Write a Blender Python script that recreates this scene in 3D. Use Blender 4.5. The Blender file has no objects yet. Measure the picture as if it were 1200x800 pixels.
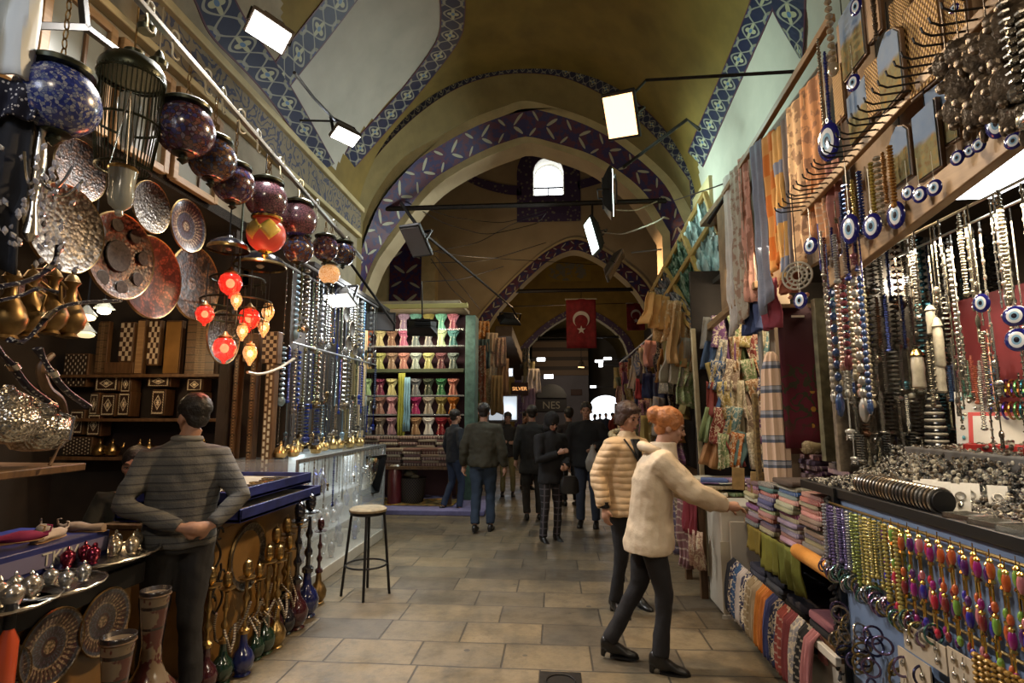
import bpy, math, random
from mathutils import Vector, Matrix, noise
PI = math.pi
S = bpy.context.scene
COL = S.collection
rnd = random.Random(7)

# ------------------------------------------------------------ camera
F = 640.0
EYE = Vector((0, 0, 1.65))
YAW, PITCH = math.radians(4.43), math.radians(7.48)
CR = Matrix.Rotation(YAW, 3, 'Z') @ Matrix.Rotation(PI/2 + PITCH, 3, 'X')
cd = bpy.data.cameras.new('camera'); cam = bpy.data.objects.new('camera', cd); COL.objects.link(cam)
cam.matrix_world = Matrix.Translation(EYE) @ CR.to_4x4()
cd.sensor_width = 36; cd.lens = 36*F/1200; cd.clip_start = .05; cd.clip_end = 200
S.camera = cam

# ------------------------------------------------------------ world, exposure
w = bpy.data.worlds.new('world'); S.world = w; w.use_nodes = True
w.node_tree.nodes['Background'].inputs[0].default_value = (.55, .62, .75, 1)
w.node_tree.nodes['Background'].inputs[1].default_value = .10
S.view_settings.view_transform = 'Standard'; S.view_settings.look = 'None'
S.view_settings.gamma = 1; S.view_settings.use_curve_mapping = False
S.view_settings.exposure = -0.12
S.cycles.use_denoising = True
S.cycles.max_bounces = 5; S.cycles.diffuse_bounces = 3; S.cycles.glossy_bounces = 2
S.cycles.transparent_max_bounces = 10; S.cycles.transmission_bounces = 4
S.cycles.caustics_reflective = False; S.cycles.caustics_refractive = False
S.cycles.sample_clamp_indirect = 3

def lamp(name, kind, loc, power, color, size=.3, aim=None, sy=None, spot=1.6, blend=.6):
    l = bpy.data.lights.new(name, kind); o = bpy.data.objects.new(name, l); COL.objects.link(o)
    l.energy = power; l.color = color
    if kind == 'AREA':
        l.size = size
        if sy: l.shape = 'RECTANGLE'; l.size_y = sy
    elif kind == 'SPOT':
        l.spot_size = spot; l.spot_blend = blend; l.shadow_soft_size = size
    else: l.shadow_soft_size = size
    o.location = loc
    if aim is not None:
        o.rotation_euler = (Vector(aim)-Vector(loc)).to_track_quat('-Z', 'Y').to_euler()
    return o

# shop fluorescents and bulbs further along the street, plus added fill lights
WARM = (1, .66, .34); NEUT = (1, .82, .6); COOL = (.86, .95, 1); GREEN = (.72, 1, .86)
# added fill light behind the camera, then lamps inside the shops
lamp('rear_fill', 'AREA', (-.3, -1.8, 4.6), 65, NEUT, .5, aim=(-.3, 3.5, 0))
lamp('left_shop_light', 'POINT', (-3.4, 2.6, 2.9), 12, WARM, .15)
lamp('left_shop_light', 'POINT', (-3.6, 4.3, 2.2), 12, WARM, .15)
lamp('left_shop_light', 'AREA', (-2.2, .6, 3.3), 7, (.8,.85,1), .4, aim=(-2.8, 3.0, 2.0))
lamp('left_shop_light', 'POINT', (-3.3, .6, 1.9), 7, WARM, .15)
lamp('bead_shop_light', 'AREA', (-2.2, 6.4, 3.2), 40, (.85,.93,1), .5, aim=(-2.9, 6.2, 1.2))
lamp('scarf_shop_light', 'AREA', (-2.7, 9.6, 3.45), 55, (1,.86,.62), 1.6, aim=(-2.8, 10.6, 1.6), sy=.3)
lamp('right_stall_light', 'AREA', (1.75, 2.2, 2.42), 32, (1,.82,.58), 1.4, aim=(1.85, 2.2, 0), sy=.25)
lamp('right_stall_light', 'AREA', (2.0, 4.3, 2.9), 28, (1,.8,.55), .9, aim=(1.9, 4.6, 1), sy=.3)
lamp('scarf_shop_light', 'AREA', (1.9, 5.2, 3.0), 13, (1,.85,.62), .6, aim=(2.0, 6.0, 1.6), sy=.2)
lamp('street_light', 'POINT', (-.4, 12, 4.2), 40, WARM, .2)
lamp('street_light', 'POINT', (.3, 18, 3.8), 80, WARM, .2)
lamp('street_light', 'POINT', (.8, 26, 3.8), 90, NEUT, .2)
lamp('vault_fill', 'AREA', (.9, 5.6, 4.7), 20, GREEN, .25, aim=(2.4, 5.3, 4.6))  # added green fill with no fixture, brightens the right side of the vault


# ------------------------------------------------------------ pixel to point helpers
def ray(px, py): return CR @ Vector(((px-600)/F, (400-py)/F, -1))
def atY(px, py, Y): r = ray(px, py); return EYE + r*(Y/r.y)
def atX(px, py, X): r = ray(px, py); return EYE + r*(X/r.x)
def atZ(px, py, Z): r = ray(px, py); return EYE + r*((Z-EYE.z)/r.z)
def topix(p):
    q = CR.transposed() @ (Vector(p)-EYE)
    if q.z > -1e-4: return (-999, -999)
    return (600 + F*q.x/-q.z, 400 - F*q.y/-q.z)

# ------------------------------------------------------------ mesh builder
class MB:
    def __init__(s): s.v = []; s.f = []; s.uv = []; s.mi = []; s.m = 0; s.M = None
    def V(s, p):
        p = Vector(p)
        if s.M is not None: p = s.M @ p
        s.v.append(p); return len(s.v)-1
    def face(s, idx, uv=None):
        s.f.append(tuple(idx)); s.uv.append(uv); s.mi.append(s.m)
    def quad(s, a, b, c, d, uv=None): s.face([s.V(a), s.V(b), s.V(c), s.V(d)], uv or ((0,0),(1,0),(1,1),(0,1)))
    def poly(s, pts, uv=None): s.face([s.V(p) for p in pts], uv)
    def box(s, c, d, R=None):
        x, y, z = d[0]/2, d[1]/2, d[2]/2
        P = [Vector((i, j, k)) for k in (-z, z) for j in (-y, y) for i in (-x, x)]
        if R is not None: P = [R @ p for p in P]
        n = [s.V(p+Vector(c)) for p in P]
        for q in ((0,2,3,1),(4,5,7,6),(0,1,5,4),(2,6,7,3),(0,4,6,2),(1,3,7,5)):
            s.face([n[i] for i in q], ((0,0),(1,0),(1,1),(0,1)))
        return s
    def bx(s, x0, x1, y0, y1, z0, z1): return s.box(((x0+x1)/2, (y0+y1)/2, (z0+z1)/2), (abs(x1-x0), abs(y1-y0), abs(z1-z0)))
    def bar(s, a, b, wd, ht=None, up=(0,0,1)):
        a, b = Vector(a), Vector(b); d = b-a; L = d.length
        y = d.normalized(); x = y.cross(Vector(up))
        if x.length < 1e-4: x = y.cross(Vector((1,0,0)))
        x.normalize(); z = x.cross(y)
        R = Matrix((x, y, z)).transposed()
        return s.box((a+b)/2, (wd, L, ht or wd), R)
    def loft(s, rings, cap=True, closed=True, smooth_uv=True):
        n = len(rings[0]); ids = [[s.V(p) for p in r] for r in rings]; m = len(rings)
        for i in range(m-1):
            for j in range(n if closed else n-1):
                k = (j+1) % n
                u0, u1 = j/n, (j+1)/n
                s.face([ids[i][j], ids[i][k], ids[i+1][k], ids[i+1][j]], ((u0, i/(m-1)), (u1, i/(m-1)), (u1, (i+1)/(m-1)), (u0, (i+1)/(m-1))))
        if cap and closed:
            s.face(ids[0][::-1]); s.face(ids[-1])
        return s
    def tube(s, pts, r, n=6, cap=True, sq=1.0):
        pts = [Vector(p) for p in pts]; N = len(pts); rings = []
        ref = None
        for i, p in enumerate(pts):
            t = (pts[min(i+1, N-1)] - pts[max(i-1, 0)]).normalized()
            if ref is None:
                ref = t.cross(Vector((0,0,1)))
                if ref.length < .1: ref = t.cross(Vector((1,0,0)))
            ref = (ref - t*ref.dot(t)).normalized(); b = t.cross(ref)
            ri = r[i] if hasattr(r, '__len__') else r
            rings.append([p + ref*ri*math.cos(2*PI*k/n) + b*ri*sq*math.sin(2*PI*k/n) for k in range(n)])
        return s.loft(rings, cap)
    def lathe(s, prof, n=20, o=(0,0,0), sx=1, sy=1, R=None, cap=True):
        o = Vector(o); rings = []
        for r, z in prof:
            ring = []
            for k in range(n):
                p = Vector((r*sx*math.cos(2*PI*k/n), r*sy*math.sin(2*PI*k/n), z))
                if R is not None: p = R @ p
                ring.append(o+p)
            rings.append(ring)
        return s.loft(rings, cap)
    def ell(s, c, r, n=12, m=8, R=None):
        if not hasattr(r, '__len__'): r = (r, r, r)
        prof = [(max(math.sin(PI*i/m), .02), -math.cos(PI*i/m)) for i in range(m+1)]
        RR = Matrix.Diagonal(Vector(r))
        if R is not None: RR = R @ RR
        return s.lathe(prof, n, c, R=RR)
    def prism(s, pts, h, o=(0,0,0), R=None):
        o = Vector(o); R = R or Matrix.Identity(3)
        a = [s.V(o + R @ Vector((x, y, 0))) for x, y in pts]
        b = [s.V(o + R @ Vector((x, y, h))) for x, y in pts]
        n = len(pts)
        xs = [p[0] for p in pts]; ys = [p[1] for p in pts]; x0, y0 = min(xs), min(ys); W = max(max(xs)-x0, 1e-6); H = max(max(ys)-y0, 1e-6)
        uv = [((x-x0)/W, (y-y0)/H) for x, y in pts]
        s.face(a[::-1], uv[::-1]); s.face(b, uv)
        for i in range(n):
            j = (i+1) % n; s.face([a[i], a[j], b[j], b[i]])
        return s
    def grid(s, fn, nu, nv, uvs=(1,1)):
        ids = [[s.V(fn(i/nu, j/nv)) for j in range(nv+1)] for i in range(nu+1)]
        for i in range(nu):
            for j in range(nv):
                q = [(i,j),(i+1,j),(i+1,j+1),(i,j+1)]
                s.face([ids[a][b] for a, b in q], [(a/nu*uvs[0], b/nv*uvs[1]) for a, b in q])
        return s
    def build(s, name, mats, parent=None, smooth=True, bevel=0, solid=0, ang=40, sub=0):
        me = bpy.data.meshes.new(name)
        me.from_pydata([tuple(p) for p in s.v], [], s.f)
        for m in (mats if isinstance(mats, (list, tuple)) else [mats]): me.materials.append(m)
        ul = me.uv_layers.new(name='UVMap').data; li = 0
        for fi, f in enumerate(s.f):
            u = s.uv[fi]
            for k in range(len(f)):
                if u: ul[li].uv = u[k]
                li += 1
        me.polygons.foreach_set('material_index', s.mi)
        me.polygons.foreach_set('use_smooth', [smooth]*len(s.f))
        me.update()
        if smooth and ang < 180: me.set_sharp_from_angle(angle=math.radians(ang))
        o = bpy.data.objects.new(name, me); COL.objects.link(o)
        if parent is not None: o.parent = parent
        if solid:
            q = o.modifiers.new('s', 'SOLIDIFY'); q.thickness = solid; q.offset = 0
        if bevel:
            q = o.modifiers.new('b', 'BEVEL'); q.width = bevel; q.segments = 2; q.limit_method = 'ANGLE'
        if sub:
            q = o.modifiers.new('u', 'SUBSURF'); q.levels = sub; q.render_levels = sub
        return o

def tag(o, label=None, cat=None, group=None, kind=None):
    if label: o['label'] = label
    if cat: o['category'] = cat
    if group: o['group'] = group
    if kind: o['kind'] = kind
    return o
def struct(o): o['kind'] = 'structure'; return o
def empty(name, loc, label, cat, group=None, rz=0, rot=None):
    o = bpy.data.objects.new(name, None); COL.objects.link(o); o.empty_display_size = .05
    o.location = loc; o.rotation_euler = rot if rot else (0, 0, rz)
    return tag(o, label, cat, group)
def kids(o): return [c for c in bpy.data.objects if c.parent == o]
TREE = {}
def copy_tree(o, loc=None, label=None, rz=None, parent=None, group=None, rot=None, scale=None, color=None):
    if o not in TREE: TREE[o] = list(o.children)
    c = o.copy(); COL.objects.link(c); c.parent = parent
    if loc is not None: c.location = loc
    if label: c['label'] = label
    if group: c['group'] = group
    if rz is not None: c.rotation_euler = (0, 0, rz)
    if rot is not None: c.rotation_euler = rot
    if scale is not None: c.scale = scale if hasattr(scale, '__len__') else (scale,)*3
    if color is not None: c.color = (*color, 1)
    for ch in TREE[o]:
        k = copy_tree(ch, parent=c)
        if color is not None: k.color = (*color, 1)
    return c

# ------------------------------------------------------------ shader expressions
class N:
    nt = None
    def __init__(s, k): s.k = k
    def _op(op, *a):
        n = N.nt.nodes.new('ShaderNodeMath'); n.operation = op
        for i, x in enumerate(a):
            if isinstance(x, N): N.nt.links.new(x.k, n.inputs[i])
            else: n.inputs[i].default_value = x
        return N(n.outputs[0])
    def __add__(a, b): return N._op('ADD', a, b)
    def __radd__(a, b): return N._op('ADD', a, b)
    def __sub__(a, b): return N._op('SUBTRACT', a, b)
    def __rsub__(a, b): return N._op('SUBTRACT', b, a)
    def __mul__(a, b): return N._op('MULTIPLY', a, b)
    def __rmul__(a, b): return N._op('MULTIPLY', a, b)
    def __truediv__(a, b): return N._op('DIVIDE', a, b)
    def __lt__(a, b): return N._op('LESS_THAN', a, b)
    def __gt__(a, b): return N._op('GREATER_THAN', a, b)
def fn(op): return lambda *a: N._op(op, *a)
sin, cos, fract, absn, sqrt, mx, mn, atan2, floor = fn('SINE'), fn('COSINE'), fn('FRACT'), fn('ABSOLUTE'), fn('SQRT'), fn('MAXIMUM'), fn('MINIMUM'), fn('ARCTAN2'), fn('FLOOR')
def sstep(a, b, x):
    n = N.nt.nodes.new('ShaderNodeMapRange'); n.interpolation_type = 'SMOOTHSTEP'
    N.nt.links.new(x.k, n.inputs[0]); n.inputs[1].default_value = a; n.inputs[2].default_value = b
    return N(n.outputs[0])
def C4(c): return (c[0], c[1], c[2], 1)
def mix(a, b, f, mode='MIX'):
    n = N.nt.nodes.new('ShaderNodeMix'); n.data_type = 'RGBA'; n.blend_type = mode
    for i, x in ((0, f), (6, a), (7, b)):
        if isinstance(x, N): N.nt.links.new(x.k, n.inputs[i])
        else: n.inputs[i].default_value = C4(x) if i else x
    return N(n.outputs[2])
def coords(kind='Object'):
    n = N.nt.nodes.new('ShaderNodeTexCoord'); return N(n.outputs[kind])
def xyz(v):
    n = N.nt.nodes.new('ShaderNodeSeparateXYZ'); N.nt.links.new(v.k, n.inputs[0]); return [N(n.outputs[i]) for i in range(3)]
def vec(x, y, z=0):
    n = N.nt.nodes.new('ShaderNodeCombineXYZ')
    for i, a in enumerate((x, y, z)):
        if isinstance(a, N): N.nt.links.new(a.k, n.inputs[i])
        else: n.inputs[i].default_value = a
    return N(n.outputs[0])
def tnoise(v, scale, detail=3, rough=.55):
    n = N.nt.nodes.new('ShaderNodeTexNoise'); N.nt.links.new(v.k, n.inputs['Vector'])
    n.inputs['Scale'].default_value = scale; n.inputs['Detail'].default_value = detail; n.inputs['Roughness'].default_value = rough
    return N(n.outputs['Fac'])
def tvor(v, scale, out='Distance', feat='F1'):
    n = N.nt.nodes.new('ShaderNodeTexVoronoi'); n.feature = feat; N.nt.links.new(v.k, n.inputs['Vector'])
    n.inputs['Scale'].default_value = scale
    return N(n.outputs[out])
def ramp(f, stops, const=False):
    n = N.nt.nodes.new('ShaderNodeValToRGB'); N.nt.links.new(f.k, n.inputs[0]); e = n.color_ramp.elements
    if const: n.color_ramp.interpolation = 'CONSTANT'
    while len(e) < len(stops): e.new(.5)
    for i, (p, c) in enumerate(stops): e[i].position = p; e[i].color = C4(c)
    return N(n.outputs[0])
def ocolor(): return N(N.nt.nodes.new('ShaderNodeObjectInfo').outputs['Color'])
def orand(): return N(N.nt.nodes.new('ShaderNodeObjectInfo').outputs['Random'])
MATS = {}
def mat(name, col, rough=.6, metal=0, bump=None, bstr=.3, bdist=.01, emit=None, estr=0, alpha=None, trans=0, spec=None, coat=0, ior=None, sub=0):
    """col / rough / bump / emit may be a value or a function building nodes."""
    m = bpy.data.materials.new(name); m.use_nodes = True; N.nt = m.node_tree
    b = m.node_tree.nodes['Principled BSDF']; MATS[name] = m
    def put(sock, x):
        if callable(x): x = x()
        if isinstance(x, N): N.nt.links.new(x.k, b.inputs[sock])
        elif hasattr(x, '__len__'): b.inputs[sock].default_value = C4(x)
        else: b.inputs[sock].default_value = x
    put('Base Color', col); put('Roughness', rough); put('Metallic', metal)
    if emit is not None: put('Emission Color', emit); b.inputs['Emission Strength'].default_value = estr
    if alpha is not None: put('Alpha', alpha)
    if trans: b.inputs['Transmission Weight'].default_value = trans
    if spec is not None: b.inputs['Specular IOR Level'].default_value = spec
    if coat: b.inputs['Coat Weight'].default_value = coat; b.inputs['Coat Roughness'].default_value = .15
    if ior: b.inputs['IOR'].default_value = ior
    if bump:
        h = bump(); n = N.nt.nodes.new('ShaderNodeBump'); n.inputs['Strength'].default_value = bstr; n.inputs['Distance'].default_value = bdist
        N.nt.links.new(h.k, n.inputs['Height']); N.nt.links.new(n.outputs[0], b.inputs['Normal'])
    return m
def mottled(c, amt=.25, scale=6, kind='Object', c2=None):
    def f():
        t = tnoise(coords(kind), scale, 4)
        a = tuple(x*(1-amt) for x in c); d = c2 or tuple(min(1, x*(1+amt)) for x in c)
        return ramp(t, [(.3, a), (.7, d)])
    return f
def bnoise(scale): return lambda: tnoise(coords(), scale, 4)

# ------------------------------------------------------------ materials of the building
def tile_col():
    u, v, _ = xyz(coords('UV'))
    x = fract(u) - .5; y = v - .5
    r = sqrt(x*x + y*y); a = atan2(y, x)
    flower = r < (.17 + .07*cos(a*4))
    core = r < .07
    # sinuous white stems and half palmettes at the edges
    wv = .36*cos(u*2*PI)
    s1 = absn(y - wv) < .045
    s2 = absn(y + wv) < .045
    r2 = sqrt((absn(x)-.5)*(absn(x)-.5) + (absn(y)-.5)*(absn(y)-.5)*.8)
    pal = (r2 < .2); pal2 = (r2 < .11)
    edge = absn(y) > .455
    base = mix((.013,.017,.045), (.02,.026,.075), tnoise(coords(), 30))
    c = mix(base, (.21,.205,.155), pal); c = mix(c, (.035,.05,.14), pal2)
    c = mix(c, (.27,.265,.22), s1); c = mix(c, (.27,.265,.22), s2)
    c = mix(c, (.38,.37,.24), flower); c = mix(c, (.09,.17,.30), core)
    c = mix(c, (.09,.03,.05), edge)
    return c
M_tile = mat('blue_tile_border', tile_col, .45)
def purple_col():
    u, v, _ = xyz(coords('UV'))
    y = v - .5; x = fract(u)
    c = mix((.075,.014,.04), (.02,.014,.08), sstep(.45, .55, tnoise(coords(), 9, 2)))
    for (cx, cy, ang, L, wd) in ((.28,.2,.75,.25,.055),(.28,-.2,-.75,.25,.055),(.72,.3,-.9,.2,.045),(.78,-.28,.9,.2,.045)):
        dx = (x - cx)*1.3; dy = y - cy
        p = dx*math.cos(ang) + dy*math.sin(ang); q = dy*math.cos(ang) - dx*math.sin(ang)
        c = mix(c, (.38,.37,.27), ((p*p)*(1/L/L) + (q*q)*(1/wd/wd)) < 1)
    return c
M_purple = mat('purple_leaf_band', purple_col, .5)
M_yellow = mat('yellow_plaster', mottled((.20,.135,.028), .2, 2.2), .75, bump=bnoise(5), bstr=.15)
M_olive = mat('olive_plaster', mottled((.20,.15,.055), .15, 3), .8, bump=bnoise(8), bstr=.2)
M_cream = mat('cream_plaster', mottled((.40,.32,.20), .12, 1.5), .8, bump=bnoise(6), bstr=.15)
M_rib = mat('pale_rib_plaster', mottled((.50,.41,.22), .15, 4), .7)
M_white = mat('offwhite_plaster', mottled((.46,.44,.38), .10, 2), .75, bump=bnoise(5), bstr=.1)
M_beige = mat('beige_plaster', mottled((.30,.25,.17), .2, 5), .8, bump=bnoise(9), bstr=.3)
def pav():
    p = coords(); n = N.nt.nodes.new('ShaderNodeTexBrick')
    mp = N.nt.nodes.new('ShaderNodeMapping'); mp.inputs['Location'].default_value = (.11, .03, 0)
    wob = tnoise(p, 1.3, 2)
    x, y, z = xyz(p)
    N.nt.links.new(vec(x, y + wob*.05, 0).k, mp.inputs[0]); N.nt.links.new(mp.outputs[0], n.inputs[0])
    n.inputs['Scale'].default_value = 1; n.inputs['Brick Width'].default_value = .60; n.inputs['Row Height'].default_value = .385
    n.inputs['Mortar Size'].default_value = .008; n.inputs['Mortar Smooth'].default_value = .4; n.inputs['Bias'].default_value = -.1
    n.inputs['Color1'].default_value = (.0,0,0,1); n.inputs['Color2'].default_value = (1,1,1,1); n.inputs['Mortar'].default_value = (.5,.5,.5,1)
    n.offset = .43; n.squash = 1.35; n.squash_frequency = 3
    return N(n.outputs['Color']), N(n.outputs['Fac'])
def floor_col():
    c, f = pav()
    tone = ramp(c, [(0,(.105,.085,.058)),(.12,(.14,.112,.072)),(.4,(.18,.138,.08)),(.75,(.205,.155,.088)),(1,(.135,.112,.08))])
    p = coords()
    d = sstep(.42, .7, tnoise(p, 1.1, 6, .7))
    tone = mix(tone, (.055,.05,.04), d*.8)
    tone = mix(tone, (0,0,0), sstep(.4,.7,tnoise(p, 9, 5, .7))*.35)
    sp = (tvor(p, 3.1) < .07) * (tnoise(p, 1.7) > .45)
    tone = mix(tone, (.04,.035,.03), sp*.8)
    pit = sstep(.56, .62, tnoise(p, 45, 2)) * sstep(.4, .7, tnoise(p, .9, 2))
    tone = mix(tone, (.06,.055,.045), pit*.5)
    return mix(tone, (.035,.03,.024), f*.9)
def floor_b():
    c, f = pav(); p = coords()
    return tnoise(p, 14, 4)*.5 - f*1.0 + tnoise(p, 2, 2)*.8
M_floor = mat('stone_paving', floor_col, lambda: ramp(tnoise(coords(), 2.5, 4), [(.3,(.30,)*3),(.7,(.6,)*3)]), bump=floor_b, bstr=.55, bdist=.012)
M_iron = mat('dark_iron', mottled((.025,.022,.02), .3, 20), .45, .7)
M_black = mat('black_metal', (.012,.012,.013), .4, .3)
M_wood = mat('brown_wood', lambda: ramp(tnoise(vec(*[a*b for a, b in zip(xyz(coords()), (6, 6, 1))]), 5, 5), [(.3,(.07,.035,.014)),(.7,(.16,.085,.035))]), .5)
M_wood2 = mat('light_wood', lambda: ramp(tnoise(vec(*[a*b for a, b in zip(xyz(coords()), (1, 1, 8))]), 4, 5), [(.3,(.24,.14,.06)),(.7,(.40,.25,.12))]), .5)
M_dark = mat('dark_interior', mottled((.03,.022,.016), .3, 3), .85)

# ------------------------------------------------------------ vault of the near bay
XC, HA, ZS, ZB = -.47, 2.68, 4.92, 2.32
VY0, VY1 = -3.5, 8.3
def prof(X):
    d = min(abs(X-XC)/HA, 1)
    return ZS + ZB*(1 - d**2.3)**.62
def hit_vault(px, py, off=0.0):
    r = ray(px, py); t = .5
    ins = lambda p: p.z < prof(p.x) - off*.6 and XC-HA+off < p.x < XC+HA-off and p.y < VY1-off
    while ins(EYE + r*t) and t < 60: t += .03
    a, b = t-.03, t
    for _ in range(22):
        m = (a+b)/2
        if ins(EYE + r*m): a = m
        else: b = m
    return EYE + r*a
def inpoly(x, y, P):
    c = False; n = len(P)
    for i in range(n):
        (x1, y1), (x2, y2) = P[i], P[i-1]
        if (y1 > y) != (y2 > y) and x < (x2-x1)*(y-y1)/(y2-y1)+x1: c = not c
    return c
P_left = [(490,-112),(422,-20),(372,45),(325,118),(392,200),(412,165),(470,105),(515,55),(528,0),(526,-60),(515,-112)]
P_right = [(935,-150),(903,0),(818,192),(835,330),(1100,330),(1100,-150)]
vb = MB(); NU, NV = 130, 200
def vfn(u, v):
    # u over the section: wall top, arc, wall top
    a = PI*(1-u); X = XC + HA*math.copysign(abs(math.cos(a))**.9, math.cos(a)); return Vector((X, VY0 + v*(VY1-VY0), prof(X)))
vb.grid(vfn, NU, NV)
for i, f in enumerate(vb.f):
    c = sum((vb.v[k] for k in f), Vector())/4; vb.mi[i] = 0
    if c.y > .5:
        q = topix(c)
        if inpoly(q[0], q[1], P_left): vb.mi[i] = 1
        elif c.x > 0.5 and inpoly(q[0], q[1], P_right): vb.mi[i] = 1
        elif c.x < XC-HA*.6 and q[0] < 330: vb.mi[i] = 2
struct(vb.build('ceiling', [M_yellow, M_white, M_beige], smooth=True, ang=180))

def resample(pts, n):
    pts = [Vector(p) for p in pts]; L = [0]
    for a, b in zip(pts, pts[1:]): L.append(L[-1]+(b-a).length)
    out = []
    for i in range(n):
        t = L[-1]*i/(n-1); k = 0
        while k < len(L)-2 and L[k+1] < t: k += 1
        out.append(pts[k].lerp(pts[k+1], (t-L[k])/max(L[k+1]-L[k], 1e-9)))
    return out
def smooth_px(pts, n):
    # Catmull-Rom through pixel points
    P = [Vector((*p, 0)) for p in pts]; P = [P[0]*2-P[1]] + P + [P[-1]*2-P[-2]]; out = []
    for i in range(1, len(P)-2):
        for k in range(8):
            t = k/8; a, b, c, d = P[i-1], P[i], P[i+1], P[i+2]
            out.append(.5*((2*b) + (-a+c)*t + (2*a-5*b+4*c-d)*t*t + (-a+3*b-3*c+d)*t**3))
    out.append(P[-2]); return resample(out, n)
def vault_band(name, A, B, n=40, off=.02, m=None, rep=None):
    a = [hit_vault(p.x, p.y, off) for p in smooth_px(A, n)]; b = [hit_vault(p.x, p.y, off) for p in smooth_px(B, n)]
    mb = MB(); L = 0; wd = sum((p-q).length for p, q in zip(a, b))/n; K = 3
    for i in range(n-1):
        d = ((a[i+1]-a[i]).length + (b[i+1]-b[i]).length)/2/wd
        for k in range(K):
            s, t = k/K, (k+1)/K
            mb.quad(a[i].lerp(b[i], s), a[i+1].lerp(b[i+1], s), a[i+1].lerp(b[i+1], t), a[i].lerp(b[i], t), ((L, s), (L+d, s), (L+d, t), (L, t)))
        L += d
    return struct(mb.build(name, m or M_tile, smooth=False, solid=.008))
vault_band('trim_1', [(496,-125),(510,-60),(514,-12),(516,20),(510,50),(470,105),(412,168),(404,180)], [(530,-135),(542,-60),(545,-12),(545,20),(537,50),(495,105),(432,178),(416,196)])
vault_band('trim_2', [(910,-150),(896,-60),(886,-20),(872,20),(850,75),(826,130),(806,178)], [(950,-150),(930,-60),(918,-20),(903,18),(880,70),(855,125),(824,196)])
vault_band('trim_3', [(500,-122),(455,-48),(425,-8),(385,45),(345,95),(325,122)], [(462,-138),(415,-50),(385,-8),(355,30),(330,62),(316,82)])
vault_band('trim_4', [(215,-95),(265,-20),(290,25),(325,75),(352,120),(392,192)], [(175,-85),(222,-10),(245,40),(285,82),(318,120),(376,200)])
vault_band('trim_5', [(898,-12),(908,18),(937,68)], [(945,-12),(944,20),(941,70)], n=12)

# ------------------------------------------------------------ stepped transverse arch at the end of the near bay
def plane_curve(P, Y, n=60): return [atY(p.x, p.y, Y) for p in smooth_px(P, n)]
def ext(c): # carry a curve straight down to the floor
    return [Vector((c[0].x, c[0].y, 0))] + c + [Vector((c[-1].x, c[-1].y, 0))]
def ring(name, a, b, m, wd=None):
    mb = MB(); L = 0; wd = wd or sum((p-q).length for p, q in zip(a, b))/len(a)
    for i in range(len(a)-1):
        d = (a[i+1]-a[i]).length/wd
        mb.quad(a[i], a[i+1], b[i+1], b[i], ((L,0),(L+d,0),(L+d,1),(L,1))); L += d
    return struct(mb.build(name, m, smooth=True))
O0 = [(398,215),(420,180),(448,148),(485,117),(525,90),(570,74),(615,69),(660,75),(705,92),(745,118),(785,158),(822,205)]
O1 = [(412,228),(432,195),(460,162),(495,130),(535,104),(575,90),(618,86),(660,91),(700,108),(740,134),(778,172),(808,212)]
O2 = [(425,262),(438,230),(470,187),(515,160),(555,138),(590,125),(614,118),(645,124),(690,139),(735,164),(785,208),(812,250)]
O3 = [(404,372),(414,325),(430,265),(447,233),(475,198),(520,168),(560,147),(595,134),(614,127),(640,131),(688,147),(730,172),(778,215),(802,262)]
O4 = [(417,372),(426,335),(438,304),(452,281),(466,262),(500,217),(535,193),(572,174),(600,164),(618,160),(645,166),(690,180),(725,200),(757,228),(785,272)]
O5 = [(420,374),(430,337),(442,307),(458,284),(473,264),(505,224),(538,200),(575,182),(602,172),(619,167),(645,173),(688,188),(718,207),(748,234),(776,277)]
c0 = ext(plane_curve(O0, 8.28)); c1 = ext(plane_curve(O1, 8.28)); c2 = ext(plane_curve(O2, 8.75))
c3 = ext(plane_curve(O3, 8.75)); c4 = ext(plane_curve(O4, 9.1)); c5 = ext(plane_curve(O5, 9.1))
c6 = [p + Vector((0, .5, 0)) for p in c5]
ring('trim_6', c0, c1, M_tile); ring('trim_7', c1, c2, M_olive); ring('trim_8', c2, c3, M_rib)
ring('trim_9', c3, c4, M_purple, .62); ring('trim_10', c4, c5, M_rib); ring('trim_11', c5, c6, M_cream)
# the wall of the bay around the stepped arch
wb = MB()
for a, b in zip(c0[1:-1], c0[2:-1]):
    zt = 8.2; wb.quad((a.x, 8.3, a.z), (b.x, 8.3, b.z), (b.x, 8.3, zt), (a.x, 8.3, zt))
for x0, x1 in ((-6, c0[0].x), (c0[-1].x, 5)): wb.quad((x0, 8.3, 0), (x1, 8.3, 0), (x1, 8.3, 8.2), (x0, 8.3, 8.2))
struct(wb.build('wall_arch', M_yellow, smooth=False))

# side walls of the near bay (above the shop fronts) and the shells of the shops
wb = MB(); XL, XR = XC-HA, XC+HA
wb.quad((XL, VY0, 3.5), (XL, VY1, 3.5), (XL, VY1, ZS+.01), (XL, VY0, ZS+.01)); struct(wb.build('wall_left', M_beige))
wb = MB(); wb.quad((XR, VY0, 3.2), (XR, VY1, 3.2), (XR, VY1, ZS+.01), (XR, VY0, ZS+.01)); struct(wb.build('wall_right', M_white))
mb = MB(); mb.quad((-9, -5, 0), (10, -5, 0), (10, 48, 0), (-9, 48, 0)); struct(mb.build('floor', M_floor))
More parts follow.
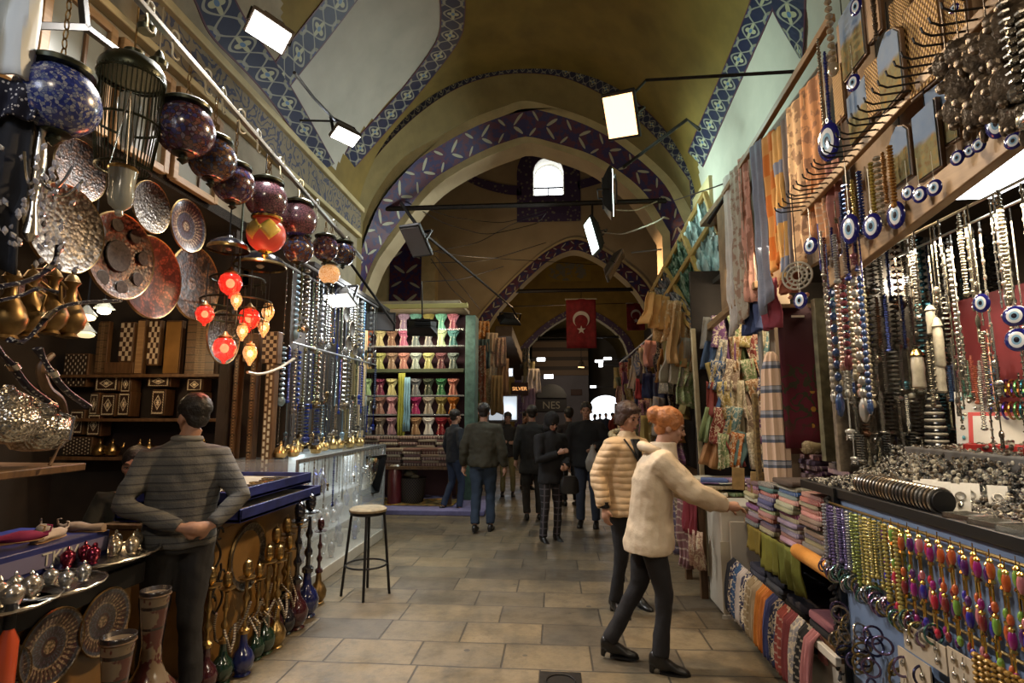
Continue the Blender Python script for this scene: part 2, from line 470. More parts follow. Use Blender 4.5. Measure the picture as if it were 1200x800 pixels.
# cornice under the spring line on the left, painted scrolls
def scroll_col():
    x, y, z = xyz(coords()); p = vec(x*0, y, z)
    t = tnoise(p, 5, 2, .4); k = absn(fract(t*7)-.5) < .16
    return mix((.20,.16,.10), (.05,.055,.09), k)
M_scroll = mat('painted_scroll_frieze', scroll_col, .7)
mb = MB(); mb.bx(XL, XL+.06, 3.6, 8.28, ZS-.42, ZS-.06); struct(mb.build('trim_12', M_scroll))
mb = MB(); mb.bx(XL, XL+.12, -3, 8.28, ZS-.06, ZS+.02); mb.bx(XL, XL+.09, -3, 8.28, ZS-.48, ZS-.42); struct(mb.build('trim_13', M_rib, bevel=.01))
mb = MB(); mb.bx(XR-.05, XR, 7.4, 8.28, 3.2, ZS); struct(mb.build('trim_14', M_rib))

# ------------------------------------------------------------ second bay
B2 = 14.0
A2o = [(556,385),(565,368),(585,345),(610,320),(640,295),(672,281),(700,290),(730,308),(755,330),(775,365),(780,385)]
A2i = [(568,388),(580,368),(598,347),(620,325),(645,304),(672,293),(697,301),(722,318),(745,340),(762,368),(768,388)]
a2o = ext(plane_curve(A2o, B2-.03)); a2i = ext(plane_curve(A2i, B2-.03)); a2s = [p+Vector((0,.5,0)) for p in a2i]
ring('trim_15', a2o, a2i, M_purple, .5); ring('trim_16', a2i, a2s, M_yellow)
a2r = [p + Vector((0,-.04,0)) for p in a2o]; cc = Vector((.28, 0, 4.6))
a2q = [Vector((cc.x+(p.x-cc.x)*1.03, p.y, cc.z+(p.z-cc.z)*1.04 if p.z > .1 else 0)) for p in a2r]; ring('trim_17', a2q, a2r, M_rib)
# wall with arch hole and window hole
WX0, WX1, WZ0, WZ1 = [None]*4
w0 = atY(625, 229, B2); w1 = atY(660, 184, B2); WX0, WX1, WZ0, WZ1 = w0.x, w1.x, w0.z, w1.z
wb = MB(); ztop = 9.6
top = lambda x: ztop
xs = sorted(set([p.x for p in a2i[1:-1]] + [-5.2, a2i[0].x, a2i[-1].x, 4.9, WX0, WX1] + [WX0+(WX1-WX0)*k/8 for k in range(9)]))
ar = a2i[1:-1]
def arch_z(x):
    if x <= ar[0].x or x >= ar[-1].x: return 0
    for p, q in zip(ar, ar[1:]):
        if p.x <= x <= q.x: return p.z + (q.z-p.z)*(x-p.x)/max(q.x-p.x, 1e-6)
    return 0
def wtop(x):
    t = (x-(WX0+WX1)/2)/((WX1-WX0)/2); return WZ1 - (WX1-WX0)/2*(1-math.sqrt(max(0, 1-t*t)))
for a, b in zip(xs, xs[1:]):
    m = (a+b)/2
    za, zb = (0, 0) if arch_z(m) == 0 else (arch_z(a) or ar[0].z, arch_z(b) or ar[-1].z)
    if WX0-1e-6 <= a and b <= WX1+1e-6:
        wb.quad((a, B2, za), (b, B2, zb), (b, B2, WZ0), (a, B2, WZ0)); wb.quad((a, B2, wtop(a)), (b, B2, wtop(b)), (b, B2, ztop), (a, B2, ztop))
    else: wb.quad((a, B2, za), (b, B2, zb), (b, B2, ztop), (a, B2, ztop))
struct(wb.build('wall_window', M_cream, smooth=False))
# window: reveal, sill, frame bars, bright sky pane
M_sky = mat('daylight_pane', (.9,.95,1), .3, emit=(.92,.96,1), estr=6)
M_frame = mat('white_window_frame', (.5,.5,.48), .5)
wn = MB(); n = 16
pts = [Vector((WX0, B2, WZ0))] + [Vector(((WX0+WX1)/2 - (WX1-WX0)/2*math.cos(PI*k/n), B2, WZ1-(WX1-WX0)/2*(1-math.sin(PI*k/n)))) for k in range(n+1)] + [Vector((WX1, B2, WZ0))]
for a, b in zip(pts, pts[1:]+pts[:1]): wn.quad(a, b, b+Vector((0,.45,0)), a+Vector((0,.45,0)))
win = struct(wn.build('window_1', M_white, smooth=False))
pb = MB(); pz1 = WZ0+(WZ1-WZ0)*.72; r = (WX1-WX0)/2*.92; xm = (WX0+WX1)/2
pp = [Vector((xm-r, B2+.42, WZ0))] + [Vector((xm - r*math.cos(PI*k/n), B2+.42, pz1-r+r*math.sin(PI*k/n)+.25)) for k in range(n+1)] + [Vector((xm+r, B2+.42, WZ0))]
pb.poly(pp); pb.build('pane', M_sky, win, smooth=False)
fb = MB(); fb.bx(xm-.02, xm+.02, B2+.36, B2+.4, WZ0, WZ0+.36); fb.bx(WX0, WX1, B2+.36, B2+.4, WZ0+.34, WZ0+.38); fb.bx(WX0, WX1, B2+.34, B2+.4, WZ0, WZ0+.03)
fb.build('window_frame', M_iron, win)
bb = MB(); bb.poly([(WX0-.1, B2+.5, WZ0-.1), (WX1+.1, B2+.5, WZ0-.1), (WX1+.1, B2+.5, WZ1+.1), (WX0-.1, B2+.5, WZ1+.1)]); bb.build('back_board', M_white, win)
# tile surround of the window and swags left and right
def surround():
    mb = MB(); xm = (WX0+WX1)/2; r0 = (WX1-WX0)/2+.02; r1 = r0+.42; Y = B2-.03; zc = WZ1-r0; L = 0
    P = lambda r: [Vector((xm-r, Y, WZ0-.75))]+[Vector((xm-r*math.cos(PI*k/14), Y, zc+r*math.sin(PI*k/14))) for k in range(15)]+[Vector((xm+r, Y, WZ0-.75))]
    for (a, b), (c, d) in zip(zip(P(r0), P(r0)[1:]), zip(P(r1), P(r1)[1:])):
        dd = (b-a).length/.42*.5+(d-c).length/.42*.5; mb.quad(a, b, d, c, ((L,0),(L+dd,0),(L+dd,1),(L,1))); L += dd
    mb.quad((xm-r0, Y, WZ0-.75), (xm+r0, Y, WZ0-.75), (xm+r0, Y, WZ0-.02), (xm-r0, Y, WZ0-.02), ((0,0),(2,0),(2,1),(0,1)))
    struct(mb.build('trim_18', M_tile2, smooth=False))
def t2():
    c = tvor(coords(), 9, 'Distance'); k = sstep(.25, .33, c)
    return mix((.22,.2,.16), (.06,.035,.10), k)
M_tile2 = mat('small_tile_surround', t2, .5); surround()
def band_Y(name, A, B, Y, m, n=24):
    a = plane_curve(A, Y, n); b = plane_curve(B, Y, n); ring(name, a, b, m)
band_Y('trim_19', [(530,194),(560,208),(590,216),(611,218)], [(536,206),(562,219),(590,227),(611,229)], B2-.03, M_tile2)
band_Y('trim_20', [(677,212),(700,205),(720,196)], [(677,222),(702,215),(722,206)], B2-.03, M_tile2)
mb = MB(); mb.poly([atY(519,200,B2-.03), atY(529,203,B2-.03), atY(522,226,B2-.03)]); struct(mb.build('trim_21', M_tile2, smooth=False))
# leaf panel on a pale pilaster, left
p0 = atY(455, 362, 13.6); p1 = atY(494, 290, 13.6)
mb = MB(); mb.bx(atY(441,300,13.7).x, atY(511,300,13.7).x, 13.66, 14, 0, p1.z+.3); struct(mb.build('trim_22', M_rib))
mb = MB(); mid = (p0.x+p1.x)/2
mb.poly([(p0.x, 13.63, p0.z-.1), (p1.x, 13.63, p0.z-.1), (p1.x, 13.63, p1.z), (mid, 13.63, p1.z+.35), (p0.x, 13.63, p1.z)], [(-.2,0),(-.2,1),(2.0,1),(2.4,.5),(2.0,0)])
struct(mb.build('trim_23', M_purple, smooth=False))
# vault and side walls of bay two
def barrel(name, x0, x1, zs, zb, y0, y1, m, n=28, walls=True, base=0):
    mb = MB(); xc, h = (x0+x1)/2, (x1-x0)/2
    def f(u, v):
        a = PI*(1-u); return Vector((xc+h*math.cos(a), y0+v*(y1-y0), zs+zb*math.sin(a)**.8))
    mb.grid(f, n, 3); o = struct(mb.build(name, m, smooth=True, ang=180))
    return o
barrel('ceiling', -5.2, 4.9, 6.8, 2.7, 9.6, 14, M_yellow)
for nm, X in (('wall_left', -5.2), ('wall_right', 4.9)):
    mb = MB(); mb.quad((X, 8.3, 0), (X, 14, 0), (X, 14, 7), (X, 8.3, 7)); struct(mb.build(nm, M_cream))
# back of arch wall (seen only from inside bay two)
# ------------------------------------------------------------ third and fourth bays
barrel('ceiling', -2.9, 3.6, 4.9, 3.4, 14.5, 22, M_yellow)
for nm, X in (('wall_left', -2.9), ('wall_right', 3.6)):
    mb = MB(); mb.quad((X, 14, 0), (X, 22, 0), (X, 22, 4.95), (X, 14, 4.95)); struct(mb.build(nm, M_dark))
B3 = 22.0
A3o = [(603,415),(618,398),(640,378),(668,362),(680,359),(700,366),(722,380),(738,396),(745,412)]
A3i = [(612,417),(625,400),(645,383),(669,369),(680,366),(697,372),(717,385),(730,399),(736,414)]
a3o = ext(plane_curve(A3o, B3-.04)); a3i = ext(plane_curve(A3i, B3-.04)); ring('trim_24', a3o, a3i, M_tile2); ring('trim_25', a3i, [p+Vector((0,.5,0)) for p in a3i], M_olive)
wb = MB(); ar = a3i[1:-1]
xs = [p.x for p in ar]
for a, b in zip(ar, ar[1:]): wb.quad((a.x, B3, a.z), (b.x, B3, b.z), (b.x, B3, 8.6), (a.x, B3, 8.6))
wb.quad((-4, B3, 0), (ar[0].x, B3, 0), (ar[0].x, B3, 8.6), (-4, B3, 8.6)); wb.quad((ar[-1].x, B3, 0), (5, B3, 0), (5, B3, 8.6), (ar[-1].x, B3, 8.6))
struct(wb.build('wall_arch', M_yellow, smooth=False))
# painted medallion
def med():
    u, v, _ = xyz(coords('UV')); k = sstep(.48, .52, tnoise(coords(), 4, 3)); e = ((u-.5)*(u-.5)+(v-.5)*(v-.5)) < .22
    return mix((.24,.17,.03), (.16,.16,.14), k*e)
M_med = mat('medallion_paint', med, .8)
a, b = atY(640,330,B3-.02), atY(692,306,B3-.02)
mb = MB(); mb.quad((a.x,B3-.02,a.z),(b.x,B3-.02,a.z),(b.x,B3-.02,b.z),(a.x,B3-.02,b.z)); struct(mb.build('trim_26', M_med))
barrel('ceiling', -1.6, 3.9, 4.8, 1.9, 22.5, 34, M_olive)
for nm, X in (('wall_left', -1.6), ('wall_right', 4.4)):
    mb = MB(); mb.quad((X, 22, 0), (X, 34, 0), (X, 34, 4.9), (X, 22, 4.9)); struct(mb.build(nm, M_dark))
# end wall with arched doorway into daylight
B4 = 34.0
M_endw = mat('grey_end_wall', mottled((.16,.15,.14), .2, 1), .8)
e0, e1 = atY(691, 478, B4), atY(729, 478, B4); ez = atY(710, 463, B4).z; er = (e1.x-e0.x)/2; exm = (e0.x+e1.x)/2
wb = MB(); K = 12
arc = [(exm-er*math.cos(PI*k/K), ez-er*.75*(1-math.sin(PI*k/K))) for k in range(K+1)]
for (xa, za), (xb, zb) in zip(arc, arc[1:]): wb.quad((xa,B4,za),(xb,B4,zb),(xb,B4,7.2),(xa,B4,7.2))
wb.quad((-3,B4,0),(arc[0][0],B4,0),(arc[0][0],B4,7.2),(-3,B4,7.2)); wb.quad((arc[-1][0],B4,0),(6,B4,0),(6,B4,7.2),(arc[-1][0],B4,7.2))
struct(wb.build('wall_end', M_endw, smooth=False))
M_day = mat('daylight_beyond', (.8,.85,.9), .5, emit=(.88,.94,1), estr=2.2)
mb = MB(); mb.quad((arc[0][0]-.6,B4+3,0),(arc[-1][0]+2.5,B4+3,0),(arc[-1][0]+2.5,B4+3,4),(arc[0][0]-.6,B4+3,4)); struct(mb.build('window_2', M_day))

# tie rods
def rod(name, a, b, r, label):
    mb = MB(); mb.tube([a, b], r, 8); mb.tube([a, a+(b-a)*.003], r*2, 8); mb.tube([b, b+(a-b)*.003], r*2, 8)
    return tag(mb.build(name, M_iron), label, 'tie rod')
q0, q1 = atY(392, 247, 8.9), atY(800, 234, 8.9); z = (q0.z+q1.z)/2
rod('tie_rod', Vector((q0.x-.2,8.9,z)), Vector((q1.x+.2,8.9,z)), .045, 'thick dark iron tie rod spanning the big near arch')
q0, q1 = atY(572, 343, 14.2), atY(765, 337, 14.2); z = (q0.z+q1.z)/2
rod('tie_rod', Vector((q0.x,14.2,z)), Vector((q1.x,14.2,z)), .05, 'iron tie rod across the second arch, above the large red flag')
q0, q1 = atY(620, 396, 22.2), atY(738, 394, 22.2); z = (q0.z+q1.z)/2
rod('tie_rod', Vector((q0.x,22.2,z)), Vector((q1.x,22.2,z)), .05, 'farthest iron tie rod, across the small third arch behind the flag')

# ------------------------------------------------------------ materials of the goods
M_brass = mat('brass', mottled((.42,.28,.11), .3, 20), .28, 1)
M_brassd = mat('old_brass', mottled((.26,.17,.07), .3, 12), .4, .9)
M_silver = mat('silver', mottled((.62,.60,.55), .25, 25), .25, 1)
M_steel = mat('painted_rail', (.26,.26,.25), .4, .5)
M_chrome = mat('hook_steel', (.6,.58,.5), .3, .9)
M_dkmetal = mat('dark_green_metal', mottled((.035,.04,.025), .3, 15), .35, .7)
def pal(v, cols): return ramp(v, [(i/len(cols), c) for i, c in enumerate(cols)], True)
def mosaic(cols, sc, grout=(.03,.02,.02), by='Object'):
    def f():
        p = coords(by); c = tvor(p, sc, 'Color'); x, y, z = xyz(c)
        e = tvor(p, sc, 'Distance', 'DISTANCE_TO_EDGE') < .06
        return mix(pal(x, [tuple(q*.6 for q in c_) for c_ in cols]), grout, e)
    return f
M_mosA = mat('mosaic_blue_white', mosaic([(.03,.05,.25),(.35,.38,.45),(.04,.07,.35),(.5,.52,.55),(.2,.25,.4)], 75, (.02,.03,.15)), .25, coat=.5)
M_mosB = mat('mosaic_purple', mosaic([(.12,.04,.07),(.06,.06,.22),(.22,.09,.08),(.10,.05,.12),(.25,.2,.28)], 42), .2, coat=.6)
M_mosC = mat('mosaic_brown_blue', mosaic([(.16,.07,.04),(.05,.07,.2),(.24,.14,.08),(.12,.06,.08),(.1,.14,.3)], 48), .2, coat=.6)
def flow():
    x, y, z = xyz(coords()); r = sqrt(x*x+y*y); a = atan2(y, x)
    c = ramp(r*6, [(0,(.7,.25,.02)),(.2,(.5,.35,.1)),(.3,(.03,.05,.3)),(.5,(.03,.05,.3)),(.55,(.14,.06,.08)),(1,(.12,.06,.08))])
    k = tvor(coords(), 45, 'Distance', 'DISTANCE_TO_EDGE') < .06
    return mix(c, (.02,.02,.03), k)
M_mosF = mat('mosaic_flower', flow, .2, coat=.6)
M_redpaper = mat('red_lamp_glass', mottled((.42,.06,.035), .15, 10), .4, emit=(.7,.08,.04), estr=.15)
M_yellowp = mat('yellow_patch', mottled((.55,.42,.08), .2, 20), .5)
def redlit():
    e = tvor(coords(), 70, 'Distance', 'DISTANCE_TO_EDGE'); return ramp(e*5, [(.0,(.06,.0,.0)),(.35,(.6,.005,.003)),(.7,(1,.02,.01)),(1,(1,.09,.04))])
M_redlit = mat('lit_red_glass', (.5,.02,.02), .2, emit=redlit, estr=.9, alpha=.6)
def amberlit():
    e = tvor(coords(), 70, 'Distance', 'DISTANCE_TO_EDGE'); return ramp(e*5, [(.0,(.15,.04,.0)),(.35,(.8,.25,.03)),(.7,(1,.5,.12)),(1,(1,.85,.5))])
M_amber = mat('lit_amber_glass', (.6,.3,.1), .2, emit=amberlit, estr=.8, alpha=.6)
M_bulb = mat('lit_bulb', (1,1,1), .3, emit=(1,.86,.6), estr=18)
M_hotr = mat('hot_red_bulb', (1,.2,.1), .3, emit=(1,.12,.05), estr=9)
M_hota = mat('hot_amber_bulb', (1,.6,.2), .3, emit=(1,.55,.2), estr=7)
M_tube = mat('lit_fluorescent_tube', (1,1,1), .3, emit=(.95,.98,1), estr=7)
M_flood = mat('lit_flood_glass', (1,1,1), .3, emit=(1,.97,.88), estr=14)
M_floodw = mat('lit_warm_flood_glass', (1,1,1), .3, emit=(1,.58,.24), estr=3.5)
M_floodg = mat('lit_greenish_flood_glass', (1,1,1), .3, emit=(.82,1,.92), estr=9)
M_floodoff = mat('unlit_flood_glass', (.13,.13,.13), .2, .2)
M_hous = mat('grey_lamp_housing', (.12,.10,.085), .5, .4)
M_housd = mat('black_lamp_housing', (.015,.015,.016), .5, .3)
M_glass = mat('clear_glass', (.85,.9,.9), .06, trans=0, alpha=.22, spec=.8)
M_frost = mat('cloudy_glass', (.35,.38,.36), .15, alpha=.7, spec=.8)
M_gblue = mat('blue_glass', (.012,.018,.10), .08, coat=1)
M_ggreen = mat('green_glass', (.012,.035,.02), .08, coat=1)
M_gred = mat('dark_red_glass', (.05,.01,.014), .08, coat=1)
M_gblack = mat('black_glass', (.008,.008,.014), .08, coat=1)
M_oc = mat('coloured_ware', lambda: mix(ocolor(), (0,0,0), tnoise(coords(), 12)*.35), .35, coat=.3)
M_cloth = mat('coloured_cloth', lambda: mix(ocolor(), (0,0,0), tnoise(coords(), 9, 4)*.45), .85, bump=bnoise(25), bstr=.3)
def stripe_cloth():
    x, y, z = xyz(coords()); u, v, _ = xyz(coords('UV')); k = fract(v*9 + u*.3)
    return mix(mix(ocolor(), (0,0,0), tnoise(coords(), 9)*.4), mix(ocolor(), (.5,.43,.32), .6), (k < .22))
M_clothS = mat('striped_cloth', stripe_cloth, .85)
def pat_cloth():
    p = coords(); x, y, z = xyz(tvor(p, 9, 'Color')); t = tnoise(p, 13, 3, .6); k = mx(absn(t-.5) < .035, t > .62)
    return mix(mix(ocolor(), (0,0,0), tnoise(p, 7)*.4), mix(ocolor(), (.65,.55,.38), x), k)
M_clothP = mat('patterned_cloth', pat_cloth, .85)
M_skin = mat('skin', mottled((.42,.235,.16), .08, 8), .5, spec=.3)
M_gold = mat('gold_metal', mottled((.75,.5,.14), .25, 30), .22, 1)
def platec(c1, c2, c3, k1=10., med=0):
    def f():
        p = coords(); x, y, z = xyz(p); r = sqrt(x*x+y*y); a = atan2(y, x); R = r*5   # r=.2 -> 1
        t = sin(a*k1*2)*.04
        c = ramp(R, [(0,c1),(.16,c1),(.17,c2),(.24,c2),(.25,c3),(.5,c3),(.51,c1),(.56,c1),(.57,c2),(.84,c2),(.85,c3),(.92,c3),(.93,c1)], True)
        pet = (absn(fract(a*(k1/2/PI))-.5)*1.1 + absn(R-.68)*1.7) < .36
        c = mix(c, c1, pet)
        pet2 = (absn(fract(a*(k1/2/PI))-.5)*1.3 + absn(R-.37)*2.4) < .33
        c = mix(c, c2, pet2)
        vv = tvor(p, 70, 'Distance'); c = mix(c, (.02,.015,.012), sstep(.42,.55,vv)*.7)
        return c
    return f
M_platC = mat('copper_plate', platec((.15,.075,.04),(.035,.022,.018),(.09,.045,.028)), .42, .4, bump=lambda: tvor(coords(), 60), bstr=.35)
M_platR = mat('red_copper_plate', platec((.16,.06,.04),(.045,.025,.025),(.11,.045,.03), 14.), .45, .3)
M_platP = mat('painted_plate', platec((.27,.20,.13),(.05,.016,.02),(.06,.07,.10), 34.), .3, .0, coat=.4)
M_platS = mat('silvered_plate', platec((.17,.145,.11),(.08,.066,.05),(.12,.10,.08), 12.), .42, .5, bump=lambda: tvor(coords(), 45), bstr=.5)
def inlay():
    x, y, z = xyz(coords('UV')); a = absn(x-.5); b = absn(y-.5)
    frame = (absn(mx(a, b)-.42) < .032); frame = frame*(fract((x+y)*10) < .6)
    d = absn(a+b-.27) < .042; d = d*(fract((x-y)*9) < .65)
    st = (a*a+b*b) < .006; s2 = ((a+b) < .2)*(absn(a-b) < .03)
    cr = (mn(a, b) < .02)*(mx(a, b) < .14)
    k = mx(mx(frame, d), mx(st, mx(cr, s2)))
    return mix((.035,.018,.012), (.85,.76,.52), k)
M_inlay = mat('mother_of_pearl_inlay', inlay, .3)
def chk():
    x, y, z = xyz(coords('UV')); k = N._op('PINGPONG', floor(x*4)+floor(y*8), 1.0); return mix((.05,.025,.015), (.55,.46,.32), k)
M_check = mat('chequer_inlay', chk, .35)
def dots():
    x, y, z = xyz(coords('UV')); a = fract(x*9)-.5; b = fract(y*5+floor(x*9)*.5)-.5; return mix((.03,.018,.012), (.7,.62,.44), (a*a+b*b) < .05)
M_dots = mat('dotted_inlay', dots, .35)
def chips():
    x, y, z = xyz(coords('UV')); a = absn(fract(x*2+.0)-.5); b = absn(fract(y*16+floor(x*2)*.5)-.5); return mix((.12,.075,.035), (.62,.6,.45), (a < .28)*(b < .33))
M_chips = mat('rectangle_inlay', chips, .4)
def strp():
    x, y, z = xyz(coords('UV')); k = absn(fract(y*7)-.5) < .06; g = absn(x-.5) < .05; d = (fract(y*40) < .4)*(absn(x-.5) < .18)
    return mix(mix(mix((.15,.09,.04), (.09,.05,.025), tnoise(coords(), 6)), (.03,.02,.01), mx(k, g)), (.30,.2,.1), d)
M_strp = mat('carved_wood_panel', strp, .4, bump=bnoise(40), bstr=.3)
M_orange = mat('orange_varnished_wood', mottled((.20,.105,.028), .25, 5), .35)
M_bluebox = mat('blue_display_board', mottled((.018,.026,.14), .4, 8), .4)
M_cream2 = mat('cream_cloth_lining', (.45,.4,.3), .8)
M_ivory = mat('ivory', mottled((.42,.38,.29), .25, 30), .4)
M_redf = mat('red_fabric', mottled((.20,.012,.018), .3, 8), .8)
M_white2 = mat('white_lacquer', mottled((.52,.48,.40), .08, 5), .45)

# ============================================================ LEFT: lamp and brassware shop
RX = -2.15
# shell
mb = MB(); mb.bx(-5.1, -5.0, -3.5, 5.3, 0, 3.55); struct(mb.build('wall_left', M_dark))
mb = MB(); mb.bx(-5.0, XL, -3.5, 5.3, 3.5, 3.6); struct(mb.build('ceiling', M_dark))
mb = MB(); mb.bx(-5.0, -2.62, 5.2, 5.3, 0, 3.5); struct(mb.build('wall_partition', M_dark))
mb = MB(); mb.bx(XL, XL+.06, 5.2, 8.28, 2.9, 3.6); struct(mb.build('trim_27', M_beige))
# glazed wooden fascia panels above the lamps
for i, (y0, y1) in enumerate(((2.2, 2.75), (2.8, 3.35), (3.4, 3.95), (4.0, 4.6))):
    e = empty('glazed_fascia', (XL+.05, (y0+y1)/2, 3.95), ['nearest glazed panel, cut by the frame, above the caged lantern', 'second glazed panel of the wooden fascia above the lamp rail', 'third glazed panel of the wooden fascia above the lamp rail', 'farthest glazed panel of the wooden fascia above the lamp rail'][i], 'panel', 'glazed fascia panels')
    h = (y1-y0)/2
    mb = MB()
    for s in (-1, 1): mb.box((0, s*(h-.03), 0), (.06, .06, .8)); mb.box((0, 0, s*.38), (.055, 2*h-.06, .06))
    mb.build('frame', M_wood2, e, bevel=.006)
    mb = MB(); mb.box((-.01, 0, 0), (.012, 2*h-.1, .72)); mb.build('pane', M_frost, e)
    mb = MB(); mb.box((0, .05, 0), (.03, .02, .72)); mb.build('mullion', M_wood, e)
# black iron frame near the top left
def frame_px(name, pts, X, r, m, label, cat, sq=True):
    mb = MB()
    for a, b in zip(pts, pts[1:]): mb.bar(atX(*a, X), atX(*b, X), r)
    return tag(mb.build(name, m, bevel=.003), label, cat)
frame_px('shop_bracket', [(40,30),(100,32),(140,62),(185,100)], -2.5, .035, M_black, 'black square iron bracket above the blue and white ball lamp', 'bracket')
frame_px('shop_bracket', [(96,-10),(100,32)], -2.5, .035, M_black, 'upright black iron bar meeting the bracket at top left', 'bracket')
# rail
r0, r1 = atX(150, -14, RX), atX(424, 303, RX)
def on_rail(px):  # point of the rail at a pixel column
    a, b = 0, 1
    for _ in range(30):
        m = (a+b)/2
        if topix(r0.lerp(r1, m))[0] < px: a = m
        else: b = m
    return r0.lerp(r1, a)
mb = MB(); mb.bar(r0, r1, .035, .03); tag(mb.build('lamp_rail', M_steel, bevel=.004), 'long pale metal rail the ball lamps hang from', 'rail')
# pipe conduit behind
a, b = atX(138, -10, -2.5), atX(400, 262, -2.75)
# S hooks
def hookmesh():
    mb = MB(); pts = []
    for k in range(9): t = PI*k/8; pts.append((0, .025*math.cos(t), .045+.025*math.sin(t)))
    pts = [(0,.025,.02)] + pts + [(0, -.025, .0)] ; pts += [(0, -.01, -.04)]
    for k in range(9): t = PI*k/8; pts.append((0, .012 - .022*math.cos(t), -.075-.022*math.sin(t)))
    mb.tube(pts, .006, 6); return mb
hk = None; HKP = [176, 205, 243, 262, 283, 303, 330, 352, 372, 392, 408]
HN = ['first','second','third','fourth','fifth','sixth','seventh','eighth','ninth','tenth','last']
for i, px in enumerate(HKP):
    p = on_rail(px)
    lab = HN[i]+' S shaped metal hook along the lamp rail, counted from the near end'
    if hk is None: hk = tag(hookmesh().build('rail_hook', M_chrome), lab, 'hook', 'hooks on the lamp rail'); hk.location = p
    else: copy_tree(hk, p, lab, rz=rnd.uniform(-.5, .5))
    
# ---- ball lamps
def ball_lamp(name, loc, r, m, label, cat='lamp', group='mosaic ball lamps on the rail', top=None, tilt=0, cap=M_dkmetal, finial=True, tipz=1.35):
    e = empty(name, loc, label, cat, group)
    mb = MB(); mb.lathe([(.35*r, -.93*r)] + [(r*math.sin(t), -r*math.cos(t)) for t in [PI*(.12+.72*k/12) for k in range(13)]], 24); mb.build('globe', m, e, ang=180)
    mb = MB(); mb.lathe([(.62*r,.80*r),(.80*r,.84*r),(.82*r,.95*r),(.74*r,1.02*r),(.5*r,1.06*r),(.42*r,1.18*r),(.2*r,1.24*r),(.05*r,1.3*r)], 24); mb.build('cap', cap, e)
    if finial:
        mb = MB(); mb.lathe([(.36*r,-.9*r),(.38*r,-.96*r),(.16*r,-1.02*r),(.13*r,-1.12*r),(.2*r,-1.18*r),(.1*r,-1.26*r),(.02*r,-1.34*r)], 14); mb.build('finial', cap, e)
    # chain up to the rail
    if top is not None:
        mb = MB(); L = top - 1.3*r; n = max(2, int(L/.045))
        for k in range(n):
            z = 1.28*r + (k+.5)*L/n; R = Matrix.Rotation(PI/2*(k%2), 3, 'Z')
            mb.tube([R @ Vector((.011*math.cos(t), 0, .026*math.sin(t))) + Vector((0,0,z)) for t in [2*PI*j/8 for j in range(9)]], .004, 4, cap=False)
        mb.build('chain', M_brassd, e)
    return e
def lampx(px, py, rpx, X, m, label, **k):
    X = -2.17; k.pop('top', 0); p = atX(px, py, X); r = rpx*p.y/F*1.16
    t = (p.y-r0.y)/(r1.y-r0.y); top = max(.1, r0.lerp(r1, t).z - p.z - .01)
    return ball_lamp('ball_lamp', p, r, m, label, top=top, **k)
lampx(68,118,42,-2.35,M_mosA,'large blue and white patterned ball lamp at top left',top=.55)
lampx(217,152,31,-2.3,M_mosB,'purple and red mosaic ball lamp right of the caged lantern',top=.45)
lampx(249,187,25,-2.3,M_mosC,'brown and blue mosaic ball lamp, second from the caged lantern',top=.45)
lampx(274,216,22,-2.35,M_mosB,'purple mosaic ball lamp half hidden above the big copper plates',top=.4)
lampx(312,234,22,-2.3,M_mosF,'ball lamp with an orange and blue flower, directly above the red one',top=.4)
lampx(349,258,20,-2.3,M_mosF,'ball lamp with a blue flower right above the brown ball lamp',top=.35)
lampx(350,292,16,-2.35,M_mosC,'brown mosaic ball lamp right of the plain red one',top=.5)
lampx(381,291,14,-2.3,M_mosB,'small purple ball lamp below the rail end',top=.4)
lampx(402,297,13,-2.3,M_mosC,'farthest small brown ball lamp at the rail end',top=.3)
e = lampx(312,275,20,-2.25,M_redpaper,'plain red ball lamp with yellow diamond patches',top=.6,cap=M_gold)
r = 20*atX(312,275,-2.17).y/F*1.16
for a, b in ((-.9,.12),(-1.9,.12)):
    mb = MB()
    def pf(u, v, a=a, b=b):
        s, t = u-.5, v-.5; x, y = (s-t)*.55, (s+t)*.6
        th = a + x*1.1; ph = b+y*1.1
        return Vector((math.cos(th)*math.cos(ph), math.sin(th)*math.cos(ph), math.sin(ph)))*r*1.015
    mb.grid(pf, 5, 5); mb.build('diamond_patch', M_yellowp, e, solid=.002)
lampx(386,321,11,-2.3,MATS['lit_amber_glass'],'small lit pinkish lamp at the right end of the lamp cluster',top=.5)
# wide dark dish lamp
def dish(px, py, rpx, X, label):
    p = atX(px, py, X); r = rpx*p.y/F
    e = empty('dish_lamp', p, label, 'lamp')
    mb = MB(); mb.lathe([(r,0),(r*1.02,.01),(r*.9,.3*r),(r*.55,.52*r),(r*.2,.62*r),(r*.12,.75*r),(.01,.76*r)], 28); mb.build('shade', M_gblack, e)
    mb = MB(); mb.lathe([(r*1.02,-.01),(r*1.04,.0),(r*1.0,.02)], 28, cap=False); mb.build('rim', M_brass, e)
    mb = MB(); mb.tube([(0,0,.7*r),(0,0,1.1)], .006, 5); mb.build('cord', M_black, e)
    mb = MB(); mb.ell((0,0,.1*r), .2*r, 10, 6); mb.build('bulb', M_frost, e)
dish(268,292,24,-2.45,'black glossy dish shaped lamp left of the plain red ball lamp')
dish(305,312,30,-2.55,'dark wide metal dish lamp above the glowing red lamps')
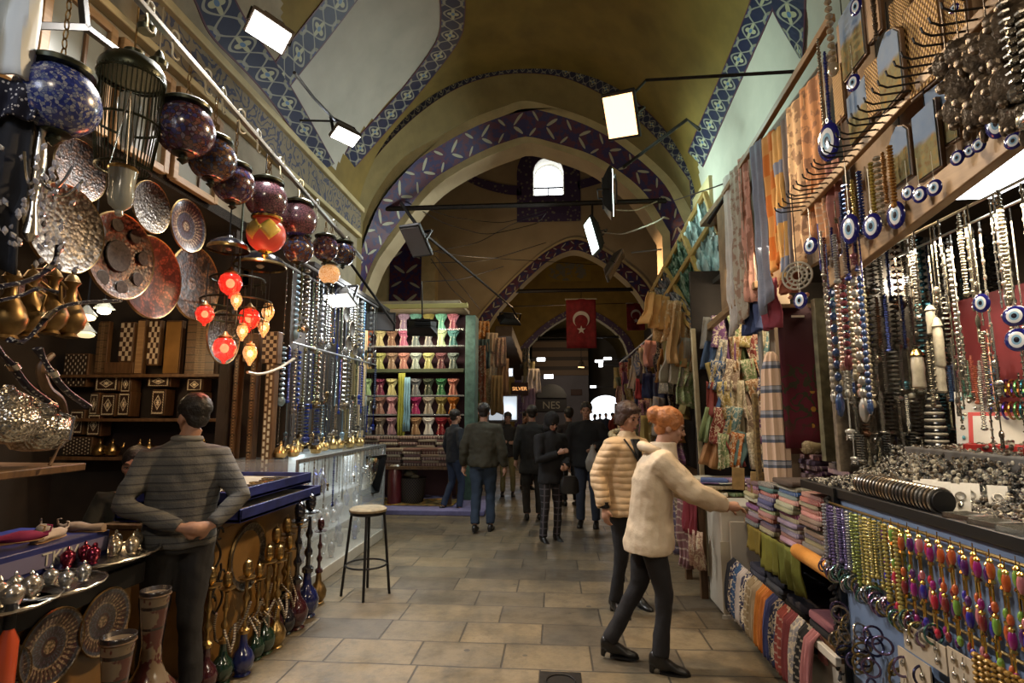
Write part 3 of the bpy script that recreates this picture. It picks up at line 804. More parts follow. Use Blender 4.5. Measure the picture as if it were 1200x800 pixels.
# caged lantern
def lantern(px, py, hpx, rpx, X, label):
    p = atX(px, py, X); s = p.y/F; r = rpx*s; h = hpx*s
    e = empty('caged_lantern', p, label, 'lantern')
    mb = MB(); mb.lathe([(r,-.02),(r*1.04,0),(r,.03),(r*.85,.12*h),(r*.5,.18*h),(r*.3,.2*h),(r*.32,.24*h),(.01,.26*h)], 28); mb.build('dome_cap', M_dkmetal, e)
    for k in range(44):
        a = 2*PI*k/44; mb = MB(); mb.tube([(r*math.cos(a),r*math.sin(a),0),(r*.98*math.cos(a),r*.98*math.sin(a),-.5*h),(r*.8*math.cos(a),r*.8*math.sin(a),-h*.95)], .004, 4); mb.build('cage_bar', M_dkmetal, e)
    for z, k in ((-.03,1),(-.5*h,.98),(-.95*h,.8)):
        mb = MB(); mb.tube([(r*k*math.cos(t),r*k*math.sin(t),z) for t in [2*PI*j/24 for j in range(25)]], .008, 5, cap=False); mb.build('ring', M_dkmetal, e)
    mb = MB(); mb.lathe([(.02,-.75*h),(.16*r,-.72*h),(.3*r,-.5*h),(.36*r,-.3*h),(.3*r,-.22*h)], 16); mb.build('glass_cup', M_frost, e)
    mb = MB(); mb.tube([(0,0,.2*h),(0,0,.2*h+.5)], .005, 5); mb.build('chain', M_brassd, e)
lantern(155,88,140,38,-2.35,'tall domed lantern with thin metal cage bars')
e = empty('hanging_glass', atX(142,225,-2.2), 'cloudy glass mosque lamp hanging below the caged lantern', 'lamp')
s = .0042
mb = MB(); mb.lathe([(.01,-.13),(.02,-.12),(.018,-.10),(.05,-.07),(.06,-.02),(.055,.03),(.062,.10),(.064,.12)], 18); mb.build('glass_body', M_frost, e)
mb = MB(); mb.lathe([(.064,.11),(.068,.12),(.064,.13)], 18, cap=False); mb.build('rim', M_brass, e)
for k in range(3):
    a = 2*PI*k/3; mb = MB(); mb.tube([(.064*math.cos(a),.064*math.sin(a),.12),(0,0,.55)], .003, 4); mb.build('chain', M_silver, e)
# small hanging caps between
for i, (px, py) in enumerate(((172,32),(186,72))):
    e = empty('lamp_gallery', atX(px, py, -2.3), ['small green metal lamp cap hanging near the top of the rail','dark metal lamp cap hanging between lantern and purple ball'][i], 'lamp fitting')
    mb = MB(); mb.lathe([(.045,-.03),(.05,0),(.03,.02),(.02,.05),(.008,.07)], 16); mb.build('cap', M_dkmetal, e)
    mb = MB(); mb.tube([(0,0,.06),(0,0,.35)], .004, 5); mb.build('cord', M_chrome, e)

# ---- glowing red and amber lamps
def glow(px, py, rpx, X, m, label, drop=False, col=(1,.12,.06), pw=3):
    p = atX(px, py, X); r = rpx*p.y/F
    e = empty('glowing_lamp', p, label, 'lamp', 'glowing red and amber glass lamps')
    if drop: pr = [(.01,-1.5*r),(.25*r,-1.2*r),(.7*r,-.5*r),(.85*r,.1*r),(.7*r,.7*r),(.45*r,1.0*r),(.5*r,1.2*r)]
    else: pr = [(.01,-1.35*r),(.2*r,-1.1*r),(.75*r,-.7*r),(r,0),(.8*r,.65*r),(.5*r,.9*r)]
    mb = MB(); mb.lathe(pr, 18); mb.build('glass', m, e)
    mb = MB(); mb.ell((0,0,0), (.36*r,.36*r,.42*r), 10, 7); mb.build('bulb', M_hota if drop else M_hotr, e)
    mb = MB(); mb.lathe([(.55*r,.85*r),(.6*r,1.0*r),(.3*r,1.2*r),(.1*r,1.5*r)], 14); mb.build('cap', M_brassd, e)
    mb = MB(); mb.tube([(0,0,1.4*r),(0,0,1.4*r+.28)], .004, 4); mb.build('cord', M_black, e)
    l = lamp('lamp_light', 'POINT', (0,-.0,0), pw, col, r*1.1); l.parent = e; l.location = (.12, -.06, -.05)
R1 = M_redlit; A1 = M_amber
glow(270,332,14,-2.4,R1,'uppermost glowing red glass lamp')
glow(240,368,11,-2.42,R1,'leftmost glowing red glass lamp, in front of the flowered plate')
glow(292,373,13,-2.4,R1,'rightmost glowing red glass lamp')
glow(263,408,14,-2.35,R1,'lowest glowing red glass lamp')
AC = (1,.5,.15)
glow(277,352,8,-2.38,A1,'small amber drop lamp just below the uppermost red one',True,AC,1.0)
glow(314,366,9,-2.5,A1,'tall amber lamp right of the rightmost red one',True,AC,1.5)
glow(309,384,8,-2.4,A1,'amber drop lamp right beside the rightmost red lamp',True,AC,1.2)
glow(284,388,8,-2.4,A1,'amber drop lamp hanging left of and under the rightmost red lamp',True,AC,1.2)
glow(293,414,10,-2.35,A1,'lowest amber drop lamp, right of the lowest red one',True,AC,2)
# iron chandelier the glowing lamps hang in
e = empty('lamp_rack', atX(278,345,-2.55), 'dark iron tiered ring rack behind the glowing red lamps', 'rack')
for z, r in ((.12,.2),(-.06,.26),(-.2,.2)):
    mb = MB(); mb.tube([(r*math.cos(t),r*math.sin(t),z) for t in [2*PI*j/24 for j in range(25)]], .009, 5, cap=False)
    for k in range(14): a = 2*PI*k/14; mb.tube([(r*math.cos(a),r*math.sin(a),z),(r*math.cos(a),r*math.sin(a),z-.09)], .004, 4)
    mb.build('ring', M_dkmetal, e)
mb = MB(); mb.tube([(0,0,-.25),(0,0,.9)], .008, 6); mb.build('rod', M_dkmetal, e)

# ---- hanging metal plates, all facing the street
def plate_mb(r, deep=.02):
    return MB().lathe([(.002,-deep),(r*.6,-deep),(r*.68,-deep*.6),(r*.93,0),(r*.97,.006),(r,.002),(r*.99,-.006),(r*.66,-deep*.9),(r*.5,-deep-.006),(.002,-deep-.006)], 36, cap=False)
PLT = {}; M_dots2 = mat('dark_enamel', mottled((.03,.026,.022), .6, 60), .7, spec=.2)
def plate(px, py, rpx, X, m, label, group='round metal plates hung among the lamps', name='wall_plate', tilt=0, medal=False, sq=1):
    p = atX(px, py, X); r = rpx*p.y/F*(1.12 if py < 400 and rpx > 20 else 1)
    e = empty(name, p, label, 'plate', group, rot=(0, PI/2-tilt, 0)); e.scale = (r/.2, r/.2, r/.2)
    k = (m.name, medal)
    if k not in PLT:
        PLT[k] = [plate_mb(.2).build('dish', m, e)]
        mb = MB(); mb.lathe([(.193,.004),(.198,.009),(.203,.0)], 36, cap=False); PLT[k].append(mb.build('rim', M_brassd, e))
        if medal:
            mb = MB()
            for q in range(8): a = 2*PI*q/8+.2; mb.lathe([(.033,-.012),(.036,-.008),(.033,-.004),(.002,-.004)], 14, o=(.145*math.cos(a), .145*math.sin(a), 0))
            mb.lathe([(.068,-.02),(.074,-.012),(.07,-.008),(.002,-.008)], 20); PLT[k].append(mb.build('medallion', M_dots2, e))
    else:
        for o in PLT[k]: c = o.copy(); COL.objects.link(c); c.parent = e
    return e
plate(78,268,52,-2.62,M_platS,'big silvered plate with raised figures at far left, below the crystals')
plate(142,300,50,-2.66,M_platC,'big copper plate with round dark medallions', medal=True)
plate(178,325,47,-2.72,M_platR,'red copper plate with sunburst rings, right of the medallion plate')
plate(229,332,42,-2.8,M_platC,'copper plate with large flower, behind the leftmost red lamp')
plate(178,243,30,-2.6,M_platS,'embossed grey plate above the medallion plate')
plate(221,265,30,-2.6,M_platP,'plate with a scalloped rim beside the black dish lamp')
plate(95,200,36,-2.75,M_platC,'dull copper plate behind the crystal lamp')
plate(262,395,30,-2.75,M_platS,'half hidden plate edge behind the lowest red lamp')
plate(50,345,30,-2.8,M_platC,'copper plate lying behind the horn handled daggers')
# ---- crystal chandelier at the far left
e = empty('crystal_chandelier', atX(48,165,-2.2), 'glittering crystal chandelier hanging below the blue and white ball lamp', 'chandelier')
mb = MB(); mb.lathe([(.015,.14),(.02,.1),(.035,.06),(.02,.02),(.03,-.1),(.012,-.3),(.03,-.42),(.01,-.45)], 12); mb.build('stem', M_silver, e)
for k in range(6):
    a = 2*PI*k/6; mb = MB(); mb.tube([Vector((.02+.14*t)*1 and (math.cos(a)*(.02+.14*t), math.sin(a)*(.02+.14*t), -.18-.07*math.sin(PI*t)+.06*t)) for t in [j/8 for j in range(9)]], .006, 5); mb.build('arm', M_silver, e)
dm = None
M_crys = mat('crystal', (.75,.78,.9), .05, .6)
for k in range(95):
    if k < 95:
        mb = MB() if dm is None else None
        t = rnd.random(); a = rnd.uniform(0, 2*PI); rr = rnd.uniform(.05,.18); z = -.05-.5*rnd.random()
        if dm is None: mb.lathe([(.001,-.022),(.011,-.004),(.007,.008),(.001,.016)], 6); dm = mb.build('crystal_drop', M_crys, e); dm.location = (rr*math.cos(a), rr*math.sin(a), z)
        else: c = dm.copy(); COL.objects.link(c); c.location = (rr*math.cos(a), rr*math.sin(a), z); c.rotation_euler = (rnd.random(), rnd.random(), 0)

# ---- garments at far left
def drape(p, wd, h, folds=5, dep=.05, nu=28, nv=16, flare=0., sag=.0, seed=0, top=0):
    mb = MB()
    def f(u, v):
        x = (u-.5)*wd*(1+flare*v); fo = math.sin(u*folds*2*PI+seed+v*1.5)*dep*(.3+.7*v)
        nz = noise.noise(Vector((x*7+seed, v*h*5, seed))); n2 = noise.noise(Vector((x*6+seed*2, v*h*4+9, seed)))
        return Vector((x + n2*dep*.9*v, fo + math.sin(u*17+seed)*dep*.2*v + nz*dep*1.3*min(1, v*2), -h*v*(1+.10*n2) - sag*math.sin(PI*u)*(v)))
    mb.grid(f, nu, nv); return mb
mb = drape(None, .34, .56, 3, .04)
o = mb.build('hanging_shirt', mat('white_cotton', (.62,.68,.70), .8), None, solid=.012); o.location = atX(-8,-80,-2.25); o.rotation_euler = (0,0,.85)
tag(o, 'white cotton shirt hanging at the top left corner', 'garment')
mb = drape(None, .3, .8, 3, .04, seed=2); e = empty('hanging_robe', atX(-10,95,-2.32), 'dark robe with a white dotted yoke hanging at the left edge', 'garment', rz=.5)
mb.build('robe_cloth', mat('black_cloth', (.012,.014,.02), .9), e, solid=.012)
mb = drape(None, .27, .16, 3, .03, seed=2)
def dotb():
    v = tvor(coords(), 55) < .28; return mix((.01,.012,.03), (.6,.6,.62), v)
o = mb.build('dotted_yoke', mat('dotted_black_cloth', dotb, .8), e, solid=.012); o.location = (.05,-.06,-.01)

# ---- horn daggers, ewers, silver pots at far left
def dagger(pts, X, r, label):
    P = resample([atX(*q, X) for q in [(p.x, p.y) for p in smooth_px(pts, 14)]], 14)
    e = empty('curved_dagger', P[0], label, 'dagger', 'curved daggers with dotted sheaths')
    Q = [p-P[0] for p in P]
    mb = MB(); mb.tube(Q[:10], [r*(1-.02*i) for i in range(10)], 10, sq=.5); mb.build('sheath', M_sheath, e)
    mb = MB(); mb.tube(Q[9:], [r*.75, r*.6, r*.55, r*.8, r*1.1], 10, sq=.6); mb.build('hilt', M_sheath, e)
    mb = MB(); mb.tube([Q[8], Q[9]], r*1.25, 10, sq=.55); mb.build('collar', M_silver, e)
def sheath():
    v = tvor(coords(), 60) < .3; return mix((.015,.015,.03), (.55,.55,.5), v)
M_sheath = mat('dotted_sheath', sheath, .3)
dagger([(12,398),(30,400),(70,360),(140,352)][::-1], -2.3, .02, 'long curved dagger lying just above the hanging brass ewers')
dagger([(0,336),(35,328),(60,312),(70,288)], -2.2, .02, 'upper curved dagger pointing up to the silvered plate')
dagger([(55,470),(30,450),(12,425),(-8,405)], -2.1, .022, 'lower left curved dagger below the ewers')
dagger([(103,476),(75,455),(58,432),(44,408)], -2.2, .022, 'curved dagger hanging in front of the dark wood stand')
dagger([(0,352),(25,346),(45,338),(66,342)], -2.15, .014, 'short dagger with a plain pale blade at the left edge')
def ewer(mbm, e, m):
    mb = MB(); mb.lathe([(.03,0),(.045,.005),(.035,.02),(.06,.05),(.07,.09),(.05,.14),(.022,.19),(.02,.24),(.035,.26),(.03,.265)], 16); mb.build('body', m, e)
    mb = MB(); mb.tube([(.05,0,.12),(.1,0,.13),(.11,0,.2),(.03,0,.25)], .006, 6); mb.build('handle', m, e)
    mb = MB(); mb.tube([(-.06,0,.08),(-.1,0,.13),(-.12,0,.22)], [.014,.01,.007], 6); mb.build('spout', m, e)
    mb = MB(); mb.lathe([(.032,.265),(.02,.29),(.006,.3),(.01,.315),(.002,.325)], 12); mb.build('lid', m, e)
ew0 = None
EWN = ['brass ewer hanging nearest the left edge','second hanging brass ewer from the left edge','third hanging brass ewer, with a high neck','hanging brass ewer nearest the white lamp shades']
for i, (px, py) in enumerate(((6,398),(30,396),(56,392),(78,396))):
    p = atX(px, py, -2.45)
    if ew0 is None: ew0 = empty('brass_ewer', p, EWN[i], 'ewer', 'brass ewers hung in a row', rz=.8); ewer(None, ew0, M_brassd); ew0.scale = (1.1,)*3
    else: copy_tree(ew0, p, EWN[i], rz=.8+i*.4)
sp = None
for i, (px, py, lab) in enumerate(((42,528,'engraved silver pot on the shelf left of the wooden scroll'),(2,520,'silver pot cut off by the left edge of the frame'))):
    p = atX(px, py, -2.35)
    if sp is None:
        sp = empty('silver_pot', p, lab, 'pot', 'engraved silver pots'); mb = MB()
        mb.lathe([(.05,0),(.09,.01),(.125,.06),(.13,.10),(.11,.15),(.085,.165),(.09,.19),(.085,.2),(.03,.23),(.015,.25)], 24); mb.build('body', mat('engraved_silver', mottled((.5,.47,.4), .5, 60), .25, .9, bump=lambda: tvor(coords(), 70), bstr=.6), sp)
        mb = MB(); mb.tube([(.1,0,.17),(.17,0,.15),(.16,0,.05),(.12,0,.05)], .007, 6); mb.build('handle', M_silver, sp)
        mb = MB(); mb.tube([(-.11,0,.08),(-.18,0,.12),(-.2,0,.2)], [.018,.012,.008], 6); mb.build('spout', M_silver, sp)
    else: copy_tree(sp, p, lab, rz=1.2)
mb = MB(); mb.tube([atX(p.x, p.y, -2.25) for p in smooth_px([(62,415),(48,430),(55,455),(72,470),(78,500),(66,530),(58,545)], 24)], [.012+.008*math.sin(i*.25) for i in range(24)], 8); o = mb.build('scroll_bracket', M_wood)
tag(o, 'S curved carved wooden bracket beside the engraved silver pot', 'bracket')
mb = MB(); mb.bx(-3.1, -2.28, 1.4, 2.55, 1.375, 1.41); mb.bx(-3.1,-3.05,1.4,2.55,.96,1.375)
tag(mb.build('display_shelf', M_wood, bevel=.005), 'thin wooden shelf carrying the engraved silver pots', 'shelf')
# white shaded lit lamps on back
for i, (px, py) in enumerate(((122,364),(101,372),(100,392))):
    e = empty('shaded_lamp', atX(px, py, -3.4), ['lit bulb under a white cone shade right of the ewers','lit lamp with a flat white glass shade beside the ewers','dimmer shaded lamp under the flat white one'][i], 'lamp', 'small lit lamps in the shop')
    mb = MB(); mb.ell((0,0,0), (.045,.045,.03) if i == 0 else (.06,.06,.025), 12, 6); mb.build('bulb', M_bulb if i == 0 else mat('lit_shade', (1,.9,.7), .5, emit=(1,.75,.4), estr=3 if i == 1 else 1.2), e)
    mb = MB(); mb.lathe([(.07,.015),(.04,.05),(.012,.09)], 16, cap=False); mb.build('shade', M_frost, e)
    mb = MB(); mb.tube([(0,0,.08),(0,0,3.52-e.location.z)], .004, 4); mb.build('cord', M_black, e)

# ---- back partition display of inlaid woodwork
PY = 5.14
def boxpx(name, x0, y0, x1, y1, d, m, label, cat, group, Y=PY, side=M_wood):
    a, b = atY(x0, y1, Y-d), atY(x1, y0, Y-d); x0_, x1_, z0, z1 = a.x, b.x, a.z, b.z
    c = Vector(((x0_+x1_)/2, Y-d/2, (z0+z1)/2)); W, H = x1_-x0_, z1-z0
    e = empty(name, c, label, cat, group)
    mb = MB(); mb.box((0, .004, 0), (W, d-.008, H)); mb.build('case', side, e, bevel=.005)
    mb = MB(); mb.quad((-W*.47,-d/2-.002,-H*.47),(W*.47,-d/2-.002,-H*.47),(W*.47,-d/2-.002,H*.47),(-W*.47,-d/2-.002,H*.47)); mb.build('inlaid_face', m, e, smooth=False, solid=.004)
    return e
BX = [(72,414,104,453,'dotted inlaid panel above the lone wooden rack',M_dots),(110,440,140,458,'wide inlaid box just under the plank ends',M_inlay),(141,440,154,460,'narrow inlaid box in the upper row beside the wide one',M_inlay),
 (172,440,200,453,'flat inlaid box under the second chequer board',M_inlay),(218,443,238,458,'inlaid box near the right end of the upper row',M_inlay),
 (104,460,116,487,'slim inlaid box left of the star box',M_inlay),(117,461,136,488,'inlaid box with a star framed in pearl',M_inlay),(137,459,153,488,'inlaid box with a diamond, right of the star box',M_inlay),
 (176,456,194,487,'tall diamond inlaid box behind the standing man',M_inlay),(220,459,238,490,'tall inlaid box right of the standing man\'s head',M_inlay),
 (80,480,99,509,'lower left inlaid box with octagon pattern',M_inlay),(101,484,119,511,'lower inlaid box beside the octagon one',M_inlay),(72,512,108,533,'long grille patterned box under the lower inlaid boxes',M_dots)]
for b in BX: boxpx('inlaid_box', b[0], b[1], b[2], b[3], .14, b[5], b[4], 'box', 'pearl inlaid boxes on the back shelves')
for b in [(110,398,128,438,M_strp,'ribbed wooden game board at the left end of the boards'),(138,399,158,424,M_check,'chequered game board, left one'),(157,396,171,439,M_wood2,'pale plank between the two chequered boards'),(171,397,189,428,M_check,'chequered game board, right one'),(190,397,214,439,M_orange,'plain reddish wood board right of the chequers'),(215,396,256,440,M_strp,'wide brown inlaid board left of the lowest red lamp'),(120,424,156,438,M_wood,'brown board under the left chequers')]:
    boxpx('game_board', b[0], b[1]-22 if b[4] is not M_wood else b[1], b[2], b[3], .06, b[4], b[5], 'board', 'wooden game boards on the top shelf', Y=PY-.1)
for i, y in enumerate((439, 490, 535)):
    a, b = atY(60, y, PY-.2), atY(262, y, PY-.2); mb = MB(); mb.bx(a.x, b.x, PY-.22, PY+.05, a.z-.03, a.z); tag(mb.build('wall_shelf', M_wood, bevel=.004), ['top dark wood shelf under the game boards','middle dark wood shelf between the inlaid boxes','lowest dark wood shelf with brass teapots'][i], 'shelf', 'shelves on the back partition')
# brass teapots
tp = None
TN = ['leftmost small brass teapot on the lowest back shelf','second small brass teapot on the lowest back shelf','brass teapot above the seated man','brass teapot left of the standing man','brass teapot just right of the standing man','rightmost small brass teapot on the back shelf']
for i, px in enumerate((116,131,163,174,228,238)):
    p = atY(px, 534, PY-.15)
    if tp is None:
        tp = empty('brass_teapot', p, TN[i], 'teapot', 'brass teapots on the lowest back shelf')
        mb = MB(); mb.lathe([(.03,0),(.05,.01),(.065,.05),(.05,.09),(.02,.11),(.012,.13),(.016,.14),(.003,.16)], 16); mb.build('body', M_brass, tp)
        mb = MB(); mb.tube([(.055,0,.07),(.09,0,.08),(.1,0,.12)], [.01,.008,.006], 6); mb.build('spout', M_brass, tp)
        mb = MB(); mb.tube([(-.05,0,.09),(-.09,0,.09),(-.085,0,.03),(-.05,0,.03)], .005, 6); mb.build('handle', M_brass, tp)
    else: copy_tree(tp, p, TN[i], rz=i*1.1)
# tall carved panels right of the partition
for b in [(264,425,281,566,M_strp,'tall carved wood panel nearest the dark post'),(284,425,301,566,M_strp,'tall carved wood panel second from the dark post'),(302,432,322,562,M_chips,'tall wooden panel inlaid with white rectangles'),(282,400,303,424,M_strp,'short carved panel above the tall ones'),(304,398,326,426,M_check,'chequered box above the white inlaid panel')]:
    boxpx('carved_board', b[0]+(2), b[1]-10, b[2], b[3], .1, b[4], b[5], 'panel', 'tall wooden panels beside the bead shop', Y=5.0)
a = atY(258, 620, 4.95); b = atY(258, 420, 4.95); mb = MB(); mb.bx(a.x-.05, a.x+.03, 4.85, 4.95, 0, 3.4); struct(mb.build('trim_28', M_dark))
# silver cup hanging chain garland under amber lamps
mb = MB(); mb.tube([atX(p.x,p.y,-2.45) for p in smooth_px([(290,436),(305,438),(325,432),(345,420)], 14)], .012, 6); tag(mb.build('rope_garland', M_ivory), 'pale beaded rope slung below the amber lamps', 'garland')

# ---- tray counter with trays
CT = .9
e = empty('tray_counter', (-2.7, 2.1, 0), 'dark topped counter with an orange wood front at the lower left', 'counter')
mb = MB(); mb.bx(-.55, .44, -1.2, .84, CT-.05, CT); mb.bx(.40,.46,-1.2,.86,CT-.16,CT-.05); mb.build('top', M_black, e, bevel=.006)
mb = MB(); mb.bx(-.5, .42, -1.2, .82, .0, CT-.05); mb.build('front_panel', M_orange, e, bevel=.005)
tray0 = None; cup0 = None
def tray(loc, label, sx=1, sy=1):
    global tray0
    if tray0 is None:
        tray0 = empty('oval_tray', loc, label, 'tray', 'polished trays with covered sugar bowls')
        mb = MB(); mb.lathe([(.002,0),(.17,0),(.195,.014),(.2,.018),(.197,.01),(.17,-.004),(.002,-.004)], 32, cap=False); mb.build('dish', M_silver, tray0)
        mb = MB(); mb.tube([(.199*math.cos(t), .199*math.sin(t), .018+.003*math.sin(t*14)) for t in [2*PI*j/48 for j in range(49)]], .005, 5, cap=False); mb.build('rim', M_silver, tray0)
        tray0.scale = (sx, sy, 1); return tray0
    return copy_tree(tray0, loc, label, scale=(sx, sy, 1))
def cups(cx, cy, spots, color, names, z=CT+.012, s=1):
    global cup0
    for (dx, dy), lab in zip(spots, names):
        loc = Vector((cx+dx, cy+dy, z))
        if cup0 is None:
            cup0 = empty('sugar_bowl', loc, lab, 'bowl', 'small covered bowls on the trays')
            mb = MB(); mb.lathe([(.018,0),(.024,.003),(.018,.01),(.03,.03),(.032,.05),(.03,.058)], 14); mb.build('bowl', M_oc, cup0)
            mb = MB(); mb.lathe([(.033,.058),(.03,.068),(.018,.08),(.006,.086),(.009,.094),(.002,.105)], 14); mb.build('lid', M_oc, cup0)
            cup0.color = (*color, 1)
            for k in cup0.children: k.color = (*color, 1)
            cup0.scale = (s,)*3
        else: copy_tree(cup0, loc, lab, color=color, scale=s)
M_oc.node_tree.nodes['Principled BSDF'].inputs['Metallic'].default_value = .75
M_oc.node_tree.nodes['Principled BSDF'].inputs['Roughness'].default_value = .22
t3 = atZ(122, 655, CT); t2_ = atZ(58, 692, CT); t1 = atZ(0, 712, CT)
tray((t3.x, t3.y, CT+.006), 'oval silver tray nearest the standing man, with wine red and pale bowls', 1.1, 1.45)
tray((t2_.x, t2_.y, CT+.006), 'middle oval tray with four silver covered bowls', .95, 1.05)
tray((t1.x, t1.y, CT+.006), 'tray cut off by the left edge of the frame', .9, 1)
P1 = ['front','back','left','right','middle','outer','inner','corner']
cups(t3.x, t3.y, [(-.1,-.17),(-.02,-.2),(-.12,-.08),(-.03,-.09),(.05,-.13),(-.08,.0)], (.22,.015,.05), ['wine red covered bowl at the '+w for w in ('near left of the largest tray','near end of the largest tray','left side of the largest tray','centre of the largest tray','right rim of the largest tray','far left of the largest tray')], s=.95)
cups(t3.x, t3.y, [(.04,.02),(-.02,.09),(.06,.12),(-.07,.15),(.02,.19),(.1,.06)], (.75,.66,.5), ['pale gilded covered bowl '+w for w in ('in the middle of the largest tray','left of the middle on the largest tray','on the right rim of the largest tray','at the far left of the largest tray','at the far end of the largest tray','overhanging the right rim of the largest tray')])
cups(t2_.x, t2_.y, [(-.08,-.08),(.03,-.1),(.07,0),(-.02,.02),(.06,.1)], (.6,.6,.58), ['silver covered bowl '+w for w in ('at the near left of the middle tray','at the near rim of the middle tray','at the right rim of the middle tray','in the centre of the middle tray','at the far rim of the middle tray')], s=.85)
cups(t1.x, t1.y, [(.02,-.03),(.06,.06),(.1,-.05)], (.55,.5,.42), ['silver bowl on the tray at the left edge, '+w for w in ('left one','far one','right one')], s=1.1)
# blue lettered box with slippers on it, silver ware behind
e = empty('display_box', (-2.62, 2.55, CT), 'blue display box with pale lettering carrying slippers', 'box')
mb = MB(); mb.bx(-.3,.22,-.33,.33,0,.13); mb.build('case', M_bluebox, e, bevel=.006)
mb = MB(); mb.bx(.221,.226,-.31,.31,.03,.1); mb.build('lettered_strip', mat('faded_lilac_board', (.16,.15,.26), .5), e)
def text(s, size, loc, rot, m, parent=None, name='lettering', ext=.002, align='CENTER'):
    c = bpy.data.curves.new(name, 'FONT'); c.body = s; c.size = size; c.extrude = ext; c.align_x = align; c.align_y = 'CENTER'
    o = bpy.data.objects.new(name, c); COL.objects.link(o); o.location = loc; o.rotation_euler = rot; c.materials.append(m)
    dg = bpy.context.evaluated_depsgraph_get(); me = bpy.data.meshes.new_from_object(o.evaluated_get(dg)); me.name = name
    q = bpy.data.objects.new(name, me); COL.objects.link(q); q.location = loc; q.rotation_euler = rot; q.parent = parent
    bpy.data.objects.remove(o); bpy.data.curves.remove(c); return q
M_let = mat('pale_lettering', (.55,.55,.5), .5)
text('TKSV', .085, (.228, .03, .065), (PI/2, 0, PI/2), M_let, e)
sl0 = None
SC = [((.35,.03,.12),'magenta velvet slipper with an upturned toe, top of the pile'),((.5,.35,.2),'cream embroidered slipper beside the magenta one'),((.55,.45,.35),'pale slipper at the right of the slipper pile'),((.2,.15,.1),'brown slipper at the left of the pile'),((.4,.3,.22),'tan slipper at the front of the pile')]
for i, (c, lab) in enumerate(SC):
    loc = Vector((-2.5-.12*(i%2), 2.42+.1*i, CT+.13)); 
    if sl0 is None:
        sl0 = empty('slipper', loc + Vector((0,0,.03)), lab, 'slipper', 'slippers heaped on the blue box', rz=.8)
        mb = MB(); mb.loft([[Vector((x, w*math.cos(2*PI*k/12), .02+h*math.sin(2*PI*k/12))) for k in range(12)] for x, w, h in ((-.11,.02,.018),(-.09,.034,.022),(-.03,.03,.016),(.03,.038,.03),(.08,.03,.026),(.11,.012,.014),(.135,.004,.006))]); mb.build('upper', M_cloth, sl0)
        mb = MB(); mb.tube([(.11,0,.025),(.14,0,.035),(.145,0,.06),(.125,0,.065)], [.008,.006,.005,.004], 6); mb.build('curled_toe', M_cloth, sl0)
        mb = MB(); mb.loft([[Vector((x, w*math.cos(2*PI*k/12), .002+.004*math.sin(2*PI*k/12))) for k in range(12)] for x, w in ((-.115,.02),(-.09,.036),(-.03,.031),(.04,.04),(.09,.03),(.12,.008))]); mb.build('sole', M_wood2, sl0)
        sl0.color = (*c, 1)
        for k in sl0.children: k.color = (*c, 1)
    else: copy_tree(sl0, loc, lab, rz=.4+i*.7, color=c)
# scattered silver ware at left on counter
for i, (dx, dy) in enumerate(((-2.5,1.95),(-2.65,2.1),(-2.42,2.12),(-2.75,1.9))):
    copy_tree(cup0, (dx, dy, CT), ['silver covered bowl on the counter behind the trays, nearest','covered bowl against the shelf back','silver bowl between tray and blue box','tall covered bowl under the pot shelf'][i], color=(.6,.62,.6), scale=1.7)
# painted plates leaning on the counter front
for px, py, rp, lab in ((62,758,43,'large painted plate with dark centre on the counter front'),(124,728,37,'painted plate on the counter front just left of the vases'),(3,796,36,'painted plate cut off by the left edge near the floor')):
    plate(px, py, rp, -2.235, M_platP, lab, 'painted plates on the counter front', 'painted_plate')
# tall painted vases
def vase(loc, s, label):
    e = empty('painted_vase', loc, label, 'vase', 'tall painted vases'); e.scale = (s*.82,s*.82,s)
    mb = MB(); mb.lathe([(.09,0),(.1,.02),(.15,.08),(.165,.16),(.14,.22),(.09,.27),(.06,.33),(.052,.42),(.062,.5),(.075,.6),(.082,.66),(.086,.68),(.078,.68),(.06,.6)], 28); mb.build('body', M_vase, e, ang=180)
    mb = MB(); mb.lathe([(.168,.10),(.175,.14),(.17,.19),(.15,.21),(.15,.1)], 28, cap=False); mb.build('red_belt', M_gred, e)
    for z in (.655,):
        mb = MB(); mb.tube([((.07 if z < .5 else .083)*math.cos(t),(.07 if z < .5 else .083)*math.sin(t),z) for t in [2*PI*j/24 for j in range(25)]], .005, 5, cap=False); mb.build('neck_band', M_wood, e)
def vcol():
    t = tnoise(coords(), 9, 3, .6); k = sstep(.48,.52, t); x, y, z = xyz(coords())
    return mix(mix((.08,.022,.018), (.17,.125,.08), k), (.025,.018,.015), (absn(z-.6) < .008)+(absn(z-.5) < .006)+(z > .66))
M_vase = mat('painted_vase', vcol, .25, coat=.5)
vase((-1.98, 2.70, .12), .98, 'taller painted vase with a wine red belly, beside the man\'s leg')
vase((-1.93, 2.42, 0), 1.0, 'nearer painted vase with a dark mouth at the bottom edge')
mb = MB(); mb.lathe([(.1,0),(.13,.01),(.2,.07),(.235,.11),(.24,.12),(.225,.12),(.19,.1),(.002,.1)], 32); o = mb.build('wide_bowl', mat('cream_glaze', mottled((.28,.25,.17), .2, 12), .3)); o.location = (-1.9,2.7,0)
tag(o, 'wide cream glazed bowl the taller vase stands in', 'bowl')
mb = MB(); mb.lathe([(.03,0),(.035,.01),(.035,.28),(.015,.33),(.012,.38)], 14); 
e = empty('bottle', (-2.05, 2.02, .52), 'red and clear bottle with a dark neck at the lower left', 'bottle'); mb.build('body', mat('orange_red_glass', (.5,.08,.03), .2, coat=.6), e)
mb = MB(); mb.lathe([(.02,.33),(.02,.42),(.005,.43)], 12); mb.build('cap', M_black, e)
mb = MB(); mb.bx(-2.2,-1.95,1.85,2.2,0,.52); tag(mb.build('stand', M_wood, bevel=.01), 'low wooden stand holding the orange red bottle', 'stand')

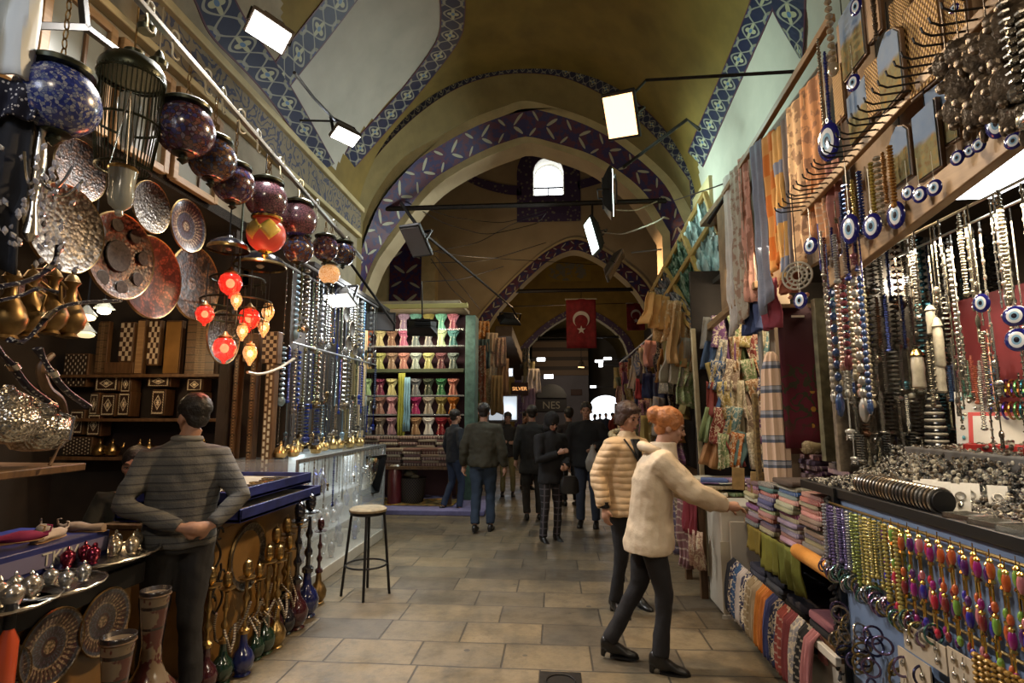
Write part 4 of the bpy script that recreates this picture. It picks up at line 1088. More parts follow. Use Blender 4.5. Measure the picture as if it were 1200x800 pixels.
# ---- second counter with two blue trays
e = empty('wood_counter', (-2.55, 4.12, 0), 'orange varnished counter carrying the two blue display trays', 'counter')
mb = MB(); mb.bx(-.4, .35, -.62, .62, 0, .9); mb.build('body', M_orange, e, bevel=.01)
mb = MB(); mb.bx(-.42, .37, -.64, .64, .9, .93); mb.build('top', M_wood, e, bevel=.006)
for i, (z, x1, lab) in enumerate(((.94, .45, 'lower blue display tray projecting over the hookahs'),(1.05,.36,'upper blue display tray with pens and small wares'))):
    e = empty('display_tray', (-2.5, 4.15, z), lab, 'tray', 'blue display trays')
    mb = MB(); mb.bx(-.42, x1, -.62, .62, 0, .02); mb.build('base', M_bluebox, e)
    mb = MB()
    for (a0,a1,b0,b1) in ((-.42,x1,-.62,-.6),(-.42,x1,.6,.62),(x1-.02,x1,-.62,.62),(-.42,-.4,-.62,.62)): mb.bx(a0,a1,b0,b1,0,.085)
    mb.build('rim', M_bluebox, e, bevel=.004)
    mb = MB(); mb.bx(-.4, x1-.02, -.6, .6, .02, .05); mb.build('lining', M_cream2, e)
pn = None
for k in range(22):
    loc = (-2.42+.22*rnd.random(), 3.62+k*.047, 1.105); lab = 'small dark pen box lying in the upper blue tray'
    if pn is None:
        pn = tag(MB().box((0,0,0),(.12,.022,.018)).build('pen_box', M_oc, bevel=.003), lab, 'pen box', 'pen boxes in the upper blue tray'); pn.location = loc; pn.color = (.1,.07,.05,1)
    else: copy_tree(pn, loc, lab, rz=rnd.uniform(-.3,.3), color=rnd.choice([(.1,.07,.05),(.3,.22,.1),(.25,.25,.22),(.05,.05,.08)]))
plate(291,651,38,-2.19,M_platS,'big greyish silvered plate on the orange counter front','silvered plates','wall_plate')
for i,(px,py,h) in enumerate(((252,640,40),(254,690,45))):
    p = atX(px,py,-2.17); e = empty('scroll_ornament', p, ['upper wrought iron scroll on the orange counter','lower wrought iron scroll on the orange counter'][i], 'ornament')
    mb = MB()
    for sx in (-1,1):
        mb.tube([(0, sx*(.09-.06*t)*math.sin(t*5)*.9+.0, -.15+.3*t) for t in [j/24 for j in range(25)]], .008, 6)
        mb.tube([(0, sx*.045+.035*math.cos(t), .07*sx+.035*math.sin(t)) for t in [j/12*5 for j in range(13)]], .007, 6)
    mb.build('scroll', M_iron, e)

# ---- hookahs
def hookah(loc, h, glass, metal, label, hose=True, group='water pipes standing on the floor'):
    e = empty('hookah', loc, label, 'water pipe', group, rz=rnd.uniform(0,6)); e.scale = (h/.8,)*3
    mb = MB(); mb.lathe([(.05,0),(.062,.006),(.05,.02),(.075,.06),(.082,.11),(.062,.16),(.03,.2),(.024,.27),(.032,.29)], 20); mb.build('glass_base', glass, e, ang=60)
    mb = MB(); mb.lathe([(.036,.285),(.038,.31),(.016,.33),(.014,.38),(.026,.4),(.028,.42),(.012,.45),(.011,.5),(.022,.52),(.024,.54),(.012,.57),(.01,.64),(.02,.65)], 14); mb.build('stem', metal, e)
    mb = MB(); mb.lathe([(.01,.66),(.058,.672),(.062,.68),(.01,.678)], 20); mb.build('ash_plate', metal, e)
    mb = MB(); mb.lathe([(.012,.68),(.03,.7),(.036,.74),(.03,.75),(.014,.755)], 14); mb.build('bowl', metal, e)
    mb = MB(); mb.lathe([(.034,.745),(.036,.76),(.025,.79),(.006,.80),(.003,.82)], 14); mb.build('wind_cap', metal, e)
    if hose:
        mb = MB(); mb.tube([(.02,0,.36),(.06,.0,.39),(.10,.02,.34),(.09,.05,.24),(.04,.07,.3),(-.02,.07,.4),(-.07,.04,.34),(-.08,0,.22),(-.04,-.06,.3),(.03,-.07,.42),(.06,-.06,.52)], .009, 7); mb.build('hose', M_hose, e)
    return e
M_hose = mat('hookah_hose', lambda: mix((.35,.3,.2), (.08,.04,.03), fract(xyz(coords())[2]*60) < .5), .6)
for px, py, h, g, m, lab, hs in (
 (238,812,.72,M_gred,M_brass,'nearest hookah with a gold body beside the man\'s leg',0),(259,800,.66,M_ggreen,M_brass,'green glass hookah with a short gold cup, nearest of the green ones',1),
 (283,790,.70,M_gblue,M_brass,'dark blue glass hookah with its hose wound at the neck',1),(298,772,.62,M_ggreen,M_brass,'small green hookah behind the blue one',1),
 (309,765,.72,M_ggreen,M_brass,'tall green glass hookah in the middle of the row',1),(322,758,.70,M_brass,M_brass,'hookah with an all brass base',1),
 (334,742,.72,M_gblack,M_brass,'black glass hookah right of the all brass one',1),(345,736,.95,M_gred,M_gblack,'very tall dark red and black hookah',0),
 (358,722,.98,M_gblue,M_gblack,'very tall cobalt blue hookah at the end of the row',0),(300,748,.8,M_gred,M_brass,'red based hookah standing in the back row under the plate',0),
 (316,738,.84,M_ggreen,M_brass,'back row hookah with a tall gold stem',0),(330,726,.86,M_gblack,M_brass,'rearmost gold topped hookah against the counter',0),(372,706,.72,M_brassd,M_gred,'amber and purple bottle shaped hookah by the glass case',0)):
    p = atZ(px, min(py, 900), 0); p.x = max(p.x, -2.1); hookah(p, h, g, m, lab, bool(hs))

# ============================================================ LEFT: silver bead shop
def rope_mat(): 
    x, y, z = xyz(coords()); k = absn(fract(z*26)-.5) < .42
    return mix((.05,.04,.03), mix(ocolor(), (0,0,0), tnoise(coords(), 30)*.5), k)
M_bead = mat('bead_glaze', lambda: mix(ocolor(), (0,0,0), tnoise(coords(), 30)*.5), .18, .35, coat=.6)
M_trink = mat('trinket_silver', lambda: mix(ocolor(), (.02,.02,.02), tnoise(coords(), 40)*.6), .2, .85)
SV = []
def strand_variants():
    specs = [(.014,.5,'round'),(.008,.45,'chain'),(.011,.55,'mixed'),(.007,.42,'pend'),(.02,.4,'big'),(.006,.6,'chain')]
    for r, L, kind in specs:
        mb = MB(); 
        if kind == 'chain':
            mb.tube([(0,0,0),(0.002,0,-L*.5),(0,0,-L+.04)], r*.5, 5)
            for k in range(int(L/.05)): mb.ell((0,0,-.03-k*.05), (r,r,r*1.4), 6, 4)
        elif kind == 'pend':
            mb.tube([(0,0,0),(0,0,-L+.08)], .003, 4); mb.ell((0,0,-L+.06), (.02,.008,.028), 8, 5); mb.ell((0,0,-L+.02), (.012,.007,.014), 8, 4)
            for k in range(3): mb.tube([(-.012+.012*k,0,-L+.04),(-.014+.014*k,0,-L-.02)], .0025, 4)
        else:
            z = 0
            while z < L:
                rr = r*(1 if kind != 'mixed' else (.6 + .6*((z*37)%1))); mb.ell((0,0,-z-rr), (rr,rr,rr*(.9 if kind != 'big' else .7)), 7, 5); z += rr*1.85
        mb.ell((0,0,-L), (r*1.4,r*1.1,r*1.9), 8, 5)
        SV.append((mb, L))
strand_variants()
SPR = {}
def strand(kind, loc, color, label, group, m=None, length=None, name='bead_strand', cat='beads'):
    m = m or M_bead; key = (kind, m.name)
    if key not in SPR:
        o = SV[kind][0].build(name, m); SPR[key] = o
    else: o = SPR[key].copy(); COL.objects.link(o)
    o.name = name
    o.location = loc; o.color = (*color, 1); tag(o, label, cat, group)
    if length: k = length/SV[kind][1]; o.scale = (1, 1, k)
    o.rotation_euler = (0, 0, rnd.uniform(0, 3))
    return o
# shop shell
mb = MB(); mb.bx(-3.4, -3.35, 5.3, 8.2, 0, 3.3); struct(mb.build('wall_left', M_dark))
mb = MB(); mb.bx(-3.35, -2.45, 5.3, 7.9, 3.15, 3.2); struct(mb.build('ceiling', M_dark))
e = empty('strand_rack', (-2.42, 5.95, 3.1), 'long metal rack above the silver bead shop front', 'rack')
mb = MB(); mb.tube([(0,-1.1,0),(0,1.3,0)], .012, 6); mb.tube([(-.2,-1.1,0),(-.2,1.3,0)], .012, 6); mb.build('bar', M_steel, e)
mb = MB(); mb.tube([(0,-1.1,-.8),(0,1.3,-.8)], .01, 6); mb.build('bar', M_steel, e)
CS = [((.5,.5,.47),'silver'),((.03,.06,.35),'deep blue'),((.25,.4,.5),'pale blue'),((.35,.3,.2),'bronze'),((.55,.52,.42),'ivory'),((.3,.35,.2),'olive green'),((.08,.1,.16),'slate')]
nb = 0
for row, (z, L) in enumerate(((3.08,.75),(2.3,.62),(1.75,.38))):
    for k in range(40):
        Y = 5.0 + k*.059; c, cn = CS[rnd.choice([0,0,0,1,2,3,4,5,6])]; kd = rnd.randrange(6)
        X = -2.42 - .18*(k%2) - .02*rnd.random()
        lab = '%s %s strand in the %s bead shop row' % (cn, ['round bead','thin chain','mixed bead','pendant','large bead','long chain'][kd], ['top','middle','lowest'][row])
        strand(kd, (X, Y, z), c, lab, 'strands on the bead shop front', M_bead if c[2] > c[0] else M_trink, L*rnd.uniform(.8,1.05)).scale.x = 1.6
# round dark pans and glass beads at the end of the front
for i, (px, py, r) in enumerate(((406,368,9),(413,385,9),(409,402,9),(417,352,7),(416,410,7))):
    plate(px, py, r, -2.3, M_platS, 'small metal plate at the far end of the bead shop, '+['second from top','third from top','fourth from top','topmost','lowest'][i], 'little plates at the bead shop end', 'hanging_plate')
# dark board with trinkets behind
mb = MB(); mb.bx(-2.95,-2.9,5.3,7.4,1.3,3.1); tag(mb.build('back_board', M_dark), 'dark board behind the strands of the bead shop', 'board')
# ---- glass showcase
M_lit = mat('showcase_lining', (.5,.56,.56), .5)
e = empty('glass_showcase', (-2.62, 6.1, 0), 'long glass showcase glowing white inside, behind the stool', 'showcase')
mb = MB(); mb.bx(-.3,.32,-1.25,1.3,0,.12); mb.build('plinth', M_white2, e, bevel=.006)
mb = MB(); mb.bx(-.3,-.28,-1.25,1.3,.12,1.2); mb.build('back_panel', M_lit, e)
mb = MB(); mb.bx(-.3,.3,-1.25,1.3,1.2,1.23); mb.build('top', M_glass, e)
for z in (.45,.8): mb = MB(); mb.bx(-.28,.28,-1.24,1.29,z,z+.012); mb.build('shelf', M_glass, e)
mb = MB(); mb.bx(.305,.312,-1.25,1.3,.12,1.2); mb.build('front_glass', M_glass, e)
mb = MB(); mb.bx(-.28,.3,-1.25,-1.243,.12,1.2); mb.build('end_glass', M_glass, e)
mb = MB()
for y in (-1.25,1.3):
    for x in (-.3,.31): mb.bx(x-.012,x+.012,y-.012,y+.012,.12,1.23)
for x in (-.3,.31): mb.bx(x-.012,x+.012,-1.25,1.3,1.2,1.235)
mb.build('frame', M_steel, e)
lamp('showcase_light', 'AREA', (-2.6, 6.1, 1.18), 13, (.9,.97,1), 2.2, aim=(-2.6, 6.1, 0), sy=.3)
for k in range(60):
    z = (.812,.462,.125)[k%3]; lab = 'silver ware piece on the %s shelf of the glass showcase' % ('upper','middle','bottom')[k%3]
    copy_tree(cup0, (-2.62+rnd.uniform(-.2,.22), 4.95+ (k//3)*.122, z), lab, color=rnd.choice([(.5,.5,.5),(.3,.3,.33),(.6,.6,.58),(.08,.1,.3)]), scale=(1.2, 1.2, rnd.uniform(1.2,2.2)), group='ware in the glass showcase')
for k in range(26):
    c, cn = CS[rnd.choice([0,0,3,4,1])]
    strand(rnd.choice([1,2,3,5]), (-2.27+.02*rnd.random(), 4.9+k*.09, 1.22), c, cn+' necklace hung over the showcase front', 'necklaces over the showcase', M_trink, rnd.uniform(.25,.5), 'necklace', 'necklace')
# figures and small bottles on top of the showcase
for k in range(16):
    copy_tree(tp, (-2.75+.3*rnd.random(), 5.0+k*.14, 1.235), 'silver teapot on the showcase top, '+('%s in the row' % (['nearest','second','third','fourth','fifth','sixth','seventh','eighth','ninth','tenth','eleventh','twelfth','thirteenth','fourteenth','fifteenth','last'][k])), rz=k*1.3, group='teapots on the showcase top')
# standing mirror
e = empty('table_mirror', atX(437,556,-2.28), 'black framed mirror leaning above the far end of the showcase', 'mirror', rot=(.25,0,1.1))
mb = MB()
for a in (((-.16,0,-.24),(-.2,0,.24)),((.16,0,-.24),(.16,0,.24)),((-.16,0,-.24),(.16,0,-.24)),((-.2,0,.24),(.16,0,.24))): mb.bar(a[0], a[1], .025, .02)
mb.build('frame', M_black, e, bevel=.003)
mb = MB(); mb.poly([(-.16,-.0,-.24),(.16,0,-.24),(.16,0,.24),(-.2,0,.24)]); mb.build('mirror_glass', mat('mirror', (.75,.8,.8), .04, 1), e, solid=.004)
# ---- bar stool
sc = atZ(422, 700, 0); e = empty('bar_stool', (sc.x+.02, sc.y+.08, 0), 'tall round bar stool with black legs and a foot ring', 'stool')
mb = MB(); mb.lathe([(.002,.74),(.16,.74),(.172,.748),(.172,.765),(.15,.78),(.002,.785)], 28); mb.build('seat', mat('stool_seat', mottled((.20,.16,.09), .3, 20), .8), e)
for k in range(4):
    a = PI/4*0 + PI/2*k + .25; mb = MB(); mb.tube([(.13*math.cos(a),.13*math.sin(a),.735),(.15*math.cos(a),.15*math.sin(a),.7),(.215*math.cos(a),.215*math.sin(a),.0)], .0125, 8); mb.build('leg', M_black, e)
mb = MB(); mb.tube([(.185*math.cos(t),.185*math.sin(t),.27) for t in [2*PI*j/28 for j in range(29)]], .009, 6, cap=False); mb.build('foot_ring', M_black, e)
mb = MB(); mb.lathe([(.15,.715),(.165,.72),(.165,.74),(.15,.74)], 28, cap=False); mb.build('seat_rim', M_black, e)

# ============================================================ scarf shop facing the camera
SY = 10.5
a = atY(420, 362, SY); b = atY(545, 362, SY); X0, X1 = a.x, b.x
mb = MB(); mb.bx(X0-.6, X1+.05, SY+.25, SY+.3, 0, 3.7); struct(mb.build('wall_shop', mat('dark_maroon_lining', (.035,.012,.02), .9)))
mb = MB(); mb.bx(X0-.6, X1+.05, SY-.9, SY+.3, 3.62, 3.68); struct(mb.build('ceiling', M_beige))
e = empty('fascia_strip', ((X0+X1)/2, SY-.88, 3.58), 'lit yellowish fascia strip over the scarf shop', 'fascia')
mb = MB(); mb.box((0,0,0),(X1-X0+.4,.05,.09)); mb.build('board', mat('fascia_yellow', (.45,.4,.15), .6), e, bevel=.01)
a, b = atY(546, 380, SY-.3), atY(556, 560, SY-.3)
mb = MB(); mb.bx(a.x, b.x, SY-.35, SY+.1, 0, 3.5); tag(mb.build('door_post', mat('green_painted_post', mottled((.06,.12,.10), .4, 9), .6), bevel=.01), 'worn green wooden post at the right of the scarf shop', 'post')
def bust():
    e = empty('scarf_display', (0,0,0), 'x', 'scarf', 'scarves on display busts'); mb = MB(); rings = []
    for z, rx, ry in ((0,.085,.06),(.02,.09,.062),(.08,.07,.05),(.14,.048,.04),(.18,.06,.045),(.24,.09,.055),(.29,.112,.06),(.315,.118,.055),(.325,.10,.045)):
        rings.append([Vector((rx*math.cos(2*PI*k/24)*(1+.07*math.cos(k*PI)*(1 if z<.3 else .3)), ry*math.sin(2*PI*k/24)*(1+.12*math.cos(k*PI)), z)) for k in range(24)])
    mb.loft(rings); mb.build('drape', M_cloth, e)
    mb = MB(); mb.tube([(.085*math.cos(t), -.05-.02*math.sin(t), .315-.055*math.sin(t)) for t in [PI*j/10 for j in range(11)]], .012, 6); mb.build('neck_fold', M_cloth, e)
    mb = MB(); mb.tube([(-.03,-.055,.2),(-.045,-.07,.1),(-.04,-.065,.0)], [.016,.024,.02], 6, sq=.6); mb.tube([(.03,-.055,.2),(.04,-.07,.1),(.035,-.065,.01)], [.016,.022,.02], 6, sq=.6); mb.build('scarf_tail', M_clothP, e)
    return e
B0 = None
cols_x = [430,445,459,473,487,502,517,531]
rows = [(387,[None,None,None,(.28,.2,.3,'mauve'),(.2,.4,.36,'teal'),(.35,.32,.12,'mustard'),(.3,.62,.5,'mint'),(.6,.28,.35,'rose pink')]),
 (406,[(.5,.2,.1,'rust'),(.55,.5,.3,'cream and green'),(.32,.2,.14,'brown'),(.5,.2,.3,'raspberry'),(.25,.3,.3,'grey green'),(.35,.35,.36,'grey'),(.65,.75,.5,'pale lime'),(.2,.42,.42,'turquoise patterned')]),
 (433,[(.42,.3,.14,'tan'),(.45,.45,.2,'pale yellow'),(.35,.25,.18,'light brown'),(.55,.3,.25,'salmon'),(.5,.55,.5,'white green'),(.6,.58,.3,'straw'),(.26,.12,.13,'dark plum'),(.3,.35,.33,'sage patterned')]),
 (463,[(.45,.6,.35,'light green'),(.28,.06,.12,'wine'),(.75,.7,.4,'cream yellow'),None,(.3,.3,.3,'charcoal grey'),(.12,.14,.09,'black and olive'),(.1,.3,.14,'emerald'),(.7,.35,.28,'coral striped')]),
 (485,[(.4,.42,.33,'grey green'),(.42,.25,.2,'copper brown'),(.75,.45,.5,'light pink'),None,(.5,.05,.2,'fuchsia'),(.55,.48,.4,'beige'),(.4,.32,.12,'gold edged'),(.6,.25,.04,'orange')]),
 (509,[(.3,.27,.2,'khaki'),(.35,.28,.22,'taupe'),(.62,.42,.48,'pale rose'),None,(.5,.32,.18,'caramel'),(.8,.75,.68,'white'),(.4,.04,.06,'crimson'),(.3,.08,.05,'dark red')])]
RN = ['top','second','third','fourth','fifth','lowest']
for ri, (y, cs) in enumerate(rows):
    for ci, c in enumerate(cs):
        if not c: continue
        p = atY(cols_x[ci], y, SY); lab = '%s scarf on a display bust in the %s row of the scarf shop' % (c[3], RN[ri])
        if B0 is None:
            B0 = bust(); B0.location = p; B0['label'] = lab; B0.color = (*c[:3],1)
            for k in B0.children: k.color = (*c[:3],1)
        else: copy_tree(B0, p, lab, color=tuple(q**1.35 for q in c[:3]), rz=rnd.uniform(-.15,.15))
def shelf(y, lab, x0=420, x1=545, d=.22, th=.03, m=None, Y=SY):
    a, b = atY(x0, y, Y), atY(x1, y, Y); mb = MB(); mb.bx(a.x, b.x, Y-d/2, Y+d/2+.14, a.z-th, a.z); return tag(mb.build('shelf', m or M_glass, bevel=.003), lab, 'shelf', 'scarf shop shelves')
for (y, lab) in ((387,'glass shelf under the top row of scarves'),(406,'glass shelf under the second row of scarves'),(463,'glass shelf under the fourth row of scarves'),(485,'glass shelf under the fifth row of scarves')): shelf(y, lab)
shelf(433, 'thick dark green shelf across the middle of the scarf shop', th=.07, m=mat('dark_green_wood', (.05,.06,.03), .5), d=.3)
shelf(509.5, 'lowest glass shelf above the folded textiles')
for i, (px, c, y0, y1, lab) in enumerate(((471,(.35,.36,.05),437,513,'long olive yellow scarf hanging between the busts'),(477,(.25,.45,.55),442,505,'long light blue scarf hanging beside the olive one'),(420,(.12,.2,.28),463,500,'slate blue scarf hanging at the left end'),(426,(.28,.35,.4),464,500,'grey blue scarf hanging next to the slate one'),(424,(.35,.28,.2),443,462,'taupe scarf at the left end of the fourth row'))):
    a = atY(px, y0, SY-.16); h = a.z - atY(px, y1, SY-.16).z
    o = drape(None, .13, h, 3, .03, 12, 8, seed=i).build('hanging_scarf', M_cloth, solid=.006); o.location = a; o.color = (*c,1); tag(o, lab, 'scarf', 'long scarves hanging between the busts')
# folded textiles
def folded():
    mb = MB(); rings = []
    for x in [-.5,-.46,-.2,0,.2,.46,.5]:
        r = 1 if abs(x) < .5 else .86
        rings.append([Vector((x, y*r, z*r)) for y, z in ((-.48,.0),(-.5,.3),(-.5,.7),(-.47,1),(0,1.03),(.5,.95),(.5,.05),(0,-.03))])
    mb.loft(rings)
    return mb
FOLD = None
def fold(loc, size, color, label, group, m=None, rz=0):
    global FOLD
    if FOLD is None: FOLD = {}
    m = m or M_cloth
    if m.name not in FOLD: FOLD[m.name] = folded().build('folded_cloth', m, ang=50); o = FOLD[m.name]
    else: o = FOLD[m.name].copy(); COL.objects.link(o)
    o.location = loc; o.scale = size; o.color = (*color,1); o.rotation_euler = (0,0,rz); tag(o, label, 'folded cloth', group); return o
ORD = ['bottom','second','third','fourth','fifth','sixth','seventh','eighth','ninth','tenth','eleventh','twelfth','thirteenth','fourteenth','fifteenth','sixteenth','seventeenth']
def stack(x, y, z, n, w, d, t, cols, where, group, m=None, rz=0, jit=.02):
    for k in range(n):
        c = cols[k % len(cols)] if not callable(cols) else cols(k)
        nm = 'topmost' if k == n-1 else ORD[k] + ' from the bottom' if k else 'bottom'
        mm = m if not isinstance(m, (list, tuple)) else m[k % len(m)]; c = tuple(q*.62 for q in c)
        fold((x+rnd.uniform(-jit,jit), y+rnd.uniform(-jit,jit), z+k*t), (w, d, t*.97), c, ('%s folded cloth of %s' % (nm, where)), group, mm, rz+rnd.uniform(-.04,.04))
SCOL = [(.28,.13,.09),(.42,.3,.2),(.22,.12,.12),(.5,.4,.28),(.3,.16,.14),(.18,.12,.1),(.38,.22,.16)]
a = atY(430, 528, SY-.45); zt2 = a.z
for i, px in enumerate((436,457,480,502,523)):
    p = atY(px, 528, SY-.3); stack(p.x, SY-.3, p.z, 5, .34, .3, .055, SCOL[i%3:]+SCOL, 'the '+['first','second','third','fourth','last'][i]+' back row stack in the scarf shop', 'folded textiles of the scarf shop', [M_clothS, M_cloth])
for i, px in enumerate((462,484,506,525)):
    p = atY(px, 545, SY-.8); stack(p.x, SY-.8, p.z, 6, .33, .3, .05, SCOL[::-1][i%3:]+SCOL, 'the '+['first','second','third','last'][i]+' front row stack in the scarf shop', 'folded textiles of the scarf shop', [M_clothS, M_cloth])
p = atY(460, 528, SY-.3); q = atY(460, 545, SY-.8)
e = empty('textile_table', ((X0+X1)/2, SY-.5, 0), 'stepped table carrying the folded textiles of the scarf shop', 'table')
mb = MB(); mb.bx(-1.1, 1.05, .02, .42, p.z-.06, p.z); mb.build('upper_step', M_wood, e)
mb = MB(); mb.bx(-1.0, 1.05, -.5, .02, q.z-.05, q.z); mb.build('lower_step', M_wood, e)
for x in (-.9,1.0):
    for y in (-.4,.35): mb = MB(); mb.bx(x-.03,x+.03,y-.03,y+.03,0,q.z-.05 if y < 0 else p.z-.06); mb.build('leg', M_wood, e)
# things on the raised platform
PZ = .08
pa = atZ(446, 602, 0); mb = MB(); mb.bx(-4.6, -1.15, 9.05, 10.7, 0, PZ); tag(mb.build('platform', mat('lilac_carpeted_platform', mottled((.16,.15,.30), .2, 8), .8), bevel=.01), 'low lilac carpeted platform in front of the scarf shop', 'platform')
mb = MB(); mb.grid(lambda u, v: Vector((-3.3+1.55*u, 9.45+.75*v, PZ+.012+.012*math.sin(u*19)*math.sin(v*9))), 30, 12)
tag(mb.build('rug', mat('orange_rug', lambda: ramp(tvor(coords(), 9), [(.2,(.5,.22,.03)),(.5,(.28,.2,.06)),(.8,(.12,.08,.03))]), .9), solid=.01), 'rumpled orange and yellow rug on the platform', 'rug')
p = atZ(459, 592, PZ); e = empty('waste_bin', (p.x, p.y+.15, PZ), 'slim dark red bin with a white rim beside the showcase end', 'bin')
mb = MB(); mb.lathe([(.11,0),(.125,.01),(.125,.62),(.115,.64)], 20); mb.build('body', mat('dark_red_enamel', (.10,.012,.015), .3, coat=.5), e)
mb = MB(); mb.lathe([(.127,.62),(.132,.65),(.11,.68),(.02,.69)], 20); mb.build('lid', M_silver, e)
p = atZ(481, 590, PZ); e = empty('wicker_basket', (p.x, p.y+.1, PZ), 'dark round wicker basket heaped with goods on the orange rug', 'basket')
def wick():
    x, y, z = xyz(coords()); a = atan2(y, x); return mix((.01,.009,.008), (.07,.055,.035), (sin(a*30)*sin(z*120)) > 0)
mb = MB(); mb.lathe([(.16,0),(.19,.02),(.22,.2),(.24,.42),(.25,.44),(.22,.43)], 24); mb.build('body', mat('dark_wicker', wick, .7), e)
for k in range(14):
    mb = MB(); a = rnd.uniform(0,6.3); rr = rnd.uniform(0,.15); mb.ell((rr*math.cos(a), rr*math.sin(a), .45+.1*rnd.random()), (.07,.05,.04), 8, 5, Matrix.Rotation(a, 3, 'Z')); mb.build('bundle', mat('bundle_wool_%d' % k, rnd.choice([(.2,.16,.1),(.3,.28,.2),(.1,.1,.09)]), .9) if k < 3 else rnd.choice([MATS['bundle_wool_0'],MATS['bundle_wool_1'],MATS['bundle_wool_2']]), e)

# ============================================================ far left row of shops
def shop_block(name, x0, x1, y0, y1, z, m, kind=True):
    mb = MB(); mb.bx(x0, x1, y0, y1, 0, z); return struct(mb.build(name, m))
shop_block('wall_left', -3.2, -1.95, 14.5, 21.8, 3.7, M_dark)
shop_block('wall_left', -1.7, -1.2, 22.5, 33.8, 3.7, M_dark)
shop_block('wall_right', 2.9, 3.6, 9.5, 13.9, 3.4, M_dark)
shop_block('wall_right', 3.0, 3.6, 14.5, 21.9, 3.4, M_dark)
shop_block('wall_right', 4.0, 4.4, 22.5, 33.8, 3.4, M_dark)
def cloths(spec, X, where, group, m=None, fold=3, dy=0):
    for i, (px, py0, py1, w, c, cn) in enumerate(spec):
        Y = dy if dy else None
        a = atY(px, py0, Y) if dy else atX(px, py0, X); b = atY(px, py1, a.y)
        mb = drape(None, w, max(.1, a.z-b.z), fold, .04, 12, 8, seed=i*1.7, flare=rnd.uniform(-.1,.3)); o = mb.build('hanging_textile', m or (M_cloth if i % 2 else M_clothP), solid=.01)
        o.location = a + Vector((.02*(i%3), -.03*(i%4), 0)); o.rotation_euler = (0,0,rnd.uniform(-.4,.4)+ (0 if dy else .5)); o.color = (*c,1); tag(o, '%s textile hanging %s' % (cn, where), 'textile', group)
cloths([(566,376,398,.3,(.5,.2,.04),'orange'),(576,390,412,.28,(.6,.5,.4),'cream flowered'),(584,396,430,.3,(.55,.35,.3),'pink patterned'),(568,398,432,.26,(.15,.25,.3),'teal and white'),(577,412,450,.28,(.6,.55,.5),'white'),(588,420,462,.26,(.5,.32,.2),'tan'),(570,430,478,.28,(.4,.33,.2),'straw coloured'),(582,440,486,.26,(.55,.4,.2),'sand coloured')], 0, 'outside the first shop beyond the green post', 'textiles beyond the green post', dy=12.6)
cloths([(561,405,500,.34,(.38,.13,.07),'long brick red fringed'),(557,440,500,.2,(.3,.28,.08),'long olive')], 0, 'against the green post', 'textiles beyond the green post', dy=12.2)
cloths([(614,408,432,.4,(.12,.16,.2),'dark blue'),(619,424,448,.4,(.55,.5,.3),'yellowish'),(624,432,460,.4,(.7,.66,.7),'white'),(620,455,482,.4,(.5,.35,.5),'lilac'),(616,440,470,.3,(.6,.6,.62),'pale grey')], 0, 'beside the lettered shop sign', 'textiles by the lettered sign', dy=18)
# lettered signs
M_sign = mat('dark_red_sign', (.06,.02,.012), .6)
def sign(px0, py0, px1, py1, Y, m, txt, size, tm, label, rz=0):
    a, b = atY(px0, py1, Y), atY(px1, py0, Y); c = (a+b)/2
    e = empty('shop_sign', c, label, 'sign', rz=rz); mb = MB(); mb.box((0,0,0),(b.x-a.x,.05,b.z-a.z)); mb.build('board', m, e, bevel=.01)
    text(txt, size, (0,-.03,0), (PI/2,0,0), tm, e); return e
sign(599,448,619,463,17.8,M_sign,'SILVER',.165,mat('lit_orange_lettering',(.9,.5,.2),.5,emit=(1,.45,.15),estr=1.5),'small dark sign with glowing letters on the left row')
sign(628,468,664,482,30.12,mat('dark_sign_board',(.03,.025,.025),.5),'NES',.56,mat('pale_sign_letters',(.5,.45,.35),.5),'wide dark sign with pale capital letters at the end of the street')
sign(669,456,682,463,30.14,M_sign,'--',.2,M_sign,'small reddish board on the grey end wall')
# dark arched door under the wide sign, roller shutters and grey fascia
a, b = atY(629, 466, 30), atY(664, 466, 30)
mb = MB(); n = 12; xm = (a.x+b.x)/2; r = (b.x-a.x)/2; zt = a.z
mb.prism([(xm-r, zt)]+[(xm-r*math.cos(PI*k/n), zt+.75*math.sin(PI*k/n)) for k in range(n+1)]+[(xm+r, zt)], .1, (0,30.05,0), Matrix(((1,0,0),(0,0,-1),(0,1,0)))); struct(mb.build('door_1', mat('dark_fanlight', (.018,.02,.022), .3)))
mb = MB(); mb.bx(atY(624,470,30.2).x, atY(690,470,30.2).x, 30.2, 30.4, 0, atY(650,440,30.2).z); struct(mb.build('wall_end', mat('lilac_grey_facade', mottled((.16,.15,.18), .15, 1), .7)))
def slats(): return mix((.045,.025,.015), (.17,.105,.06), fract(xyz(coords())[2]*1.9) < .6)
mb = MB(); mb.bx(atY(624,470,30.3).x, atY(690,470,30.3).x, 30.1, 30.5, atY(650,440,30.3).z, atY(650,399,30.3).z); struct(mb.build('trim_29', mat('brown_slatted_upper_front', slats, .6)))
